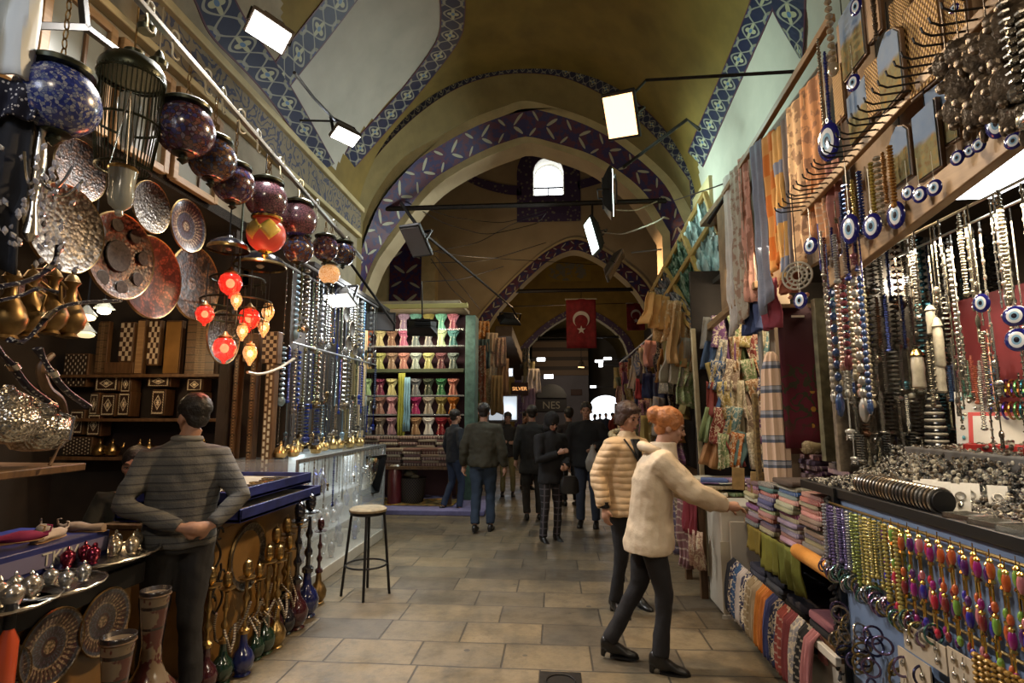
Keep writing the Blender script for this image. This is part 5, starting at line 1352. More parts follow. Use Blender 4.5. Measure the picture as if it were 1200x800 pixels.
# grey rolled awning with shop light on the left row
mb = MB(); mb.bar(atY(590,388,15.5), atY(612,440,20), .5, .35); tag(mb.build('awning_box', mat('grey_brown_awning', mottled((.16,.12,.09), .3, 3), .7), bevel=.03), 'long grey brown awning box on the left row above the shop lights', 'awning')
def glowbox(name, px, py, w, h, Y, m, label, pw, col, cat='lamp'):
    p = atY(px, py, Y); e = empty(name, p, label, cat)
    mb = MB(); mb.box((0,0,0),(w,.06,h)); mb.build('glass', m, e, bevel=.015); mb = MB(); mb.box((0,.05,0),(w*1.1,.05,h*1.15)); mb.build('housing', M_hous, e, bevel=.01)
    wx = (-1.96 if Y < 22 else -1.2) if px < 650 else (3.05 if Y < 22 else 4.05)
    mb = MB(); mb.bar((0,.07,0),(wx-p.x,.07,0),.015,.03); mb.build('wall_bracket', M_iron, e)
    if pw: l = lamp('lamp_light', 'POINT', (0,-.25,-.1), pw, col, .1); l.parent = e
M_softlit = mat('lit_window_glow', (.5,.55,.6), .4, emit=(.8,.9,1), estr=.55)
glowbox('shop_light', 594, 436, .34, .22, 15.4, M_softlit, 'bright whitish shop light box left of the small glowing sign', 12, (.9,.95,1))
glowbox('shop_light', 634, 421, .3, .12, 20, M_tube, 'bluish white tube light left of the large flag\'s foot', 6, (.8,.9,1))
glowbox('shop_light', 643, 441, .34, .16, 21, M_tube, 'lowest white tube light on the left row', 6, (1,1,1))
glowbox('shop_light', 596, 478, .5, .7, 16.5, M_softlit, 'bright shop window behind the khaki trousered man', 6, (.9,.95,1), 'shop window')
glowbox('shop_light', 581, 474, .35, .8, 14.3, M_softlit, 'narrow lit shop window by the olive jacketed man\'s head', 0, WARM, 'shop window')
for i,(px,py,w,h,Y) in enumerate(((702,423,.4,.1,22),(695,453,.3,.1,24),(704,427,.2,.2,23),(712,420,.3,.08,17))):
    glowbox('shop_light', px, py, w*.8, h, Y, M_tube, ['small white tube light right of the large flag','white tube light above the daylight arch','little cluster lamp above the crowd','white tube at the head of the right row'][i], 3, (1,1,1))
# ============================================================ flags
def armpx(name, pts, r, label, m=None, cat='lamp strut'):
    mb = MB(); mb.tube([atY(*p) for p in pts], r, 7); tag(mb.build(name, m or M_iron), label, cat)
def flag(px0, py0, px1, py1, Y, label):
    a, b = atY(px0, py1, Y), atY(px1, py0, Y); W, H = b.x-a.x, b.z-a.z
    e = empty('flag', ((a.x+b.x)/2, Y, b.z), label, 'flag', 'red hanging flags')
    mb = MB(); mb.grid(lambda u, v: Vector(((u-.5)*W, .02*math.sin(u*9+v*2), -v*H)), 12, 8); mb.build('cloth', M_redf, e, solid=.01)
    mb = MB(); mb.tube([(-W*.53,0,0),(W*.53,0,0)], .018, 6); mb.build('pole', M_ivory, e)
    # crescent and star, turned sideways as the flag hangs
    R = Matrix(((1,0,0),(0,0,1),(0,1,0))); mb = MB(); ro = W*.28; ri = W*.225; d = W*.07; n = 24
    th = math.acos((ro*ro - ri*ri + d*d)/(2*d*ro)); ph = math.acos((ro*ro - ri*ri - d*d)/(2*d*ri))
    out = [(ro*math.sin(-th + 0), 0)]
    P = []; Q = []
    for k in range(n+1):
        t = th + (2*PI-2*th)*k/n; P.append((ro*math.sin(t), -ro*math.cos(t)))
        s = ph + (2*PI-2*ph)*k/n; Q.append((ri*math.sin(s), -d-ri*math.cos(s)))
    cz = -H*.42
    for i in range(n):
        mb.quad((P[i][0],-.035,cz+P[i][1]),(P[i+1][0],-.035,cz+P[i+1][1]),(Q[i+1][0],-.035,cz+Q[i+1][1]),(Q[i][0],-.035,cz+Q[i][1]))
    mb.build('crescent', M_flagw, e, smooth=False, solid=.006)
    mb = MB(); r = W*.15; sz = cz-W*.36; pts = []
    for k in range(10): t = PI/2+2*PI*k/10; q = r if k % 2 == 0 else r*.4; pts.append((q*math.cos(t), -.035, sz+q*math.sin(t)))
    ctr = Vector((0,-.035,sz))
    for k in range(10): mb.poly([ctr, pts[k], pts[(k+1)%10]])
    mb.build('star', M_flagw, e, smooth=False, solid=.006)
M_flagw = mat('white_flag_cloth', (.6,.55,.52), .8)
flag(664, 350, 698, 408, 14.1, 'large red flag with white crescent and star hanging from the second tie rod')
armpx('lamp_strut', [(560,360,16.5),(775,354,16.5)], .012, 'thin wire across the third bay carrying the small flag')
flag(735, 355, 755, 387, 16.5, 'small red flag with crescent and star farther right')

# ============================================================ floodlights
def flood(loc, aim, w, h, m, label, hous=None, power=0, col=(1,1,1), roll=0, spread=2.4, d=.14):
    loc = Vector(loc); e = empty('floodlight', loc, label, 'floodlight', 'floodlights under the vaults')
    q = (Vector(aim)-loc).to_track_quat('-Z', 'Y'); e.rotation_euler = (q @ Matrix.Rotation(roll, 3, 'Z').to_quaternion()).to_euler()
    H = hous or M_hous; mb = MB(); r = []
    for z, k in ((0,1),(.03,1.04),(d*.5,.9),(d,.55)): r.append([Vector((sx*w/2*k, sy*h/2*k, z)) for sx, sy in ((-1,-1),(1,-1),(1,1),(-1,1))])
    mb.loft(r); mb.build('housing', H, e, smooth=False, bevel=.006)
    mb = MB(); mb.box((0,0,-.004),(w*.9,h*.88,.006)); mb.build('glass', m, e, smooth=False)
    mb = MB()
    for sx in (-1,1): mb.bar((sx*w*.5,0,.0),(sx*w*.5,0,d*1.5),.012,.03)
    mb.bar((-w*.5,0,d*1.5),(w*.5,0,d*1.5),.03,.012); mb.build('bracket', M_iron, e)
    mb = MB()
    for k in range(5): mb.box((0,-h*.3+k*h*.15,d*.9),(w*.5,.008,.05))
    mb.build('cooling_fins', H, e)
    if power:
        l = bpy.data.lights.new('flood_beam', 'AREA'); l.shape = 'RECTANGLE'; l.size = w*.85; l.size_y = h*.8; l.energy = power; l.color = col; l.spread = spread
        o = bpy.data.objects.new('flood_beam', l); COL.objects.link(o); o.parent = e; o.location = (0,0,-.015)
    return e
flood(atY(315,38,3.6), (-1.2,1.0,0), .30, .2, M_flood, 'dazzling white floodlight at the top left', None, 110, (1,.95,.88), roll=.5)
flood(atY(405,160,5.2), (-.6,3.6,0), .28, .17, M_flood, 'small white floodlight on thin arms before the pale vault', None, 70, (1,.97,.92), roll=.15)
flood(atY(727,136,4.6), (-1.2,1.8,1.6), .30, .40, M_floodw, 'large orange glowing floodlight right of centre', M_housd, 110, (1,.68,.38), roll=.15)
flood(atY(693,277,8.6), (-3.6,7.75,3.3), .4, .58, M_floodg, 'narrow white floodlight seen edge on above the large flag', M_housd, 75, (.9,1,.95))
flood(atY(718,226,7.5), (3.0,7.25,4.75), .33, .66, M_floodg, 'black floodlight seen from the side, just under the orange one', M_housd, 16, GREEN, spread=2.0)
flood(atY(722,312,9.6), (4.5,9.0,2.0), .45, .55, M_floodoff, 'grey louvred floodlight below and right of the narrow white one', M_hous, 30, (1,.6,.3))
flood(atY(487,283,6.0), (-1.9,5.0,2.4), .26, .42, M_floodoff, 'black unlit floodlight tilted in front of the leaf panel', M_housd)
flood(atY(445,377,7.4), (-1.7,5,2.0), .42, .26, M_floodoff, 'unlit floodlight with a grey glass facing the camera, at the scarf shop fascia', M_housd)
flood(atY(495,386,8.4), (-2.6,10.4,1.5), .46, .3, M_floodoff, 'black floodlight seen from behind against the top scarves', M_housd)
flood(atY(596,377,11.5), (-1.6,13,1.5), .46, .3, M_floodoff, 'dark floodlight hanging left of the large flag', M_housd)
flood(atY(398,352,6.0), (-2.6,5.2,1.4), .34, .24, M_flood, 'pale bright floodlight at the far end of the bead shop', M_steel, 30, (.9,.96,1))
flood(atY(681,430,14.2), (.5,14.2,0), .25, .17, M_floodw, 'small warm floodlight below the large flag', M_hous, 25, (1,.6,.3))
l = lamp('lamp_light', 'POINT', atY(398,168,5.5), 9, (.8,.86,1), .1)  # added point light imitating spill of the small floodlight on the pale vault
armpx('lamp_strut', [(345,85,3.9),(368,115,4.6),(392,140,5.15)], .014, 'thin lamp arm from the top left flood down to the small one')
armpx('lamp_strut', [(352,141,5.6),(395,142,5.25)], .011, 'horizontal lamp arm reaching from the left cornice')
armpx('lamp_strut', [(731,122,4.70),(757,94,4.75),(930,84,3.9)], .014, 'long horizontal lamp arm right of the orange floodlight')
armpx('lamp_strut', [(730,196,6.0),(805,140,6.0),(820,152,5.9)], .02, 'bent iron lamp arm in front of the right vault')
armpx('lamp_strut', [(470,238,6.2),(495,272,6.1),(600,360,11.0),(606,372,11.4)], .018, 'long dark diagonal lamp arm crossing below the window')
armpx('lamp_strut', [(470,238,6.2),(487,262,6.1)], .02, 'short stub arm holding the tilted unlit floodlight')
armpx('lamp_strut', [(412,310,6.6),(462,380,7.3)], .018, 'diagonal arm behind the unlit floodlight at the fascia')
armpx('lamp_strut', [(494,330,8.2),(495,372,8.3)], .012, 'upright hanger of the floodlight by the top scarves')
armpx('lamp_strut', [(830,262,5.2),(855,222,5.0),(858,212,5.0)], .02, 'short dark arm above the tilted goods frame')
armpx('lamp_strut', [(694,262,8.7),(694,238,8.9)], .02, 'short hanger from the tie rod to the narrow white floodlight')
armpx('lamp_strut', [(720,205,7.5),(722,215,8.0),(722,238,8.9)], .02, 'short hanger from the tie rod to the side on black floodlight')
armpx('lamp_strut', [(681,425,14.2),(681,341,14.2)], .008, 'long thin cord carrying the small warm floodlight')
armpx('lamp_strut', [(740,296,9),(775,292,8.6)], .014, 'pale arm holding the grey louvred floodlight', M_steel)
# sagging cables
def cable(pts, r, label, m=None):
    a, b = atY(*pts[0]), atY(*pts[-1]); mid = [atY(*p) for p in pts]
    P = []
    for i in range(len(mid)-1):
        for k in range(8): P.append(mid[i].lerp(mid[i+1], k/8))
    P.append(mid[-1])
    # smooth
    for _ in range(4): P = [P[0]] + [(P[i-1]+P[i]*2+P[i+1])/4 for i in range(1, len(P)-1)] + [P[-1]]
    mb = MB(); mb.tube(P, r, 5); tag(mb.build('cable', m or M_black), label, 'cable', 'cables slung under the arch')
CB = [([(478,237,9),(520,262,10),(570,276,11),(630,262,12),(640,250,13)],'sagging cable from the left end of the tie rod to the window'),
([(478,237,9),(530,255,11),(590,262,12),(640,246,13.5)],'upper sagging cable under the tie rod'),
([(500,296,10),(560,285,11),(600,262,12.5),(640,250,13.5)],'cable rising from the tilted flood to the window'),
([(495,292,9),(540,300,10),(600,304,12),(700,310,13.5)],'nearly level cable above the second arch'),
([(505,308,10),(570,306,11),(640,284,13.4)],'cable meeting the top of the second arch'),
([(495,330,9),(540,328,10),(590,312,12)],'lower cable from the scarf shop to the second arch'),
([(505,303,9),(530,340,10),(548,355,11)],'steep cable dropping toward the green post, left'),
([(510,300,9),(545,340,10.5),(562,362,12)],'steep cable dropping toward the green post, right'),
([(700,272,8.6),(730,275,8.3),(765,262,7.4),(778,255,7.1)],'pale cable sagging from the narrow flood to the goods frame'),
([(722,246,8.5),(745,247,8.5),(770,236,8.7)],'short pale cable beside the side on floodlight'),
([(790,235,6.6),(850,215,5.2),(895,192,4.4)],'thin cable running up to the textile rail')]
for p, lab in CB: cable(p, .008 if 'pale' not in lab else .011, lab, M_ivory if 'pale' in lab else None)

# ============================================================ people
def remesh(o, vox, smooth=2):
    q = o.modifiers.new('r', 'REMESH'); q.mode = 'VOXEL'; q.voxel_size = vox; q.use_smooth_shade = True
    if smooth: s = o.modifiers.new('s', 'SMOOTH'); s.iterations = smooth; s.factor = .5
FT = bpy.data.textures.new('folds', 'CLOUDS'); FT.noise_scale = .11; FT.noise_depth = 1
def hand(mb, w, d, n, curl=.5, side=1, s=1.0):
    w, d, n = Vector(w), Vector(d).normalized(), Vector(n); n = (n - d*n.dot(d)).normalized(); l = d.cross(n)*side
    mb.tube([w - d*.02, w + d*.02*s, w + d*.06*s, w + d*.09*s], [.024*s,.028*s,.036*s,.032*s], 10, sq=1.0)
    # flatten palm: second thin lobe
    R = Matrix((l, d, n)).transposed(); mb.ell(w + d*.055*s, (.040*s,.05*s,.017*s), 12, 8, R)
    for k, (o, L) in enumerate(((.030,.072),(.010,.082),(-.010,.076),(-.029,.058))):
        b = w + d*.085*s + l*o*s; c1 = curl; d1 = (d*math.cos(c1*.6)+n*math.sin(c1*.6)+l*o*3).normalized(); d2 = (d*math.cos(c1*1.5)+n*math.sin(c1*1.5)).normalized(); d3 = (d*math.cos(c1*2.3)+n*math.sin(c1*2.3)).normalized()
        p1 = b + d1*L*.45*s; p2 = p1 + d2*L*.3*s; p3 = p2 + d3*L*.25*s
        mb.tube([b - d*.02, b, p1, p2, p3], [x*s for x in (.010,.0095,.009,.0085,.006)], 7)
    t0 = w + d*.025*s + l*.026*s; t1 = t0 + (d*.55+l*.65+n*.25).normalized()*.038*s; t2 = t1 + (d*.85+l*.15+n*.4).normalized()*.03*s
    mb.tube([t0 - l*.01, t0, t1, t2], [.014*s,.014*s,.011*s,.008*s], 7)
def head(mb, c, R, s=1.0):
    # local: x right, y back, z up; face towards -y
    P = lambda x, y, z: c + R @ Vector((x*s, y*s, z*s))
    mb.ell(P(0,.012,.03), (.074*s,.094*s,.088*s), 18, 12, R); mb.ell(P(0,-.022,-.045), (.056*s,.062*s,.066*s), 14, 10, R)
    mb.ell(P(0,-.055,-.095), (.026*s,.024*s,.02*s), 10, 8, R)
    mb.tube([P(0,-.082,.012), P(0,-.098,-.018), P(0,-.106,-.032)], [.009*s,.012*s,.015*s], 8)
    mb.ell(P(0,-.076,-.064), (.026*s,.016*s,.012*s), 10, 6, R)
    for e in (-1,1):
        mb.ell(P(.077*e,.012,-.012), (.011*s,.022*s,.032*s), 8, 8, R); mb.ell(P(.036*e,-.06,-.02), (.024*s,.022*s,.022*s), 8, 6, R); mb.ell(P(.03*e,-.074,.028), (.026*s,.012*s,.008*s), 8, 6, R)
def person(label, loc, rz, H=1.75, J=None, top=(.05,.05,.05), topm=None, legs=(.02,.02,.03), legm=None, shoe=(.01,.01,.01), hair='short', hairc=(.02,.015,.012), hem=.82, head_rot=(0,0,0), skin=None, vox=.012, puffy=0, coat_open=0, boots=0, bulk=1.0, curl=.5, sit=0, hn=None, fold=.02, skirt=0, noise=True, neck=0):
    s = H/1.75; e = empty('person', loc, label, 'person', rz=rz)
    D = dict(hipL=(.09,0,.93), hipR=(-.09,0,.93), kneeL=(.10,-.02,.5), kneeR=(-.10,-.02,.5), ankL=(.11,.03,.09), ankR=(-.11,.03,.09),
             shL=(.185,0,1.40), shR=(-.185,0,1.40), elL=(.25,.04,1.14), elR=(-.25,.04,1.14), wrL=(.26,-.05,.9), wrR=(-.26,-.05,.9), chest=(0,0,1.25), neck=(0,.0,1.48), head=(0,-.02,1.635),
             footL=(.02,-1,0), footR=(-.02,-1,0), pelvis=(0,0,.95), hdL=(0,-.1,-1), hdR=(0,-.1,-1), nL=(-1,0,0), nR=(1,0,0))
    D.update(J or {}); D = {k: (Vector(v)*s if k not in ('footL','footR','hdL','hdR','nL','nR') else Vector(v)) for k, v in D.items()}
    R = Matrix.Rotation(head_rot[2], 3, 'Z') @ Matrix.Rotation(head_rot[0], 3, 'X') @ Matrix.Rotation(head_rot[1], 3, 'Y')
    hc = D['head']; b = bulk
    mb = MB(); head(mb, hc, R, s)
    mb.tube([D['neck']-Vector((0,0,.05)), D['neck'], hc+R @ Vector((0,.02*s,-.06*s))], [.062*s,.056*s,.052*s], 12)
    mb.tube([D['pelvis'], D['chest'].lerp(D['pelvis'], .5), D['chest'], D['neck']-Vector((0,0,.04))], [.11*s,.10*s,.11*s,.06*s], 12)
    for a in 'LR':
        sg = 1 if a == 'L' else -1
        mb.tube([D['neck']-Vector((0,0,.06)), D['sh'+a], D['el'+a], D['wr'+a]], [.06*s,.048*s,.036*s,.025*s], 10)
        mb.tube([D['pelvis'], D['hip'+a], D['knee'+a], D['ank'+a]], [.09*s,.08*s,.052*s,.036*s], 10)
        f = D['foot'+a].normalized(); A = D['ank'+a]; mb.tube([A, A-Vector((0,0,.03*s))], .034*s, 8)
        hand(mb, D['wr'+a], D['hd'+a], D['n'+a], curl if not hasattr(curl,'__len__') else curl[0 if a == 'L' else 1], sg*-1, s)
    bo = mb.build('body', skin or M_skin, e, ang=180); remesh(bo, min(vox, .009) if vox < .02 else vox, 1)
    # eyes, brows, lips
    if vox < .02:
        P = lambda x, y, z: hc + R @ Vector((x*s, y*s, z*s))
        for q in (-1,1):
            mb = MB(); mb.ell(P(.033*q,-.0815,.006), (.0125*s,.006*s,.0065*s), 8, 6, R); mb.build('eye', M_eye, e)
            mb = MB(); mb.tube([P(.017*q,-.088,.028), P(.034*q,-.088,.034), P(.052*q,-.076,.027)], [.003*s,.0045*s,.002*s], 5); mb.build('eyebrow', M_brow, e)
        mb = MB(); mb.tube([P(-.022,-.088,-.066), P(0,-.095,-.063), P(.022,-.088,-.066)], [.003*s,.006*s,.003*s], 6); mb.build('lips', M_lip, e)
    hm = mat('hair_%d' % len(MATS), mottled(hairc, .35, 30), .5, bump=bnoise(60), bstr=.6)
    P = lambda x, y, z: hc + R @ Vector((x*s, y*s, z*s)); mb = MB()
    def cap(back=.02, up=.048, sx=.083, sy=.098, sz=.084): mb.ell(P(0,back,up), (sx*s, sy*s, sz*s), 18, 12, R)
    if hair == 'short': cap(.026,.054,.089,.103,.089); mb.ell(P(0,.055,-.01), (.066*s,.052*s,.06*s), 14, 8, R)
    elif hair == 'bob':
        cap(.035,.05,.098,.108,.095); mb.ell(P(0,.055,-.02), (.092*s,.075*s,.08*s), 14, 8, R)
        for q in (-1,1): mb.ell(P(.078*q,.018,-.005), (.024*s,.045*s,.065*s), 10, 8, R)
        mb.ell(P(0,-.052,.088), (.07*s,.036*s,.026*s), 10, 8, R)
    elif hair == 'updo':
        cap(.03,.05,.094,.106,.092); mb.ell(P(0,.125,.055), (.06*s,.06*s,.062*s), 12, 8, R); mb.ell(P(0,.06,-.03), (.06*s,.05*s,.045*s), 12, 8, R)
        for q in (-1,1): mb.ell(P(.07*q,-.01,.03), (.022*s,.05*s,.045*s), 10, 8, R)
        for k in range(7): a = k*.9; mb.tube([P(.03*math.cos(a),.12+.02*math.sin(a),.04), P(.05*math.cos(a),.16,.04+.05*math.sin(a))], .006*s, 5)
    elif hair == 'hood':
        cap(.03,.03,.105,.115,.12); mb.ell(P(0,.03,-.09), (.11*s,.10*s,.08*s), 14, 8, R)
    elif hair == 'beanie': cap(.018,.055,.086,.102,.08)
    ho = mb.build('hair' if hair not in ('hood','beanie') else 'hood' if hair == 'hood' else 'knitted_cap', hm if hair not in ('hood','beanie') else M_cloth, e, ang=180); ho.color = (*hairc,1); remesh(ho, max(vox*.8,.007), 2)
    if noise and vox < .02: q = ho.modifiers.new('d', 'DISPLACE'); q.texture = FT2; q.strength = .012; q.mid_level = .3; q.texture_coords = 'LOCAL'
    # jacket
    ch, pv, nk = D['chest'], D['pelvis'], D['neck']; mb = MB(); rings = []
    hemz = hem*s; up = (nk-pv)
    def tring(p, rx, ry): 
        sd = (D['shL']-D['shR']); sd.z = 0; sd = sd.normalized(); fw = Vector((sd.y,-sd.x,0))
        return [p + sd*rx*math.cos(2*PI*k/20) + fw*ry*math.sin(2*PI*k/20) for k in range(20)]
    pb = pv.copy(); pb.z = hemz
    if sit: pb.z = pv.z-.08
    pu = puffy
    rings.append(tring(pb, (.175+pu*1.5+skirt)*s*b, (.135+pu*1.2+skirt)*s*b)); rings.append(tring(pb.lerp(ch, .12), (.18+pu*1.4+skirt*.8)*s*b, (.14+pu*1.2+skirt*.8)*s*b))
    rings.append(tring(pb.lerp(ch, .45), (.165+pu)*s*b, (.125+pu)*s*b)); rings.append(tring(ch, (.18+pu)*s*b, (.125+pu)*s*b)); rings.append(tring(ch.lerp(nk, .45), (.185+pu)*s*b, (.12+pu)*s*b)); rings.append(tring(ch.lerp(nk, .78), (.14+pu)*s*b, (.095+pu*.7)*s*b)); rings.append(tring(nk-Vector((0,0,.0)), (.075+neck)*s, (.075+neck)*s)); rings.append(tring(nk+Vector((0,-.005,.03*s)), (.068+neck)*s, (.07+neck)*s))
    mb.loft(rings)
    for a in 'LR':
        S0, E, W = D['sh'+a], D['el'+a], D['wr'+a]
        mb.tube([ch.lerp(nk,.5).lerp(S0,.4), S0-Vector((0,0,.012)), S0.lerp(E,.5), E, E.lerp(W,.5), E.lerp(W,.97)], [(.085+pu)*s*b,(.077+pu)*s*b,(.063+pu)*s*b,(.055+pu)*s*b,(.048+pu)*s*b,(.040+pu*.8)*s], 14)
    jo = mb.build('jacket', topm or M_cloth, e, ang=180); jo.color = (*top,1); remesh(jo, vox, 3)
    if noise: q = jo.modifiers.new('d', 'DISPLACE'); q.texture = FT; q.strength = fold; q.texture_coords = 'LOCAL'; q.mid_level = .45
    # trousers
    mb = MB(); mb.loft([tring(pv+Vector((0,0,.10*s)), .15*s*b, .11*s*b), tring(pv, .165*s*b, .125*s*b), tring(pv-Vector((0,0,.10*s)), .15*s*b, .12*s*b)])
    for a in 'LR':
        h, k, A = D['hip'+a], D['knee'+a], D['ank'+a]
        mb.tube([pv.lerp(h,.6), h-Vector((0,0,.05*s)), h.lerp(k,.5), k, k.lerp(A,.5), k.lerp(A,.98 if not boots else 1.06)], [.10*s*b,.098*s*b,.082*s*b,.064*s*b,(.058 if not boots else .054)*s*b,(.056 if not boots else .058)*s*b], 14)
    to = mb.build('trousers', legm or M_cloth, e, ang=180); to.color = (*legs,1); remesh(to, vox, 3)
    if noise: q = to.modifiers.new('d', 'DISPLACE'); q.texture = FT; q.strength = fold*.8; q.texture_coords = 'LOCAL'; q.mid_level = .5
    for a in 'LR':
        f = D['foot'+a].copy(); A = D['ank'+a]; mb = MB(); fh = Vector((f.x, f.y, 0)).normalized(); sd = Vector((-fh.y, fh.x, 0)); gz = A.z-(.13 if boots else .085)*s
        heel = .05*s if boots else 0; rg = []
        for t, w_, h_, z_ in ((-.075,.022,.03,heel+.03),(-.06,.034,.045,heel+.042),(-.01,.037,.055,heel*.9+.052),(.05,.038,.038,heel*.45+.038),(.11,.043,.027,.028),(.16,.036,.02,.021),(.185,.014,.012,.014)):
            c = Vector((A.x, A.y, gz)) + fh*t*s + Vector((0,0,z_*s+.0)); rg.append([c + sd*w_*s*math.cos(2*PI*k/12) + Vector((0,0,h_*s*math.sin(2*PI*k/12))) for k in range(12)])
        mb.loft(rg)
        if boots: mb.tube([A+(D['knee'+a]-A).normalized()*.12*s, A, Vector((A.x,A.y,gz+.07*s))+fh*.0*s, Vector((A.x,A.y,gz+.05*s))+fh*.05*s], [.045*s,.043*s,.042*s,.036*s], 12); mb.tube([Vector((A.x,A.y,gz+.07*s))-fh*.035*s, Vector((A.x,A.y,gz+.05*s))+fh*.02*s, Vector((A.x,A.y,gz+.03*s))+fh*.12*s], [.036*s,.036*s,.026*s], 10); mb.tube([Vector((A.x,A.y,gz+.04*s))-fh*.055*s, Vector((A.x,A.y,gz))-fh*.06*s], [.022*s,.016*s], 8)
        o = mb.build('boot' if boots else 'shoe', M_shoe, e, ang=180); remesh(o, max(vox*.7,.007), 1); 
        mb = MB(); mb.loft([[Vector((A.x,A.y,gz)) + fh*t*s + sd*w_*s*q + Vector((0,0,zz)) for q, zz in ((-1,0),(1,0),(1,.012),(-1,.012))] for t, w_ in ((-.01 if boots else -.075,.02),(.05,.036),(.11,.043),(.16,.034),(.188,.012))]); mb.build('sole', M_black, e, smooth=False)
    return e, D, s
M_eye = mat('dark_eye', (.02,.015,.012), .1); M_brow = mat('brow', (.03,.02,.015), .8); M_lip = mat('lips', (.32,.10,.08), .45)
M_shoe = mat('black_leather', mottled((.012,.011,.010), .2, 20), .35)
FT2 = bpy.data.textures.new('hairnoise', 'CLOUDS'); FT2.noise_scale = .03
def quilt(col, bands=True):
    def f(): return mix(col, tuple(c*.75 for c in col), tnoise(coords(), 7, 3)*.5)
    return f
def quiltb():
    x, y, z = xyz(coords()); w_ = tnoise(coords(), 5, 2)*.5; return absn(sin(z*58 + w_*4))*.8 + tnoise(coords(), 22, 3)*.5
M_cream_j = mat('cream_quilted_jacket', quilt((.66,.47,.27)), .6, bump=quiltb, bstr=.6, bdist=.012)
M_tan_j = mat('beige_jacket', quilt((.62,.50,.35)), .65, bump=bnoise(16), bstr=.5, bdist=.012)
def sweat():
    x, y, z = xyz(coords()); k = absn(fract(z*21 + tnoise(coords(), 3, 1)*.25)-.5) < .07; c = mix((.085,.09,.095), (.115,.113,.105), tnoise(coords(), 60, 2))
    c = mix(c, (.125,.12,.105), absn(fract(z*21+.3 + tnoise(coords(), 3, 1)*.25)-.5) < .07)
    return mix(c, (.03,.03,.036), k*.85)
M_sweat = mat('striped_knit', sweat, .9, bump=bnoise(90), bstr=.3)
# ---- near woman with red hair, reaching over the counter (faces +x)
fe = atZ(792, 783, 0)
e, D, s = person('woman with pinned up red hair in a beige jacket reaching over the textile counter', (fe.x-.10, fe.y+.02, 0), PI/2-.10, 1.70, dict(
  pelvis=(0,.05,.96), hipL=(.09,.05,.94), hipR=(-.09,.05,.94), kneeL=(.07,.12,.5), ankL=(.06,.32,.145), kneeR=(-.09,-.04,.5), ankR=(-.10,.0,.13), chest=(0,-.0,1.25), neck=(0,-.07,1.465), head=(0,-.13,1.60),
  shL=(.15,-.06,1.365), shR=(-.155,-.05,1.365), elR=(-.19,-.25,1.17), wrR=(-.06,-.46,1.08), elL=(.22,-.20,1.15), wrL=(.08,-.42,1.06), hdR=(.15,-1,-.1), hdL=(-.2,-1,-.15), nL=(0,0,-1), nR=(0,0,-1)),
  topm=M_tan_j, legs=(.012,.011,.013), hair='updo', hairc=(.36,.13,.035), hem=.76, head_rot=(.30,0,-.05), vox=.010, puffy=.022, boots=1, curl=.5, skirt=.012, bulk=1.0, fold=.022, neck=.02)
mb = MB(); mb.tube([Vector((0,-.03,1.44))*s+Vector((.10*math.cos(t),.085*math.sin(t)+.02,.03*math.sin(t)))*s for t in [2*PI*j/18 for j in range(19)]], .035*s, 8, cap=False); o = mb.build('hood_collar', M_tan_j, e, ang=180)
# ---- second woman, dark hair, cream quilted jacket (faces the camera and right)
f2 = atZ(737, 712, 0)
e, D, s = person('woman with short dark curly hair in a cream quilted jacket with a fur trimmed hood', (f2.x, f2.y-.1, 0), .55, 1.74, dict(
  kneeR=(-.10,-.03,.5), ankR=(-.12,.04,.12), kneeL=(.09,-.02,.5), ankL=(.16,.1,.12), head=(0,-.05,1.62), neck=(0,-.01,1.475), elR=(-.27,.05,1.14), wrR=(-.28,-.05,.88), elL=(.26,-.02,1.15), wrL=(.2,-.2,1.0), hdR=(0,-.15,-1), shL=(.155,0,1.37), shR=(-.155,0,1.37)),
  topm=M_cream_j, legs=(.011,.011,.013), hair='bob', hairc=(.05,.025,.018), hem=.80, head_rot=(.30,0,.15), vox=.010, puffy=.022, boots=1, bulk=1.0, fold=.022, skirt=.01)
mb = MB(); mb.tube([Vector((-.10*math.sin(0)+.105*math.sin(t)*1.0, .03-.095*math.cos(t)*-1, 1.45+.035*math.cos(t)))*s for t in [-2.3+4.6*j/16 for j in range(17)]], [.02+.018*math.sin(PI*j/16) for j in range(17)], 8); o = mb.build('fur_hood', mat('brown_grey_fur', mottled((.22,.19,.11), .5, 60), .9, bump=bnoise(80), bstr=1), e, ang=180); remesh(o, .01, 1)
q = o.modifiers.new('d','DISPLACE'); q.texture = FT2; q.strength = .03
mb = MB(); mb.tube([Vector(p)*s for p in ((-.09,-.09,1.44),(-.06,-.165,1.34),(.02,-.185,1.2),(.1,-.175,1.05),(.17,-.14,.93))], .014, 6, sq=.4); mb.build('bag_strap', M_black, e)
mb = MB(); mb.poly([Vector(p)*s for p in ((-.045,-.118,1.44),(.05,-.118,1.44),(.035,-.165,1.3),(.02,-.17,1.2),(-.005,-.17,1.2),(-.03,-.165,1.32))]); mb.build('black_top', M_black, e, solid=.008)
for q in (-1,): mb = MB(); mb.tube([D['wrR']+Vector((0,.0,.05)), D['wrR']+Vector((0,0,.0))], .043, 12); mb.build('cuff', M_black, e)
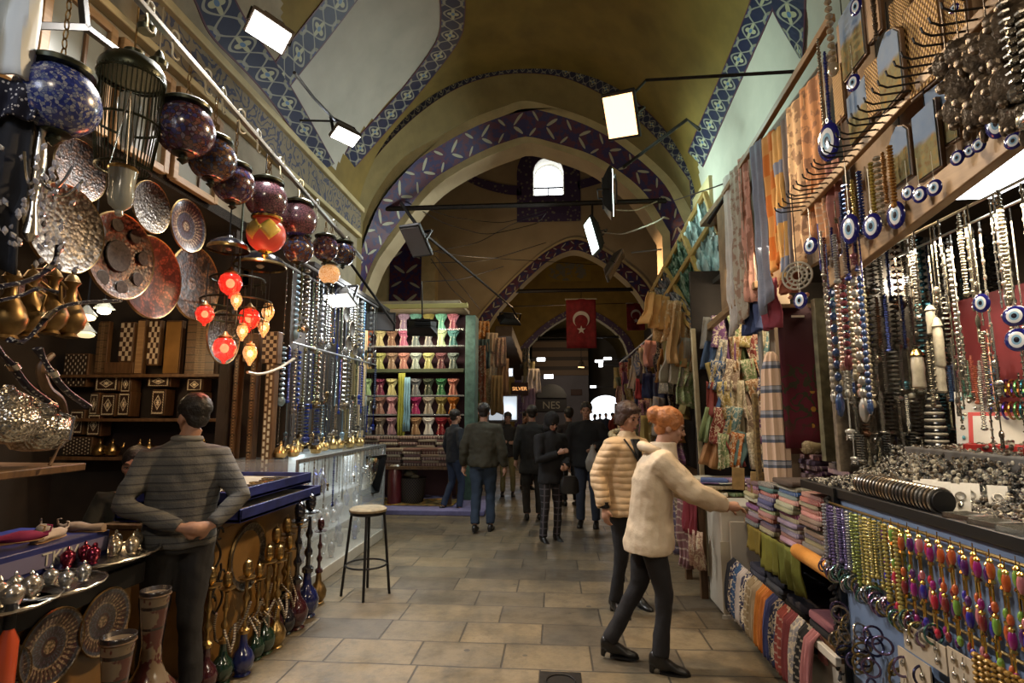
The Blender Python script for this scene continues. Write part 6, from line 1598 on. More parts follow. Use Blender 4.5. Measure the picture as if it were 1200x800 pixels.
# ---- man in striped sweater, hands clasped behind his back
e, D, s = person('man in a grey striped sweater standing with hands clasped behind his back', (-2.21, 3.18, 0), PI+.62, 1.76, dict(
  head=(-.02,-.02,1.62), elL=(.29,.10,1.14), wrL=(.00,.21,1.01), elR=(-.30,.11,1.14), wrR=(-.15,.20,1.01), hdL=(-1,.12,-.15), hdR=(1,.15,-.25), nL=(0,-1,0), nR=(0,-1,0), shL=(.18,.0,1.375), shR=(-.18,.0,1.375), kneeL=(.10,.0,.5), kneeR=(-.08,.0,.5)),
  topm=M_sweat, legs=(.022,.022,.024), hair='short', hairc=(.012,.010,.009), hem=.88, head_rot=(.05,0,.5), vox=.010, bulk=1.1, curl=.7, fold=.025)
mb = MB(); mb.tube([Vector((0,0,1.49))*s+Vector((.07*math.cos(t),.07*math.sin(t),0)) for t in [2*PI*j/18 for j in range(19)]], .018, 8, cap=False); mb.build('ribbed_collar', mat('ribbed_grey_collar', (.17,.17,.16), .9), e, ang=180)
# ---- seated shopkeeper behind the tray counter
e, D, s = person('dark haired man sitting behind the tray counter, only face and shoulders showing', (-3.10, 3.90, -.02), .5, 1.84, dict(
  pelvis=(0,.1,.52), hipL=(.09,.05,.50), hipR=(-.09,.05,.50), kneeL=(.12,-.35,.5), kneeR=(-.12,-.35,.5), ankL=(.12,-.38,.09), ankR=(-.12,-.38,.09), chest=(0,.08,.83), neck=(0,.05,1.06), head=(0,.02,1.215),
  shL=(.18,.06,1.0), shR=(-.18,.06,1.0), elL=(.24,0,.74), elR=(-.24,0,.74), wrL=(.14,-.2,.62), wrR=(-.14,-.2,.62)),
  top=(.03,.032,.022), legs=(.02,.02,.02), hair='short', hairc=(.015,.01,.008), hem=.5, sit=1, head_rot=(.05,0,-.1), vox=.012)
mb = MB(); mb.bx(-3.15,-2.75,3.75,4.15,.36,.42); 
c = empty('low_stool', (-3.10,4.0,0.03), 'low wooden stool under the seated shopkeeper', 'stool'); mb = MB(); mb.bx(-.19,.19,-.17,.17,.34,.39); mb.build('seat', M_wood, c)
for x in (-.15,.15):
    for y in (-.13,.13): mb = MB(); mb.bx(x-.02,x+.02,y-.02,y+.02,0,.34); mb.build('leg', M_wood, c)
# ---- walkers in the street
BJ = (.025,.045,.08)
p = atZ(566, 622, 0); person('broad man in a dark olive jacket and jeans walking away', (p.x, p.y, 0), PI-.05, 1.78, dict(kneeR=(-.09,-.08,.5), ankR=(-.10,-.02,.09), kneeL=(.09,.02,.5), ankL=(.09,.14,.11), elL=(.27,.05,1.14), elR=(-.27,.03,1.13), wrL=(.29,-.02,.88), wrR=(-.30,-.02,.88)), top=(.05,.045,.026), legs=BJ, hem=.88, bulk=1.14, vox=.014, puffy=.01, fold=.035)
p = atZ(533, 600, 0); person('man in a dark jacket and blue jeans bending at the edge of the platform', (p.x-.02, p.y, 0), 2.3, 1.70, dict(kneeR=(-.09,-.10,.5), ankR=(-.10,-.05,.09), ankL=(.09,.16,.11)), top=(.02,.025,.035), legs=(.03,.05,.10), hem=.85, vox=.014)
p = atZ(541, 590, 0); person('grey haired person half hidden behind the olive jacketed man', (p.x+.05, p.y+.9, 0), .3, 1.62, dict(), top=(.3,.26,.2), legs=(.05,.05,.05), hairc=(.55,.52,.45), vox=.016)
p = atZ(595, 581, 0); person('man facing the camera in a dark top and khaki trousers', (p.x, p.y, 0), .1, 1.66, dict(wrL=(.16,-.2,1.1), wrR=(-.16,-.2,1.12), elL=(.25,-.02,1.12), hdL=(-.8,-.4,.2), hdR=(.8,-.4,.2)), top=(.04,.035,.03), legs=(.32,.26,.10), vox=.016)
p = atZ(616, 578, 0); person('person with a phone at the ear between the khaki trousered man and the dark coats', (p.x, p.y+.6, 0), .5, 1.68, dict(elR=(-.27,-.05,1.18), wrR=(-.14,-.12,1.5), hdR=(.2,-.1,1)), top=(.05,.04,.03), legs=(.05,.045,.04), vox=.016)
p = atZ(624, 608, 0); person('tall man in a long dark coat seen from behind', (p.x, p.y, 0), PI+.1, 1.76, dict(ankL=(.09,.1,.1)), top=(.018,.017,.016), legs=(.03,.028,.025), hem=.70, bulk=1.08, vox=.014, skirt=.02)
p = atZ(646, 634, 0)
def plaid():
    x, y, z = xyz(coords()); return mix((.015,.014,.016), (.09,.08,.09), mx(fract(x*14) < .18, fract(z*12) < .18))
e, D, s = person('woman in black with a hood of dark hair and plaid trousers holding a black handbag', (p.x, p.y, 0), .55, 1.66, dict(elL=(.25,.0,1.12), wrL=(.12,-.22,1.0), wrR=(-.02,-.24,1.20), elR=(-.24,-.08,1.1), hdL=(-.7,-.6,0), hdR=(.7,-.4,.3), head=(0,-.05,1.61)), top=(.012,.012,.014), legm=mat('plaid_trousers', plaid, .8), hair='hood', hairc=(.012,.010,.010), hem=.78, head_rot=(.5,0,0), vox=.014, boots=1, puffy=.01)
h = empty('handbag', (p.x+.24, p.y-.10, .62), 'black handbag held by the woman in plaid trousers', 'bag'); mb = MB(); mb.loft([[Vector((w_*math.cos(2*PI*k/14), .055*math.sin(2*PI*k/14), z)) for k in range(14)] for z, w_ in ((0,.1),(.02,.13),(.16,.12),(.22,.09))]); mb.build('pouch', M_shoe, h)
mb = MB(); mb.tube([(-.07,0,.2),(-.06,0,.34),(0,0,.4),(.06,0,.34),(.07,0,.2)], .008, 6); mb.build('strap', M_shoe, h)
p = atZ(690, 619, 0); e, D, s = person('heavy man in a black jacket and jeans facing the camera', (p.x, p.y+.1, 0), -.15, 1.80, dict(wrL=(.13,-.22,1.14), elL=(.29,-.02,1.12), hdL=(-.5,-.6,-.5), elR=(-.29,0,1.12), wrR=(-.26,-.1,.9)), top=(.010,.010,.012), legs=(.035,.045,.075), hem=.84, bulk=1.16, vox=.014, puffy=.015)
h = empty('plastic_bag', (p.x+.06, p.y-.24, .99), 'pale grey plastic bag held by the heavy man in black', 'bag'); mb = MB(); mb.loft([[Vector((w_*math.cos(2*PI*k/14)*(1+.08*math.sin(k*3+z*40)), d_*math.sin(2*PI*k/14), z)) for k in range(14)] for z, w_, d_ in ((-.16,.07,.03),(-.12,.10,.05),(-.02,.10,.05),(.08,.07,.04),(.15,.03,.025),(.17,.035,.03),(.2,.02,.01))]); mb.build('sack', mat('grey_plastic', (.34,.32,.29), .45), h)
mb = MB(); mb.tube([(-.01,0,.19),(0,0,.22),(.015,0,.19)], .007, 5); mb.build('knot', MATS['grey_plastic'], h)
p = atZ(668, 592, 0); person('dark figure behind the heavy man, reaching up to the goods', (p.x, p.y, 0), PI+.3, 1.74, dict(), top=(.03,.02,.02), legs=(.02,.02,.02), vox=.016)
for i, (px, Y, c, lab) in enumerate(((697,26,(.03,.04,.08),'distant walker in dark blue below the daylight arch'),(703,29,(.05,.05,.07),'distant walker in grey below the daylight arch'),(710,28,(.02,.03,.06),'distant walker in navy in the middle of the daylight arch'),(718,24,(.35,.05,.03),'distant walker in a red top'),(724,27,(.04,.04,.04),'distant walker in black at the right of the daylight arch'),(731,19,(.3,.28,.2),'distant fair haired walker beside the dark haired woman\'s head'))):
    q = atY(px, 484, Y); person(lab, (q.x, Y, 0), rnd.uniform(0,6), 1.6+.02*i, dict(ankL=(.09,.12,.09)), top=c, legs=(.03,.03,.04), vox=.03, noise=False, hairc=(.02,.015,.01) if i < 5 else (.3,.25,.12))

# ============================================================ RIGHT: shell of the stalls
FX = 1.62
mb = MB(); mb.bx(3.2, 3.3, -3.5, 8.2, 0, 3.9); struct(mb.build('wall_right', M_dark))
mb = MB(); mb.bx(FX+.12, XR+.02, -3.5, 6.4, 3.84, 3.9); struct(mb.build('trim_30', M_wood2))
mb = MB(); mb.bx(FX+.12, 3.3, -3.5, 6.4, 3.05, 3.1); struct(mb.build('ceiling', M_dark))
M_board = mat('tan_fascia_board', mottled((.24,.15,.08), .35, 5), .7)
mb = MB(); mb.bx(FX+.08, FX+.12, .6, 5.6, 2.62, 3.84); tag(mb.build('fascia_board', M_board), 'tan fascia board behind the hanging textiles and souvenirs', 'board')
# rails
def railX(name, a, b, X, w_, h_, m, label, X2=None):
    p, q = atX(*a, X), atX(*b, X2 or X); mb = MB(); mb.bar(p, q, w_, h_); return tag(mb.build(name, m, bevel=.005), label, 'rail'), p, q
_, ra, rb = railX('hook_rail', (1185,-16), (940,248), 1.56, .03, .055, M_wood2, 'light wooden rail with black hooks running along the right stall')
railX('top_batten', (975,20), (848,228), 1.6, .04, .05, M_wood2, 'wooden batten along the top edge of the hanging textiles')
_, la, lb = railX('stall_beam', (1215,135), (975,325), 1.56, .05, .12, M_wood2, 'lower light wooden beam above the jewellery stall')
hk2 = None
for k in range(30):
    p = ra.lerp(rb, (k+.5)/30) + Vector((-.02,0,-.0)); lab = 'black prong hook on the wooden rail, %s from the near end' % (['first','second','third','fourth','fifth','sixth','seventh','eighth','ninth','tenth','eleventh','twelfth','thirteenth','fourteenth','fifteenth','sixteenth','seventeenth','eighteenth','nineteenth','twentieth','twenty first','twenty second','twenty third','twenty fourth','twenty fifth','twenty sixth','twenty seventh','twenty eighth','twenty ninth','thirtieth'][k])
    if hk2 is None:
        mb = MB(); mb.tube([(0.02,0,0),(-.12,0,-.015),(-.15,0,0),(-.155,0,.02)], .0045, 5); hk2 = tag(mb.build('rail_hook', M_black), lab, 'hook', 'prong hooks of the wooden rail'); hk2.location = p
    else: c = hk2.copy(); COL.objects.link(c); c.location = p; c['label'] = lab; c.rotation_euler = (0,0,rnd.uniform(-.1,.1))
# ---- hanging textile strips
def orng():
    x, y, z = xyz(coords('UV')); k = (fract(y*7) < .5); j = N._op('PINGPONG', floor(x*2)+floor(y*7), 1.0)
    return mix((.75,.22,.03), (.8,.38,.10), j)
M_orng = mat('orange_chequered_textile', orng, .85)
def yb():
    x, y, z = xyz(coords('UV')); return mix((.75,.45,.15), (.25,.30,.42), fract(y*3.1+.3) < .3)
M_yb = mat('yellow_blue_textile', yb, .85)
def flor():
    p = coords(); k = sstep(.5,.56,tnoise(p, 14, 3)); return mix(ocolor(), (.25,.12,.07), k*.7)
M_flor = mat('floral_textile', flor, .85)
TS = [(852,205,395,.16,(.78,.74,.68),M_cloth,'white textile strip at the far end of the facade'),(862,195,385,.2,(.42,.38,.3),M_flor,'beige textile strip second from the far end'),(871,182,362,.17,(.6,.32,.24),M_flor,'pinkish flowered textile strip'),
 (885,168,370,.17,(.28,.32,.42),M_cloth,'blue grey plain textile strip'),(899,158,330,.17,(.7,.3,.05),M_orng,'orange chequered textile strip'),(909,152,330,.12,(.7,.4,.1),M_yb,'narrow yellow and blue textile strip'),
 (918,140,325,.12,(.35,.30,.28),M_cloth,'narrow grey textile strip between the orange and peach ones'),(932,118,312,.2,(.85,.58,.32),M_flor,'pale peach textile strip with faint flowers'),(949,95,285,.2,(.68,.33,.14),M_flor,'mottled orange textile strip nearest the evil eye string'),
 (962,215,300,.13,(.75,.4,.2),M_clothS,'short striped peach textile under the mottled orange one'),(974,190,290,.12,(.35,.15,.12),M_flor,'short dark reddish textile beside the large eye bead')]
for i, (px, y0, y1, w_, c, m, lab) in enumerate(TS):
    a = atX(px, y0, FX-.02*(i%2)-.02); b = atX(px, y1, a.x); o = drape(None, w_, a.z-b.z, 2, .018, 14, 12, seed=i).build('hanging_textile', m, solid=.006)
    o.location = a; o.rotation_euler = (0,0,PI/2+.15); o.color = (*c,1); tag(o, lab, 'textile', 'textile strips on the right facade')
# fringes darker cloths at the foot
for i, (px, y0, y1, w_, c, lab) in enumerate(((900,330,385,.3,(.3,.05,.08),'dark red cloth hanging below the orange textile strips'),(880,352,392,.3,(.05,.08,.2),'dark blue cloth bundle below the blue grey strip'),(925,300,345,.22,(.35,.1,.05),'rust red cloth below the peach strip'))):
    a = atX(px, y0, FX+.02); b = atX(px, y1, a.x); o = drape(None, w_, a.z-b.z, 4, .04, 14, 8, seed=i+3).build('hanging_textile', M_cloth, solid=.008); o.location = a; o.rotation_euler = (0,0,PI/2); o.color = (*c,1); tag(o, lab, 'textile')
# ---- evil eye beads
def eye():
    x, y, z = xyz(coords()); r = sqrt(x*x+z*z*.75)*10
    return ramp(r, [(0,(.01,.01,.02)),(.2,(.01,.01,.02)),(.21,(.25,.45,.6)),(.36,(.25,.45,.6)),(.37,(.8,.82,.82)),(.58,(.8,.82,.82)),(.59,(.012,.012,.13)),(1,(.012,.012,.13))], True)
M_eyeb = mat('evil_eye_glass', eye, .08, coat=1)
EB = None
def eyebead(p, r, label, rz=-1.15, oval=1.0, group='evil eye beads of the right stall', cord=.06):
    global EB
    if EB is None:
        EB = empty('evil_eye_bead', p, label, 'bead', group)
        mb = MB(); mb.lathe([(.002,-.02),(.05,-.02),(.088,-.012),(.1,0),(.088,.012),(.05,.02),(.002,.022)], 28, R=Matrix.Rotation(PI/2, 3, 'X')); mb.build('disc', M_eyeb, EB)
        mb = MB(); mb.tube([(.012*math.cos(t),0,.11+.012*math.sin(t)) for t in [2*PI*j/12 for j in range(13)]], .004, 5, cap=False); mb.tube([(0,0,.12),(0,0,.45)], .003, 4); mb.build('hanging_loop', M_chrome, EB)
        EB.scale = (r*10, r*10, r*10*oval); EB.rotation_euler = (0,0,rz); return EB
    return copy_tree(EB, p, label, rz=rz, scale=(r*10, r*10, r*10*oval), group=group)
for px, py, rp, X, ov, lab in ((971,166,15,1.46,1.6,'largest oval evil eye bead, hanging from the long bead string'),(1000,97,9,1.5,1.2,'small evil eye bead beside the painted plaques'),(950,288,10,1.45,1,'round evil eye bead just left of the cluster of blue strands'),(938,352,10,1.42,1,'evil eye bead hanging under the filigree medallion'),
 (1168,145,12,1.5,1.5,'oval evil eye bead with bright shine at the upper right'),(1147,170,8,1.5,1.1,'evil eye bead left of the shiny oval one'),(1136,177,7,1.52,1.1,'evil eye bead in the right group of small ones, second'),(1122,185,8,1.5,1.15,'evil eye bead at the left of the small group by the light panel'),
 (1095,220,9,1.5,1.1,'third evil eye bead of the trio on the lower beam'),(1078,228,9,1.5,1.1,'middle evil eye bead of the trio on the lower beam'),(1064,226,8,1.5,1.1,'leftmost evil eye bead of the trio on the lower beam'),(1050,252,11,1.5,1.5,'dark oval evil eye bead seen at a slant over the beam'),
 (1022,265,12,1.46,1.3,'large evil eye bead at the end of the yellow blue strands'),(996,268,12,1.46,1.5,'dark blue glass disc left of the yellow blue strands'),(1150,355,9,1.66,1.2,'evil eye pendant above the red panel'),(1190,370,13,1.7,.9,'upper of two big eye beads on the red panel'),(1193,398,13,1.7,1,'lower of two big eye beads on the red panel'),
 (1003,8,8,1.5,1.4,'evil eye bead cut by the top edge'),(1188,165,10,1.5,1,'cobalt evil eye bead at the right edge under the light'),(1118,10,6,1.5,1,'tiny eye bead near the top edge by the woven panel')):
    p = atX(px, py, X); eyebead(p, rp*p.y/F, lab, oval=ov)
# bead strings on the facade
for i, (px, y0, y1, c, m, kd, cn) in enumerate(((958,45,160,(.55,.5,.4),M_trink,2,'silver and blue'),(969,-10,90,(.6,.5,.35),M_bead,4,'pale round'),(966,60,150,(.03,.05,.3),M_bead,2,'dark blue'),(1022,-10,50,(.25,.2,.15),M_trink,2,'dark silver'),(985,135,250,(.3,.15,.08),M_bead,3,'brown'))):
    a = atX(px, y0, 1.5); b = atX(px, y1, 1.5); strand(kd, a, c, cn+' bead string hanging high on the right facade', 'bead strings on the facade', m, a.z-b.z)
# ---- painted plaques and woven panels hung on the board
def plaq():
    x, y, z = xyz(coords('UV')); k = tnoise(coords(), 9, 3); sky = mix((.10,.18,.34), (.26,.32,.38), k)
    low = ramp(tnoise(coords(), 26, 3), [(.3,(.17,.10,.04)),(.5,(.19,.18,.09)),(.7,(.3,.18,.05))]); return mix(low, sky, sstep(.5,.6, y + k*.25 - .1))
M_plaq = mat('painted_view', plaq, .85, spec=.1)
def weave():
    x, y, z = xyz(coords('UV')); a = sin(x*60)*sin(y*70); return mix((.20,.10,.03), (.62,.38,.12), sstep(-.3,.5,a))
M_weave = mat('woven_straw', weave, .7, bump=lambda: sin(xyz(coords('UV'))[0]*60)*sin(xyz(coords('UV'))[1]*70), bstr=.6)
def slab(px, py, w_, h_, X, m, label, arch=False, name='plaque', rz=0, fr=M_wood, tilt=0, cat='plaque'):
    p = atX(px, py, X); e = empty(name, p, label, cat, 'plaques and panels on the right facade', rot=(tilt,0,-PI/2+rz))
    pts = [(-w_/2,-h_/2),(w_/2,-h_/2),(w_/2,h_/2*.6 if arch else h_/2)]
    if arch: pts += [(w_*.3,h_*.42),(0,h_/2),(-w_*.3,h_*.42),(-w_/2,h_/2*.6)]
    else: pts += [(-w_/2,h_/2)]
    R = Matrix(((1,0,0),(0,0,-1),(0,1,0)))
    mb = MB(); mb.prism([(x*1.08,y*1.06) for x, y in pts], .02, (0,.012,0), R); mb.build('backing', fr, e, smooth=False, bevel=.004)
    mb = MB(); mb.prism(pts, .008, (0,-.006,0), R); mb.build('painted_face', m, e, smooth=False)
    mb = MB(); mb.tube([(0,0,h_/2),(0,0,h_/2+.15)], .003, 4); mb.build('hanging_cord', M_black, e)
    return e
for a in ((1000,42,.24,.36,1.58,M_plaq,'large bluish painted plaque near the top edge'),(1045,78,.2,.34,1.54,M_plaq,'arched painted plaque with pale blue top, in the middle',True),(1030,100,.15,.26,1.57,M_weave,'woven straw panel left of the arched plaque'),(1084,48,.2,.4,1.56,M_weave,'large woven straw panel below the top edge'),
 (1008,130,.22,.26,1.58,M_plaq,'shaded plaque beside the small eye bead'),(1058,20,.12,.2,1.57,M_weave,'small woven panel at the top edge'),(1025,15,.12,.25,1.58,M_board,'brown plank plaque near the top edge'),(1118,30,.16,.24,1.58,M_weave,'yellowish straw panel near the top right'),
 (1057,180,.15,.26,1.57,M_plaq,'blue arched plaque hanging below the hook rail',True),(1088,165,.15,.28,1.55,M_plaq,'second blue plaque below the hook rail',False),(1105,135,.14,.26,1.57,M_plaq,'violet blue plaque near the hook rail'),(985,110,.1,.3,1.59,M_weave,'narrow straw panel beside the bead string'),(990,60,.09,.35,1.6,M_board,'thin brown plank beside the large bluish plaque')):
    slab(*a[:7], arch=len(a) > 7 and a[7], rz=rnd.uniform(-.15,.15))
# dark metal ornaments on the right top
M_bronz = mat('dark_bronze', mottled((.13,.10,.07), .5, 40), .35, .8, bump=bnoise(60), bstr=.5)
for i, (px, py, r) in enumerate(((1140,90,.09),(1160,60,.08),(1172,110,.08),(1130,125,.07),(1185,40,.09),(1190,95,.07),(1150,130,.06),(1192,20,.07),(1110,75,.05),(1180,70,.06),(1196,130,.06),(1125,60,.05))):
    p = atX(px, py, 1.5-.02*(i%3)); e = empty('bronze_ornament', p, 'dark bronze ornament at the top right, %s of the cluster' % ['in the left centre','upper left','in the middle','lower left','top right','at the right','lowest','highest','leftmost','in the upper centre','at the lower right','left of centre near the rail'][i], 'ornament', 'bronze ornaments at the top right', rz=-.8)
    mb = MB(); mb.lathe([(.002,-.01),(r*.6,-.012),(r,0),(r*.9,.012),(r*.4,.02),(.002,.03)], 14, R=Matrix.Rotation(PI/2, 3, 'X')); mb.build('rosette', M_bronz, e)
    for q in range(6): a = 2*PI*q/6; mb = MB(); mb.ell((r*.95*math.cos(a), 0, r*.95*math.sin(a)), (r*.28,.014,r*.28), 8, 5); mb.build('petal', M_bronz, e)
    mb = MB(); mb.tube([(0,0,r+.2),(0,0,-r*1.5)], .003, 4); mb.ell((0,0,-r*1.5), (.014,.01,.03), 8, 5); mb.build('pendant', M_bronz, e)
for i, (px, y0, y1) in enumerate(((1186,20,150),(1176,0,120),(1197,10,140))):
    a = atX(px, y0, 1.45); b = atX(px, y1, 1.45); strand(4, a, (.45,.42,.36), ['left','middle','right'][i]+' string of large silver discs at the top right corner', 'disc strings', M_trink, a.z-b.z)
# strings below the hook rail (yellow and blue)
for i, (px, y0, y1, c, cn) in enumerate(((985,225,270,(.03,.06,.2),'navy'),(990,215,275,(.05,.12,.3),'blue'),(998,210,280,(.5,.38,.08),'golden'),(1006,200,275,(.03,.05,.22),'deep blue'),(1013,195,270,(.3,.2,.1),'brown'),(1020,190,268,(.5,.38,.08),'yellow'),(1027,182,262,(.5,.45,.35),'ivory'),(1034,178,240,(.45,.22,.06),'amber'),(1042,170,245,(.5,.25,.06),'orange brown'),(978,235,262,(.3,.25,.15),'olive'))):
    a = atX(px, y0, 1.5); b = atX(px, y1, 1.5); strand([0,4,2,0,3][i%5], a, c, cn+' bead string hanging from the hook rail over the beam', 'bead strings under the hook rail', M_bead, a.z-b.z)
# cluster of blue strands left of the beam end, and the long multi coloured ropes
for i in range(16):
    px = 958 + i*3.2; y0 = 262 + (i%4)*9 - i*1.0; a = atX(px, y0, 1.5+.03*(i%3)); c, cn = [((.03,.04,.3),'cobalt'),((.5,.5,.48),'silver'),((.25,.08,.1),'wine'),((.06,.08,.25),'navy'),((.5,.42,.35),'beige')][i%5]
    strand([3,2,0,5][i%4], a, c, cn+' tassel string in the blue cluster at the end of the beam, '+ORD[i%12], 'blue cluster strings', M_bead, .26)
for i in range(14):
    px = 966 + i*3.4; a = atX(px, 322, 1.55+.05*(i%2)); c, cn = [((.45,.42,.36),'grey'),((.2,.05,.06),'dark red'),((.04,.08,.2),'blue'),((.35,.3,.2),'straw'),((.5,.3,.22),'coral')][i%5]
    strand([0,2,4,1][i%4], a, c, cn+' long bead rope hanging below the beam end, '+ORD[i%12], 'bead ropes under the beam', M_bead, rnd.uniform(.45,.75))
e = empty('filigree_medallion', atX(934,323,1.42), 'pale filigree medallion hanging above an evil eye bead', 'ornament', rz=-.7)
mb = MB()
for r in (.03,.055,.08): mb.tube([(r*math.cos(t),0,r*math.sin(t)) for t in [2*PI*j/24 for j in range(25)]], .007, 5, cap=False)
for k in range(12): a = 2*PI*k/12; mb.tube([(.03*math.cos(a),0,.03*math.sin(a)),(.08*math.cos(a),0,.08*math.sin(a))], .005, 4)
mb.build('filigree', M_ivory, e); mb = MB(); mb.tube([(0,0,.08),(0,0,.5)], .003, 4); mb.build('cord', M_black, e)
for s_ in (-1,1): mb = MB(); mb.ell((s_*.045,0,-.12), .014, 8, 6); mb.build('bead', mat('coral_bead_%d' % (s_+1), (.6,.28,.15), .2), e)

# ---- light panel and lamps inside the stall
e = empty('ceiling_light', (1.93, 2.2, 2.66), 'bright white light panel under the stall beam at the right', 'lamp')
mb = MB(); mb.box((0,0,0),(.26,.86,.02)); mb.build('panel', M_tube, e, bevel=.004); mb = MB(); mb.box((0,0,.03),(.32,.94,.04)); mb.build('housing', M_steel, e, bevel=.006)
e = empty('stall_bulb', atX(1059,338,2.25), 'bright square bulb glowing among the hanging trinkets', 'lamp')
mb = MB(); mb.box((0,0,0),(.09,.09,.12)); mb.build('bulb', M_bulb, e, bevel=.03); mb = MB(); mb.box((0,0,.09),(.05,.05,.07)); mb.build('socket', M_black, e)
mb = MB(); mb.tube([(0,0,.1),(0,0,.7)], .005, 5); mb.build('cord', M_black, e)
l = lamp('lamp_light', 'POINT', (-.12,-.15,0), 9, (1,.93,.8), .05); l.parent = e

# ---- trinket boards
mb = MB(); mb.bx(1.72, 2.75, 3.52, 3.56, 1.3, 2.75); tag(mb.build('trinket_board', mat('brown_grey_board', mottled((.15,.12,.085), .5, 30), .5)), 'upright board behind the dense trinket strings facing the camera', 'board')
TC = [((.5,.48,.42),'silver'),((.3,.27,.2),'antique silver'),((.12,.3,.35),'turquoise'),((.55,.5,.38),'ivory'),((.3,.15,.08),'copper'),((.06,.09,.3),'blue'),((.2,.17,.13),'bronze')]
n = 0
for row, (z, L, k_) in enumerate(((2.72,.42,41),(2.36,.38,41),(2.04,.34,41),(1.76,.3,41),(1.52,.2,38))):
    for k in range(k_):
        X = 1.74 + k*.024; c, cn = TC[rnd.choice([0,0,0,1,1,2,3,4,5,6,6])]
        lab = '%s charm string, %s trinket board row' % (cn, RN[row])
        strand([3,2,3,4,5,2][(k+row*2)%6], (X, 3.47-.03*(k%2)-.02*row, z+rnd.uniform(-.03,.03)), c, lab, 'charm strings on the trinket board', M_trink if k%4 else M_bead, L*rnd.uniform(.7,1.1), 'charm_string').scale.xy = (1.6, 1.2)
# silver chains hanging under the beam, facing the street
for row, (z, L, X, n_) in enumerate(((2.50,.46,1.70,22),(2.48,.62,1.86,22),(2.0,.34,1.8,20),(1.82,.3,1.92,16))):
    for k in range(n_):
        Y = 1.62 + k*(1.22/n_) + .02*rnd.random(); c, cn = TC[rnd.choice([0,0,0,1,3,3,6])]
        lab = '%s chain in the %s row under the beam' % (cn, ['front upper','rear upper','front lower','rear lower'][row])
        strand([1,5,3,1,2][k%5], (X+.02*(k%3), Y, z), c, lab, 'necklaces under the beam', M_trink, L*rnd.uniform(.75,1.1), 'necklace', 'necklace')
e = empty('chain_rail', (1.72, 2.25, 2.5), 'thin rail under the beam carrying the silver necklaces', 'rail'); mb = MB()
for x in (0,.16): mb.tube([(x,-.7,0),(x,.8,0)], .006, 6)
mb.build('rod', M_chrome, e); 
# carved bone knives / rods, pipes hanging
for i, (px, y0, y1, lab) in enumerate(((1078,415,455,'carved bone house shaped pendant hanging left of the pipes'),(1103,380,430,'upper pale carved bone cylinder'),(1104,425,460,'lower pale carved bone cylinder'),(1093,362,392,'slim bone tube beside the necklaces'))):
    a = atX(px, y0, 1.85); b = atX(px, y1, 1.85); h = a.z-b.z; e = empty('bone_carving', b, lab, 'carving', 'carved bone pieces'); w_ = .022 if i else .03
    mb = MB(); mb.lathe([(w_*.7,0),(w_,h*.05),(w_*.9,h*.4),(w_,h*.6),(w_*.9,h*.9),(w_*.5,h)], 10); mb.build('shaft', M_ivory, e); mb = MB(); mb.lathe([(w_*1.1,h*.98),(w_*.6,h*1.15),(.004,h*1.2)], 10); mb.build('cap', M_gold if i == 0 else M_ivory, e)
# red panel with bead hanks
mb = MB(); mb.bx(2.36, 2.39, 2.75, 3.45, 1.5, 2.3); tag(mb.build('red_backcloth', mat('dark_red_panel', mottled((.22,.03,.03), .25, 4), .7)), 'dark red cloth panel behind the coloured bead hanks', 'panel')
for i, (c, cn) in enumerate((((.1,.18,.35),'blue'),((.08,.12,.22),'navy'),((.6,.3,.28),'pink'),((.15,.4,.3),'green'),((.2,.45,.3),'mint'),((.6,.14,.08),'scarlet'),((.7,.2,.1),'orange red'),((.6,.55,.5),'white'),((.5,.3,.25),'salmon'),((.1,.3,.4),'turquoise'),((.15,.4,.55),'sky blue'),((.1,.1,.08),'black'))):
    px = 1112 + i*5; a = atX(px, 428-(i%3)*6, 2.26); strand([0,2][i%2], a, c, cn+' glass bead hank on the dark red panel', 'bead hanks on the red panel', M_bead, .2)

# ---- jewellery stand
before = set(bpy.data.objects)
ST = 1.25
e = empty('jewellery_stand', (1.5, 2.2, 0), 'jewellery stand with a crowded top and pendants hung on its street side', 'stand')
mb = MB(); mb.bx(0, 1.1, -.75, 1.0, ST-.05, ST); mb.build('top', M_black, e, bevel=.004)
mb = MB(); mb.bx(.02, 1.1, -.72, .62, .05, ST-.05); mb.build('body', mat('blue_stand_panel', mottled((.16,.22,.34), .15, 4), .6), e)
for y in (.58,-.74): mb = MB(); mb.box((.0, y, ST/2), (.03,.03,ST)); mb.build('post', M_black, e)
for z in (ST-.08, .86): mb = MB(); mb.tube([(-.02,-.75,z),(-.02,.62,z)], .007, 6); mb.build('hanging_bar', M_brass, e)
mb = MB()
for k in range(60): mb.tube([(-.02-.01*math.sin(k*1.3), .60+.02*math.sin(k), ST-.05-k*.018), (-.03+.01*math.sin(k*2.1), .61+.02*math.cos(k*1.7), ST-.07-k*.018)], .012, 5)
mb.build('black_tassel_cord', M_black, e)
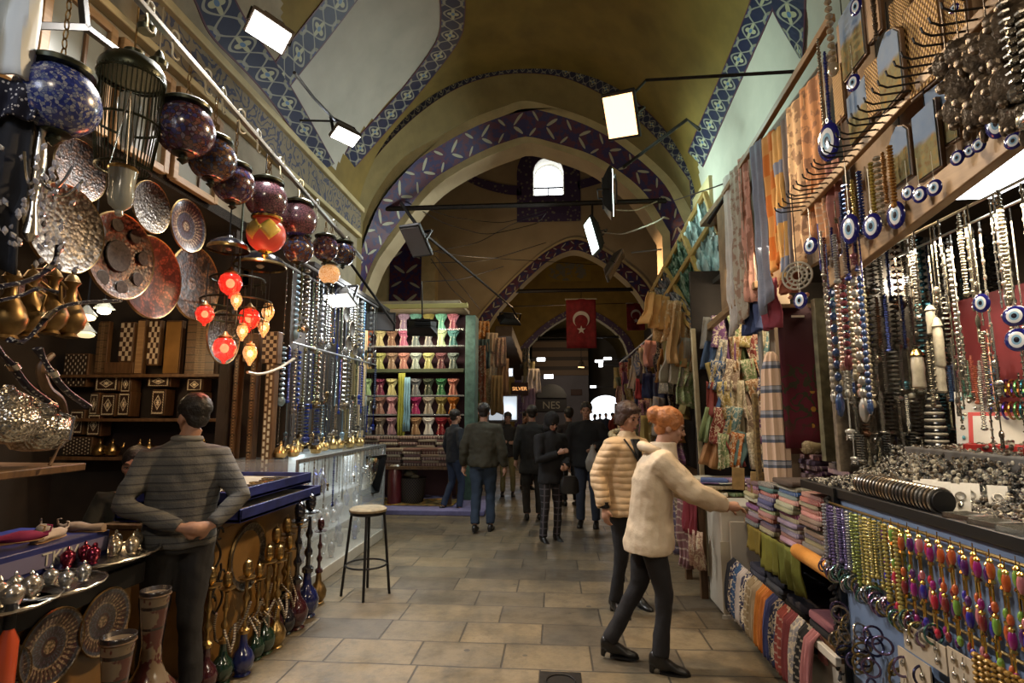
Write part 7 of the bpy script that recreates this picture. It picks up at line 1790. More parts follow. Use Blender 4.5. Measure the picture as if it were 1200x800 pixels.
# street side pendants
def pendant():
    e = empty('tassel_pendant', (0,0,0), 'x', 'pendant', 'gold tasselled pendants'); mb = MB(); mb.ell((0,0,-.05), (.013,.013,.032), 10, 8); mb.build('stone', M_gem, e)
    mb = MB(); mb.lathe([(.004,-.01),(.011,-.016),(.009,-.024)], 8); mb.lathe([(.009,-.078),(.012,-.088),(.004,-.095)], 8); mb.tube([(0,0,-.09),(.0,0,-.15)], .004, 5); mb.tube([(0,0,-.1),(0,0,.02)], .002, 4); mb.build('gold_mount', M_gold, e)
    mb = MB(); mb.ell((0,0,-.165), (.011,.011,.02), 8, 6); mb.build('lower_stone', M_gem, e); return e
M_gem = mat('coloured_stone', lambda: mix(ocolor(), (0,0,0), tnoise(coords(), 40)*.4), .1, coat=1)
PD = None
GC = [((.55,.03,.06),'crimson'),((.6,.12,.03),'orange red'),((.04,.03,.35),'royal blue'),((.35,.02,.2),'magenta'),((.2,.4,.06),'lime green'),((.6,.2,.22),'coral pink'),((.25,.03,.03),'dark red'),((.1,.02,.15),'purple')]
for row, z in enumerate((1.16, .985)):
    for k in range(26):
        Y = 1.50 + k*.03; c, cn = GC[(k*5+row*3+rnd.randrange(3)) % 8]; loc = (1.455-.012*(k%2), Y, z+.01*(k%3)); lab = '%s and gold tassel pendant in the %s row' % (cn, ['upper','lower'][row])
        if PD is None: PD = pendant(); PD.location = loc; PD['label'] = lab; PD.color = (*c,1); [setattr(o, 'color', (*c,1)) for o in PD.children]
        else: copy_tree(PD, loc, lab, color=c, rz=rnd.uniform(0,3))
for k in range(34):
    Y = 2.14 + k*.0195; c, cn = ((.22,.17,.38),'violet') if k > 20 and k % 3 else ((.55,.45,.12),'golden') if k < 16 and k % 2 else ((.3,.36,.08),'olive') if k < 20 else ((.4,.4,.42),'silver')
    strand([1,0,5,2][k%4], (1.46-.02*(k%2), Y, 1.17), c, cn+' necklace on the jewellery stand front', 'necklaces on the jewellery stand', M_bead if k%2 else M_trink, rnd.uniform(.24,.34), 'necklace', 'necklace').scale.x = .7
# bangle rolls and heaps on lower bars
bg = None
def bangle(loc, r, color, label, rot, group, m=None):
    global bg
    if bg is None:
        mb = MB(); mb.tube([(.035*math.cos(t),.035*math.sin(t),.0) for t in [2*PI*j/20 for j in range(21)]], .005, 6, cap=False); bg = mb.build('bangle', M_trink); o = bg
    else: o = bg.copy(); COL.objects.link(o)
    o.location = loc; o.scale = (r/.035,)*3; o.rotation_euler = rot; o.color = (*color,1); tag(o, label, 'bangle', group); return o
for k in range(40):
    t = k/39; Y = 2.82-.85*t; bangle((1.44, Y, .84-.05*t+.02*math.sin(k)), .035, rnd.choice([(.5,.5,.5),(.5,.4,.15),(.3,.2,.35),(.15,.35,.3)]), 'twisted bracelet in the slanting row under the pendants', (PI/2+rnd.uniform(-.3,.3), rnd.uniform(-.4,.4), rnd.uniform(-.5,.5)), 'bracelets under the pendants')
for k in range(46):
    t = rnd.random(); Y = 2.72-.75*t; z = .72-.45*rnd.random()*(.4+t) - .05; 
    bangle((1.42+.03*rnd.random(), Y, max(z,.3)), .038, rnd.choice([(.45,.45,.45),(.05,.05,.12),(.4,.28,.1),(.2,.15,.3),(.5,.4,.3)]), 'bracelet in the glittering heap below the blue panel', (PI/2+rnd.uniform(-.5,.5), rnd.uniform(-.5,.5), rnd.uniform(-.8,.8)), 'bracelets of the lower heap')
e = empty('earring_cards', (1.435, 2.02, .0), 'tall beige cards of earrings hanging under the coloured pendants', 'card')
M_card = mat('beige_card', mottled((.40,.33,.24), .1, 10), .7)
for k, (z0, z1, y0, y1) in enumerate(((.69,.79,-.12,.13),(.46,.68,-.02,.18),(.2,.45,-.06,.17),(.67,.8,-.26,-.13))):
    mb = MB(); mb.bx(-.003,.003,y0,y1,z0,z1); c = mb.build('card', M_card, e)
    for j in range(4):
        mb = MB(); yy = y0+.04+(j%2)*(y1-y0-.08); zz = z0+(z1-z0)*(.35 if j < 2 else .75); mb.ell((-.012,yy,zz),(.006,.01,.014),8,5); mb.tube([(-.012,yy,zz+.01),(-.01,yy,zz+.03)],.002,4); q = mb.build('earring', M_silver, c)
for k in range(9):
    Y = 1.52+k*.028; strand(0, (1.43, Y, .84), (.42,.24,.05), 'amber bead string hanging near the right edge below the pendants', 'amber strings', M_bead, rnd.uniform(.25,.42))
# ---- things on top of the stand
def card(x, y, z, label, s_=1, rz=-.7):
    e = empty('jewellery_card', (x,y,z), label, 'card', 'white jewellery cards on the stand', rz=rz, ); e.rotation_euler = (-.45,0,rz)
    mb = MB(); mb.box((0,0,.05*s_),(.055*s_,.004,.11*s_)); mb.build('card', M_cardw, e)
    mb = MB(); mb.tube([(.014*math.cos(t),-.006,.06+.014*math.sin(t)) for t in [2*PI*j/12 for j in range(13)]], .003, 5, cap=False); mb.ell((0,-.006,.03),(.008,.004,.012),8,5); mb.build('jewel', M_silver, e); return e
M_cardw = mat('white_card', mottled((.55,.52,.46), .1, 8), .6)
cd0 = None
for k in range(18):
    q = atZ([1078,1090,1102,1114,1126,1138,1150,1162,1174,1186,1198,1172,1084,1097,1110,1122,1148,1192][k], [583,586,589,592,594,592,584,580,578,574,570,596,570,572,574,576,566,560][k], 1.275); x, y = q.x, q.y-.37; lab = 'white jewellery card standing on the jewellery stand'
    if cd0 is None: cd0 = card(x, y, ST, lab)
    else: copy_tree(cd0, (x,y,ST), lab, rot=(-.45,0,-.7+rnd.uniform(-.2,.2)), scale=1.15)
# black velvet rolls of bangles
mb = MB(); mb.tube([(1.56,2.62,ST+.045),(1.56,2.02,ST+.045)], .045, 16); tag(mb.build('bangle_roll', M_black), 'black velvet roll threaded with bangles at the front edge of the stand', 'display roll')
for k in range(22): bangle((1.56, 2.04+k*.026, ST+.045), .05, rnd.choice([(.5,.48,.44),(.45,.35,.25),(.3,.28,.26)]), 'silver bangle threaded on the black velvet roll', (PI/2,0,0), 'bangles on the velvet roll')
# beaded heaps: covered with individually countless beads
def heap(name, x0, x1, y0, y1, z, n, cols, label, r=.008, up=0):
    mb = MB(); 
    mats_ = []
    for k in range(n):
        u, v = rnd.random(), rnd.random(); h = .05*math.sin(PI*u)*math.sin(PI*v); mb.m = k % len(cols)
        mb.ell((x0+(x1-x0)*u, y0+(y1-y0)*v, z+h*rnd.random()+.006+up*u*u), (r*rnd.uniform(.7,1.4),)*3, 5, 4)
    return tag(mb.build(name, cols), label, 'beads', kind='stuff')
M_turq = mat('turquoise_bead', (.1,.32,.36), .25); M_blk = mat('black_bead', (.01,.01,.01), .2, coat=1)
heap('bead_heap', 1.52, 1.9, 2.62, 3.15, ST, 700, [M_silver, M_silver, M_ivory, M_blk], 'glittering heap of silver and white beads at the far end of the stand')
heap('bead_heap', 1.64, 1.95, 1.75, 3.1, ST, 2600, [M_silver, M_ivory, M_silver, M_bronz, M_silver, M_blk], 'sloping heap of silver trinkets behind the velvet roll', .009, .21)
heap('bead_heap', 1.93, 2.35, 1.8, 2.8, 1.465, 700, [M_silver, M_ivory, M_silver, M_bronz], 'silver trinkets spread before the red jewellery boxes')
for k in range(24):
    bangle((1.66+.3*rnd.random(), 2.35+.45*rnd.random(), ST+.01+.03*rnd.random()), .035, rnd.choice([(.5,.5,.48),(.35,.3,.25),(.2,.35,.35)]), 'loose silver bracelet lying on the stand top', (rnd.uniform(-.4,.4),rnd.uniform(-.4,.4),0), 'loose bracelets on the stand top')
# cone of bangles: alternating black and ivory
e = empty('bracelet_cone', (2.14, 2.92, ST), 'tall cone of stacked black and ivory bracelets', 'bracelet stand')
for k in range(24):
    z = .03+k*.0195; r = .062-.0012*k if k < 21 else .03-.006*(k-21); mb = MB(); mb.tube([(r*math.cos(t),r*math.sin(t),z) for t in [2*PI*j/18 for j in range(19)]], .0095, 6, cap=False); mb.build('bracelet', M_ivory if k % 2 else M_blk, e)
mb = MB(); mb.lathe([(.07,0),(.07,.015),(.03,.02),(.025,.48),(.003,.5)], 14); mb.build('cone_core', M_black, e)
# red jewellery boxes, silver trays, white board
def redbox(x, y, rz, label):
    e = empty('jewellery_box', (x, y, 1.47), label, 'box', 'red framed jewellery boxes', rz=rz)
    M_rb = MATS.get('red_box_rim') or mat('red_box_rim', (.42,.03,.025), .4)
    mb = MB()
    for a in ((-.13,-.12,-.09,.09),(.12,.13,-.09,.09),(-.13,.13,-.09,-.08),(-.13,.13,.08,.09)): mb.bx(*a, 0, .035)
    mb.build('rim', M_rb, e, bevel=.003); mb = MB(); mb.bx(-.12,.12,-.08,.08,.005,.02); mb.build('lining', M_cardw, e)
    l = MB(); R = Matrix.Rotation(-.35, 3, 'X'); l.box((0,.115,.10),(.26,.012,.18), R); l.build('lid', M_rb, e, bevel=.004); l = MB(); l.box((0,.106,.10),(.22,.006,.14), R); l.build('lid_lining', M_cardw, e)
    for k in range(8): mb = MB(); mb.lathe([(.009,0),(.012,.004),(.006,.008),(.001,.012)], 8, o=(-.09+.06*(k%4),-.03+.06*(k//4),.02)); mb.build('ring', M_silver, e)
mb = MB(); mb.bx(1.92,2.6,1.75,2.85,ST,1.47); tag(mb.build('display_step', mat('grey_velvet', (.09,.085,.08), .9), bevel=.01), 'raised grey step carrying the red boxes on the jewellery stand', 'step')
redbox(2.10, 2.42, -.75, 'open red jewellery box with an upright pale lid, left one'); redbox(2.13, 2.12, -.75, 'open red jewellery box at the right edge of the frame')
e = empty('earring_board', (2.30, 2.70, 1.47), 'white slanted panel studded with earrings behind the red boxes', 'display board', rot=(-.3,0,-.7)); mb = MB(); mb.box((0,0,.16),(.34,.01,.3)); mb.build('board', M_cardw, e)
for k in range(30): mb = MB(); mb.ell((-.14+.056*(k%6), -.01, .05+.055*(k//6)), (.008,.006,.011), 7, 5); mb.build('earring', M_silver if k%3 else M_turq, e)
for k in range(4):
    e = empty('silver_tray', (1.57, 1.52+.13*k, ST), 'shallow silver tray on the near front edge of the stand, '+['nearest','second','third','farthest'][k], 'tray', 'silver trays on the stand', rz=.1*k)
    mb = MB(); mb.bx(-.06,.06,-.055,.055,0,.006); mb.build('base', M_silver, e); mb = MB()
    for a in ((-.06,-.054,-.055,.055),(.054,.06,-.055,.055),(-.06,.06,-.055,-.049),(-.06,.06,.049,.055)): mb.bx(*a, 0, .02)
    mb.build('rim', M_silver, e)
for k in range(12):
    a = atX(1166+(k%6)*7, 455+(k//6)*26, 2.2) - Vector((0,.37,0)); mb = None; c, cn = [((.04,.04,.3),'blue'),((.5,.4,.05),'yellow'),((.1,.05,.3),'violet'),((.5,.2,.05),'orange'),((.2,.45,.15),'green'),((.05,.3,.35),'teal')][k%6]
    bangle(a, .04, c, cn+' beaded bracelet on the roll above the red boxes, '+['upper','lower'][k//6]+' roll', (PI/2,.0,.5), 'beaded bracelets on rolls', None)

# ---- scarf counters
CT2 = .80
e = empty('scarf_counter', (1.42, 3.9, 0), 'pale counter with a rail of hanging scarves below stacked cloths', 'counter')
mb = MB(); mb.bx(.12, 1.0, -1.12, .5, CT2-.03, CT2); mb.build('top', M_wood2, e, bevel=.005)
mb = MB(); mb.bx(.5, 1.0, -1.12, .5, 0, CT2-.03); mb.bx(.0,.5,.47,.5,0,CT2-.03); mb.build('carcass', M_white2, e)
mb = MB(); mb.bx(.02, .5, -1.12, .47, .36, .385); mb.build('shelf', M_wood, e)
mb = MB(); mb.bar((0,-1.2,.40),(0.0,.47,.44), .03, .045); mb.build('front_rail', M_white2, e, bevel=.004)
mb = MB(); mb.bx(.05,.1,-1.12,.47,0,.36); mb.build('kick_panel', M_white2, e)
MST = [M_clothS, M_cloth, M_clothS]
def wc(seed, base): 
    r = random.Random(seed); return lambda k: tuple(min(1, max(0, c*r.uniform(.6,1.3))) for c in base[r.randrange(len(base))])
BA = [(.5,.35,.22),(.3,.1,.12),(.12,.14,.3),(.55,.45,.32),(.35,.22,.3),(.4,.12,.08),(.6,.5,.4),(.15,.2,.2)]
stack(1.66, 4.12, CT2, 11, .30, .25, .030, wc(1,BA), 'the far stack beside the woman\'s hand', 'stacked scarves on the counter', MST)
stack(1.66, 3.82, CT2, 12, .30, .27, .029, wc(2,BA), 'the striped stack next to the far one', 'stacked scarves on the counter', MST)
stack(1.68, 3.50, CT2, 13, .32, .29, .029, wc(3,[(.5,.12,.2),(.6,.5,.4),(.05,.12,.4),(.5,.4,.35)]), 'the tall stack with a blue cloth', 'stacked scarves on the counter', MST)
fold((1.68, 3.50, CT2+.38), (.36,.31,.03), (.05,.03,.02), 'dark brown cloth laid over the tall stack with a blue cloth', 'stacked scarves on the counter', M_cloth)
stack(1.70, 3.18, CT2, 13, .32, .27, .028, wc(4,[(.6,.42,.28),(.25,.3,.22),(.35,.12,.1),(.2,.2,.22),(.55,.4,.3)]), 'the peach topped stack by the jewellery stand', 'stacked scarves on the counter', MST)
stack(2.05, 4.0, CT2, 15, .3, .3, .036, wc(5,[(.2,.1,.25),(.3,.12,.18),(.12,.1,.2),(.4,.25,.3)]), 'the purple stack in the rear line', 'stacked scarves on the counter', MST)
stack(2.1, 3.62, CT2, 15, .3, .3, .036, wc(6,[(.3,.22,.12),(.45,.3,.25),(.2,.14,.2),(.4,.2,.22)]), 'the brown stack in the rear line', 'stacked scarves on the counter', MST)
stack(2.0, 4.34, CT2, 14, .28, .26, .036, wc(7,[(.45,.1,.06),(.3,.2,.2),(.5,.25,.15)]), 'the reddish stack behind the striped hanging scarf', 'stacked scarves on the counter', MST)
stack(2.36, 3.2, CT2, 16, .3, .3, .03, wc(8,[(.15,.2,.03),(.35,.13,.04),(.4,.25,.1)]), 'the green and orange stack behind the jewellery stand', 'stacked scarves on the counter', [M_cloth])
stack(2.45, 3.3, 1.29, 6, .3, .26, .03, wc(9,[(.4,.2,.12),(.45,.25,.25),(.3,.15,.12)]), 'the pinkish stack under the trinket board', 'stacked scarves on the counter', MST)
for i in range(7):
    mb = MB(); mb.tube([(-.17,0,0),(-.15,0,0),(.15,0,0),(.17,0,0)], [.03,.05,.052,.03], 10); o = mb.build('rolled_cloth', M_clothP if i%2 else M_cloth)
    o.location = ((1.92,4.05,1.39),(1.98,3.92,1.40),(2.02,3.74,1.39),(2.08,3.6,1.39),(2.2,3.42,1.33),(2.0,3.83,1.48),(2.26,3.3,1.36))[i]; o.rotation_euler = (0,0,.3*i); o.color = (*[(.25,.1,.08),(.35,.28,.15),(.4,.3,.2),(.12,.09,.04),(.15,.12,.05),(.45,.25,.2),(.3,.4,.08)][i],1)
    tag(o, ['dark red','mustard','tan','black and gold','dark olive','pink','lime green'][i]+' rolled shawl on top of the rear stacks', 'shawl', 'rolled shawls')
for i, (x, y) in enumerate(((1.52,4.30),(1.56,3.98))):
    mb = MB(); mb.box((0,0,.09),(.10,.012,.18), Matrix.Rotation(-.25,3,'X')); o = mb.build('price_card', M_brassd, bevel=.003); o.location = (x,y+.12,CT2+.22); o.rotation_euler = (0,0,-.5); tag(o, ['olive card standing on the far stack of scarves','olive card standing between the rear stacks'][i], 'card')
# mustard cloths hanging over the counter edge, orange roll
for i, (y0, w_, c, h, lab) in enumerate(((4.05,.3,(.22,.16,.02),.18,'far mustard green cloth hanging over the counter edge'),(3.75,.34,(.20,.19,.02),.24,'middle mustard green cloth hanging over the counter edge'),(3.42,.34,(.16,.17,.02),.26,'near mustard green cloth hanging over the counter edge'))):
    o = drape(None, w_, h, 3, .02, 14, 8, seed=i).build('hanging_cloth', M_cloth, solid=.008); o.location = (1.5, y0, CT2-.01); o.rotation_euler = (0,0,PI/2); o.color = (*c,1); tag(o, lab, 'cloth', 'mustard cloths on the counter edge')
mb = MB(); mb.tube([(1.50,3.3,CT2+.0),(1.50,2.86,CT2-.01)], .045, 12); o = mb.build('rolled_cloth', M_cloth); o.color = (.75,.33,.06,1); tag(o, 'orange rolled cloth on the counter edge under the peach topped stack', 'cloth')
# dark garments on the lower shelf
for i, (y, z, c) in enumerate(((4.1,.39,(.02,.02,.03)),(4.1,.42,(.05,.05,.07)),(3.8,.39,(.03,.03,.035)),(3.78,.43,(.10,.10,.11)),(3.45,.39,(.015,.015,.02)),(3.42,.43,(.04,.04,.06)),(3.1,.39,(.02,.02,.025)),(3.1,.44,(.3,.12,.15)),(4.1,.46,(.03,.03,.05)),(3.75,.48,(.02,.02,.03)))):
    fold((1.72,y,z), (.42,.28,.04), c, '%s dark folded garment on the shelf under the scarf counter, %s' % (['lowest','second','bottom','second','bottom','second','bottom','reddish','top','top'][i], ['far pile','far pile','next pile','next pile','third pile','third pile','near pile','near pile','far pile','next pile'][i]), 'dark garments on the lower shelf', M_cloth)
# scarves hanging from the front rail
HC = [((.03,.035,.05),'black'),((.02,.03,.09),'navy'),((.03,.08,.18),'dark blue'),((.55,.48,.42),'white and grey'),((.05,.05,.09),'midnight'),((.35,.26,.14),'tan fringed'),((.45,.34,.2),'sand'),((.7,.24,.03),'bright orange'),((.65,.2,.03),'deep orange'),((.06,.07,.2),'blue twisted'),((.04,.05,.12),'blue black'),((.35,.07,.05),'brick red'),((.25,.05,.05),'dark red'),((.4,.38,.38),'grey patterned'),((.02,.02,.02),'jet black'),((.5,.2,.2),'rose striped')]
for i, (c, cn) in enumerate(HC):
    Y = 4.32 - i*.092; z = .40+.045*(Y-2.7)/1.67+.02
    mb = MB(); w_ = .085; L = .36
    def f(u, v, w_=w_, L=L, i=i):
        # over the rail: back side short, front side long
        t = v*1.25-.25; fo = .014*math.sin(u*14+i+v*2)
        if t < 0: return Vector((.03+fo*.3, (u-.5)*w_, t*.5))
        if t < .06: a = PI*t/.06; return Vector((.03*math.cos(a)+fo*.2, (u-.5)*w_, .03*math.sin(a)))
        return Vector((-.03-.035*math.sin((t-.06)*2.2)+fo, (u-.5)*w_*(1+.25*t), -(t-.06)*L/.94*1.0))
    mb.grid(f, 10, 18); o = mb.build('hanging_scarf', [M_cloth, M_clothP, M_clothS][i%3] if i not in (7,8) else M_cloth, solid=.012); o.location = (1.42, Y, z); o.color = (*c,1); tag(o, cn+' scarf hanging from the rail below the scarf counter', 'scarf', 'scarves on the low rail')
for o in bpy.data.objects:
    if o not in before and o.parent is None and not o.get('fixed'): o.location.y += .37
# ---- white cabinet and textile table beyond
e = empty('white_cabinet', (1.60, 5.0, 0), 'cream white cabinet end between the counter and the second table', 'cabinet')
mb = MB(); mb.bx(-.24,.3,-.2,.22,.02,.86); mb.build('body', M_white2, e, bevel=.01); mb = MB(); mb.bx(-.27,.32,-.22,.24,.86,.89); mb.build('top', M_white2, e, bevel=.005)
mb = MB(); mb.bx(-.25,.3,-.206,-.2,.04,.6); mb.build('lower_panel', M_cream2, e); mb = MB(); mb.bx(-.26,.3,-.215,-.2,.0,.03); mb.build('skirting', M_white2, e)
e = empty('textile_table', (1.78, 5.62, 0), 'table heaped with printed cloths behind the two women', 'table'); mb = MB(); mb.bx(-.5,.7,-.36,.3,.86,.9); mb.build('top', M_wood, e)
for x in (-.45,.6):
    for y in (-.32,.26): mb = MB(); mb.bx(x-.03,x+.03,y-.03,y+.03,0,.86); mb.build('leg', M_wood, e)
for i in range(34):
    r = random.Random(i+40); c = r.choice([(.5,.4,.25),(.1,.15,.35),(.45,.1,.15),(.6,.55,.45),(.2,.1,.25),(.55,.3,.1),(.2,.3,.15),(.7,.65,.5)])
    fold((1.45+.26*(i%4)+r.uniform(-.04,.04), 5.32+.15*((i//4)%4)+r.uniform(-.03,.03), .90+.03*(i//8)), (.24,.18,.03), c, 'printed cloth on the women\'s table, %s line %s' % (['front','second','third','back'][(i//4)%4], ['left','middle left','middle right','right'][i%4]), 'printed cloths on the second table', [M_clothP, M_clothS, M_cloth][i%3], r.uniform(-.4,.4))
for i, (y, x, c, m, cn, z, h) in enumerate(((4.95,1.24,(.3,.04,.06),M_cloth,'dark red',.88,.32),(5.1,1.22,(.25,.12,.12),M_clothS,'plaid wine',.86,.62),(4.86,1.26,(.5,.3,.22),M_clothP,'pink patterned',.6,.32),(5.25,1.22,(.2,.15,.1),M_clothP,'brown patterned',.86,.5),(5.4,1.22,(.15,.12,.2),M_clothS,'violet checked',.86,.6))):
    o = drape(None, .2, h, 3, .03, 12, 8, seed=i).build('hanging_scarf', m, solid=.01); o.location = (x,y+.36,z); o.rotation_euler = (0,0,PI/2+.4); o.color = (*c,1); tag(o, cn+' scarf hanging off the table left of the white cabinet', 'scarf', 'scarves hanging beside the white cabinet')
# ---- pillar, posts, striped scarf, maroon panel
mb = MB(); a = atY(905,350,4.55); mb.bx(a.x-.02,a.x+.12,4.5,4.62,0,3.05); tag(mb.build('door_post', mat('brown_grey_post', mottled((.20,.15,.10), .25, 4), .6), bevel=.008), 'brown grey post right of the striped hanging scarf', 'post')
mb = MB(); a = atY(889,350,4.6); mb.tube([(a.x,4.62,0),(a.x,4.62,3.0)], .02, 10); tag(mb.build('door_post', M_steel), 'thin grey metal post behind the striped hanging scarf', 'post')
e = empty('hanging_carpet', (0,0,0), 'tall maroon carpet panel with a golden plant motif', 'carpet'); a, b = atY(921,525,4.25), atY(965,358,4.25); W, H = b.x-a.x, b.z-a.z; e.location = (a.x+W/2, 4.25, a.z)
def carp():
    x, y, z = xyz(coords()); t = tnoise(coords(), 11, 2, .4); k = (absn(t-.5) < .035)*sstep(.05,.25,z)*(z < .62); k2 = (tvor(coords(), 14) < .3)*(z > .15)*(z < .42)*(x > .02)
    c = mix((.10,.008,.02), (.03,.006,.012), sstep(.3,1.0,z)); c = mix(c, (.03,.03,.012), k); return mix(c, (.38,.20,.03), k2)
mb = MB(); mb.grid(lambda u, v: Vector(((u-.5)*W, .01*math.sin(u*8), v*H)), 8, 10); mb.build('cloth', mat('maroon_carpet', carp, .9), e, solid=.012)
mb = MB(); mb.bar((-W/2-.02,0,H),(W/2+.02,0,H),.03,.03); mb.build('hanging_bar', M_wood, e)
mb = MB(); mb.bx(-W*.22, W*.05, -.02,-.012, H-.09, H-.075); mb.build('label_strip', M_cardw, e)
def strsc():
    x, y, z = xyz(coords()); k = absn(fract(z*5.4+tnoise(coords(), 3, 1)*.1)-.5) < .15; k2 = absn(fract(z*5.4)-.5) < .07; c = mix((.62,.45,.33), (.10,.12,.17), k); return mix(c, (.32,.33,.38), k2)
a = atY(903, 412, 4.3); b = atY(905, 600, 4.3); mb = MB()
mb.loft([[Vector((w_*math.cos(2*PI*k/20)*(1+.08*math.cos(k*PI)), d_*math.sin(2*PI*k/20)*(1+.15*math.cos(k*PI)), z)) for k in range(20)] for z, w_, d_ in ((b.z-a.z,.075,.05),(-.9,.095,.06),(-.5,.095,.05),(-.15,.075,.045),(-.03,.045,.035),(0,.02,.02))]); o = mb.build('striped_scarf', mat('cream_navy_stripes', strsc, .85)); o.location = a; tag(o, 'cream scarf with navy bands hanging at the shop post', 'scarf')
mb = MB(); mb.box((0,0,0),(.03,.05,.9)); o = mb.build('gold_edged_strip', mat('gold_pattern_strip', lambda: mix((.25,.17,.05), (.05,.03,.02), tvor(coords(), 40)), .6)); p = atY(889,545,4.45); o.location = (p.x, 4.45, p.z+.1); tag(o, 'narrow gold patterned strip left of the striped scarf', 'strip')
# green and brown column right of the carpet
a, b = atY(966,540,4.0), atY(978,350,4.0); mb = MB(); mb.box(((a.x+b.x)/2,4.0,(a.z+b.z)/2),(b.x-a.x,.06,b.z-a.z)); tag(mb.build('trinket_pillar', mat('olive_pillar', mottled((.12,.11,.06), .6, 12), .6)), 'olive pillar between the maroon carpet and the trinket board', 'pillar')

# ---- scarf shop behind the post: rows of hanging scarves facing the camera
mb = MB(); mb.bx(1.5, 3.2, 6.0, 6.05, 0, 3.2); struct(mb.build('wall_shop', M_dark))
HS = [((.45,.42,.36),'grey beige'),((.65,.55,.35),'cream'),((.6,.45,.15),'mustard'),((.7,.2,.03),'orange'),((.35,.45,.2),'green yellow'),((.3,.12,.3),'purple'),((.5,.35,.25),'brown rose'),((.08,.15,.3),'blue'),((.2,.35,.35),'teal'),((.4,.08,.06),'dark red'),((.15,.1,.2),'violet black'),((.6,.3,.12),'rust')]
i = 0
for row, (y0, y1) in enumerate(((372,402),(400,428),(424,452),(448,482),(478,512),(508,540))):
    for k in range(8):
        px = 832+k*8.2+(row%2)*3; c, cn = HS[(k*5+row*7+k//3) % 12]
        a = atY(px, y0-(k*1.6 if row < 2 else k*.5), 5.8); h = a.z-atY(px, y1, 5.8).z+.06; o = drape(None, .13+.03*((k+row)%2), h, 2, .035, 10, 8, seed=i*1.3, flare=.35*math.sin(i)).build('hanging_scarf', [M_cloth, M_clothP][i%2], solid=.01)
        o.location = a + Vector((0,-.04*(k%2)-.02*row,0)); o.rotation_euler = (0,rnd.uniform(-.25,.25),rnd.uniform(-.5,.5)); o.color = (*[q*.7 for q in c],1); tag(o, '%s scarf in the %s row of the shop behind the striped scarf' % (cn, RN[row]), 'scarf', 'scarves in the shop behind the post'); i += 1
mb = MB(); a = atY(889,330,5.3)
# gilded pole of the tilted goods frame
p0, p1 = atY(815,385,6.0), atY(828,548,6.0); mb = MB(); mb.bar((p1.x-.03,6.0,0),(p0.x-.03,6.0,p0.z), .05, .05); tag(mb.build('frame_post', mat('white_gold_pole', mottled((.5,.42,.25), .3, 3), .5), bevel=.006), 'pale and gold upright pole under the tilted goods frame', 'post')
# tilted frame with bundles
FA = atY(826,226,6.9); FB = atY(764,342,7.4); FC = atY(822,392,6.3); FD = atY(852,298,6.0)
e = empty('goods_frame', FA, 'tilted golden wooden frame full of crumpled goods on the right row', 'frame')
M_goldw = mat('golden_wood', mottled((.45,.28,.08), .25, 6), .45)
L = lambda p: p-FA
for a, b in ((FA,FB),(FB,FC),(FC,FD),(FD,FA),(FA.lerp(FD,.45),FB.lerp(FC,.25)),(FA.lerp(FB,.4),FD.lerp(FC,.62)),(FA.lerp(FB,.75),FC)):
    mb = MB(); mb.bar(L(a), L(b), .06, .05); mb.build('frame_bar', M_goldw, e, bevel=.005)
def crum(P, Q, R_, T, m, name, d=.12, seed=0, off=(0,.12,0)):
    mb = MB(); off = Vector(off)
    def f(u, v):
        p = P.lerp(Q, u).lerp(T.lerp(R_, u), v); n_ = noise.noise(Vector((u*6+seed, v*6, seed)))*d + noise.noise(Vector((u*15, v*15+seed, 3)))*d*.6; return L(p)+off+Vector((-.3,-1,.2))*n_
    mb.grid(f, 30, 30); return mb.build(name, m, e, solid=.01)
M_cr1 = mat('pale_blue_wrap', mottled((.45,.58,.58), .35, 7), .4); M_cr2 = mat('green_wrapped_goods', lambda: ramp(tnoise(coords(), 16, 4), [(.35,(.03,.07,.04)),(.5,(.14,.25,.16)),(.65,(.42,.5,.4))]), .5); M_cr3 = mat('grey_black_goods', lambda: ramp(tnoise(coords(), 13, 3), [(.4,(.03,.03,.03)),(.55,(.25,.24,.25)),(.7,(.5,.48,.4))]), .6)
crum(FA, FD, FD.lerp(FC,.62), FA.lerp(FB,.4), M_cr1, 'blue_bundle', .16, 1); crum(FA.lerp(FB,.4), FD.lerp(FC,.62), FC, FB.lerp(FC,.02).lerp(FA,.25), M_cr2, 'green_bundle', .18, 5); crum(FA.lerp(FB,.75), FD.lerp(FC,.9), FC.lerp(FB,-.05), FB, M_cr3, 'grey_bundle', .14, 9, (0,-.02,-.05))
for i, (px, y0, y1, w_, c, cn) in enumerate(((772,345,385,.45,(.75,.42,.14),'orange gold'),(785,352,400,.4,(.7,.45,.2),'pale orange'),(800,365,430,.4,(.65,.38,.15),'amber'),(812,372,440,.3,(.6,.4,.2),'sand gold'),(795,395,450,.4,(.55,.5,.4),'cream'),(808,425,475,.35,(.35,.45,.2),'yellow green'))):
    a = atY(px, y0, 6.6); b = atY(px, y1, 6.6); o = drape(None, w_*.7, a.z-b.z, 3, .07, 18, 10, seed=i*2, flare=.2).build('hanging_cloth', M_clothP if i%2 else M_cloth, solid=.01); o.location = a; o.rotation_euler = (0,.15,rnd.uniform(-.6,.6)); o.color = (*c,1); tag(o, cn+' cloth hanging under the tilted goods frame', 'cloth', 'cloths under the goods frame')
railX('frame_batten', (888,333), (826,388), 1.62, .05, .06, M_wood2, 'pale wooden batten rising from the goods frame to the facade')
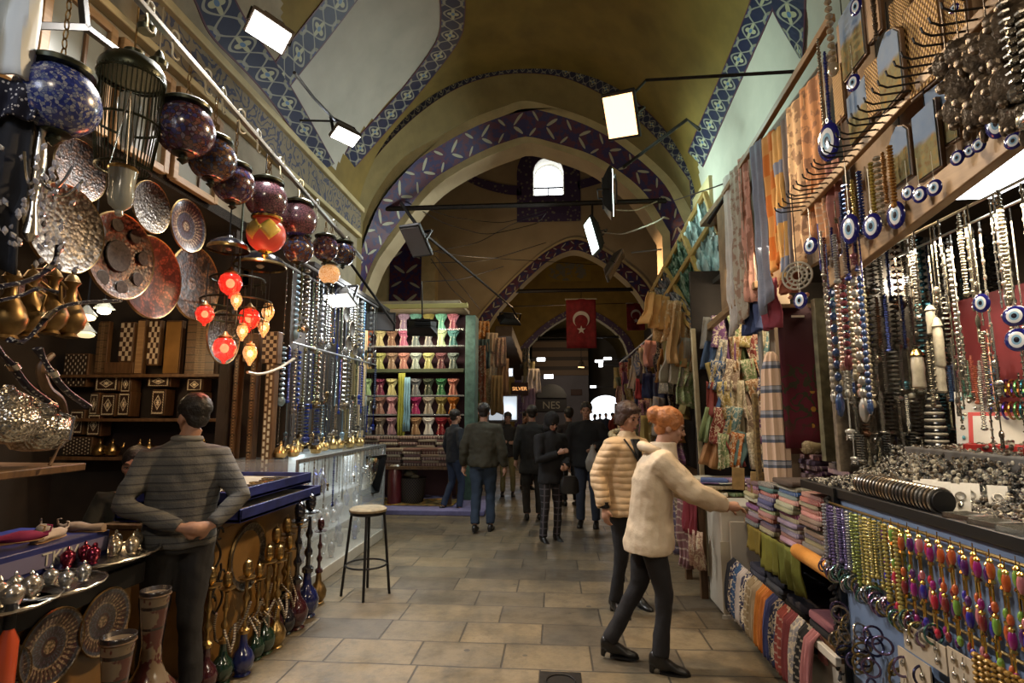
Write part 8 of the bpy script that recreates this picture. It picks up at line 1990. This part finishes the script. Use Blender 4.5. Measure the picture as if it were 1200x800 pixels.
# ---- right row further down the street
WC = [((.05,.07,.2),'dark blue'),((.65,.62,.6),'white'),((.5,.07,.1),'red'),((.35,.15,.3),'purple'),((.6,.5,.2),'yellow'),((.25,.3,.2),'olive'),((.55,.3,.3),'pink'),((.15,.2,.35),'steel blue'),((.04,.03,.05),'black'),((.6,.3,.1),'orange'),((.45,.4,.32),'beige')]
i = 0
for row in range(6):
    for k in range(15):
        Y = 7.6+k*.5+.1*(row%3); X = 1.78-.08*((k+row)%3)+ max(0,(Y-9))*.015; z = 2.95-.32*row-.05*(k%3); c, cn = WC[(k*4+row*5+k//4) % 11]
        o = drape(None, .3, .4+.08*(k%3), 2, .05, 8, 6, seed=i*1.9, flare=.3*math.sin(i*2)).build('hanging_garment', [M_cloth, M_clothP][(i//2)%2], solid=.012); o.location = (X, Y, z); o.rotation_euler = (0,rnd.uniform(-.2,.2),rnd.uniform(.2,1.3)); o.color = (*c,1)
        tag(o, '%s garment, %s tier of the long right row' % (cn, RN[row]), 'garment', 'garments of the long right row'); i += 1
mb = MB(); mb.bx(1.95, 2.0, 6.3, 13.9, 0, 3.1); struct(mb.build('wall_right', M_dark))
mb = MB(); mb.tube([(1.7,6.3,3.02),(1.8,15.2,3.02)], .02, 8); tag(mb.build('garment_rail', M_steel), 'long rail the garments of the right row hang from', 'rail')
mb = MB(); mb.box((1.72, 10.5, .45), (.4, 7.5, .9)); tag(mb.build('low_counter', M_wood, bevel=.01), 'long low counter under the garments of the right row', 'counter')

# drain cover in the paving
p = atZ(657, 800, 0); e = empty('drain_cover', (p.x, p.y, .002), 'square dark iron drain cover in the paving at the bottom edge', 'drain cover')
mb = MB(); mb.bx(-.13,.13,-.13,.13,0,.006); mb.build('plate', M_iron, e)
mb = MB(); mb.tube([(.09*math.cos(t),.09*math.sin(t),.008) for t in [2*PI*j/24 for j in range(25)]], .006, 5, cap=False); mb.build('raised_ring', M_iron, e)


# ------------------------------------------------------------ labels of look-alikes told apart by their order in the row
ONES = ['','first','second','third','fourth','fifth','sixth','seventh','eighth','ninth','tenth','eleventh','twelfth','thirteenth','fourteenth','fifteenth','sixteenth','seventeenth','eighteenth','nineteenth']
def ordw(n):
    if n < 20: return ONES[n]
    t = {2:('twentieth','twenty'),3:('thirtieth','thirty'),4:('fortieth','forty'),5:('fiftieth','fifty')}[n//10]
    return t[0] if n % 10 == 0 else t[1]+' '+ONES[n%10]
same = {}
for o in bpy.data.objects:
    if o.parent is None and o.get('label'): same.setdefault(o['label'], []).append(o)
for lab, L_ in same.items():
    if len(L_) > 1:
        L_.sort(key=lambda o: (round(o.location.y, 2), -o.location.z))
        for i, o in enumerate(L_): o['label'] = lab + ', ' + ordw(i+1) + ' from the near end'
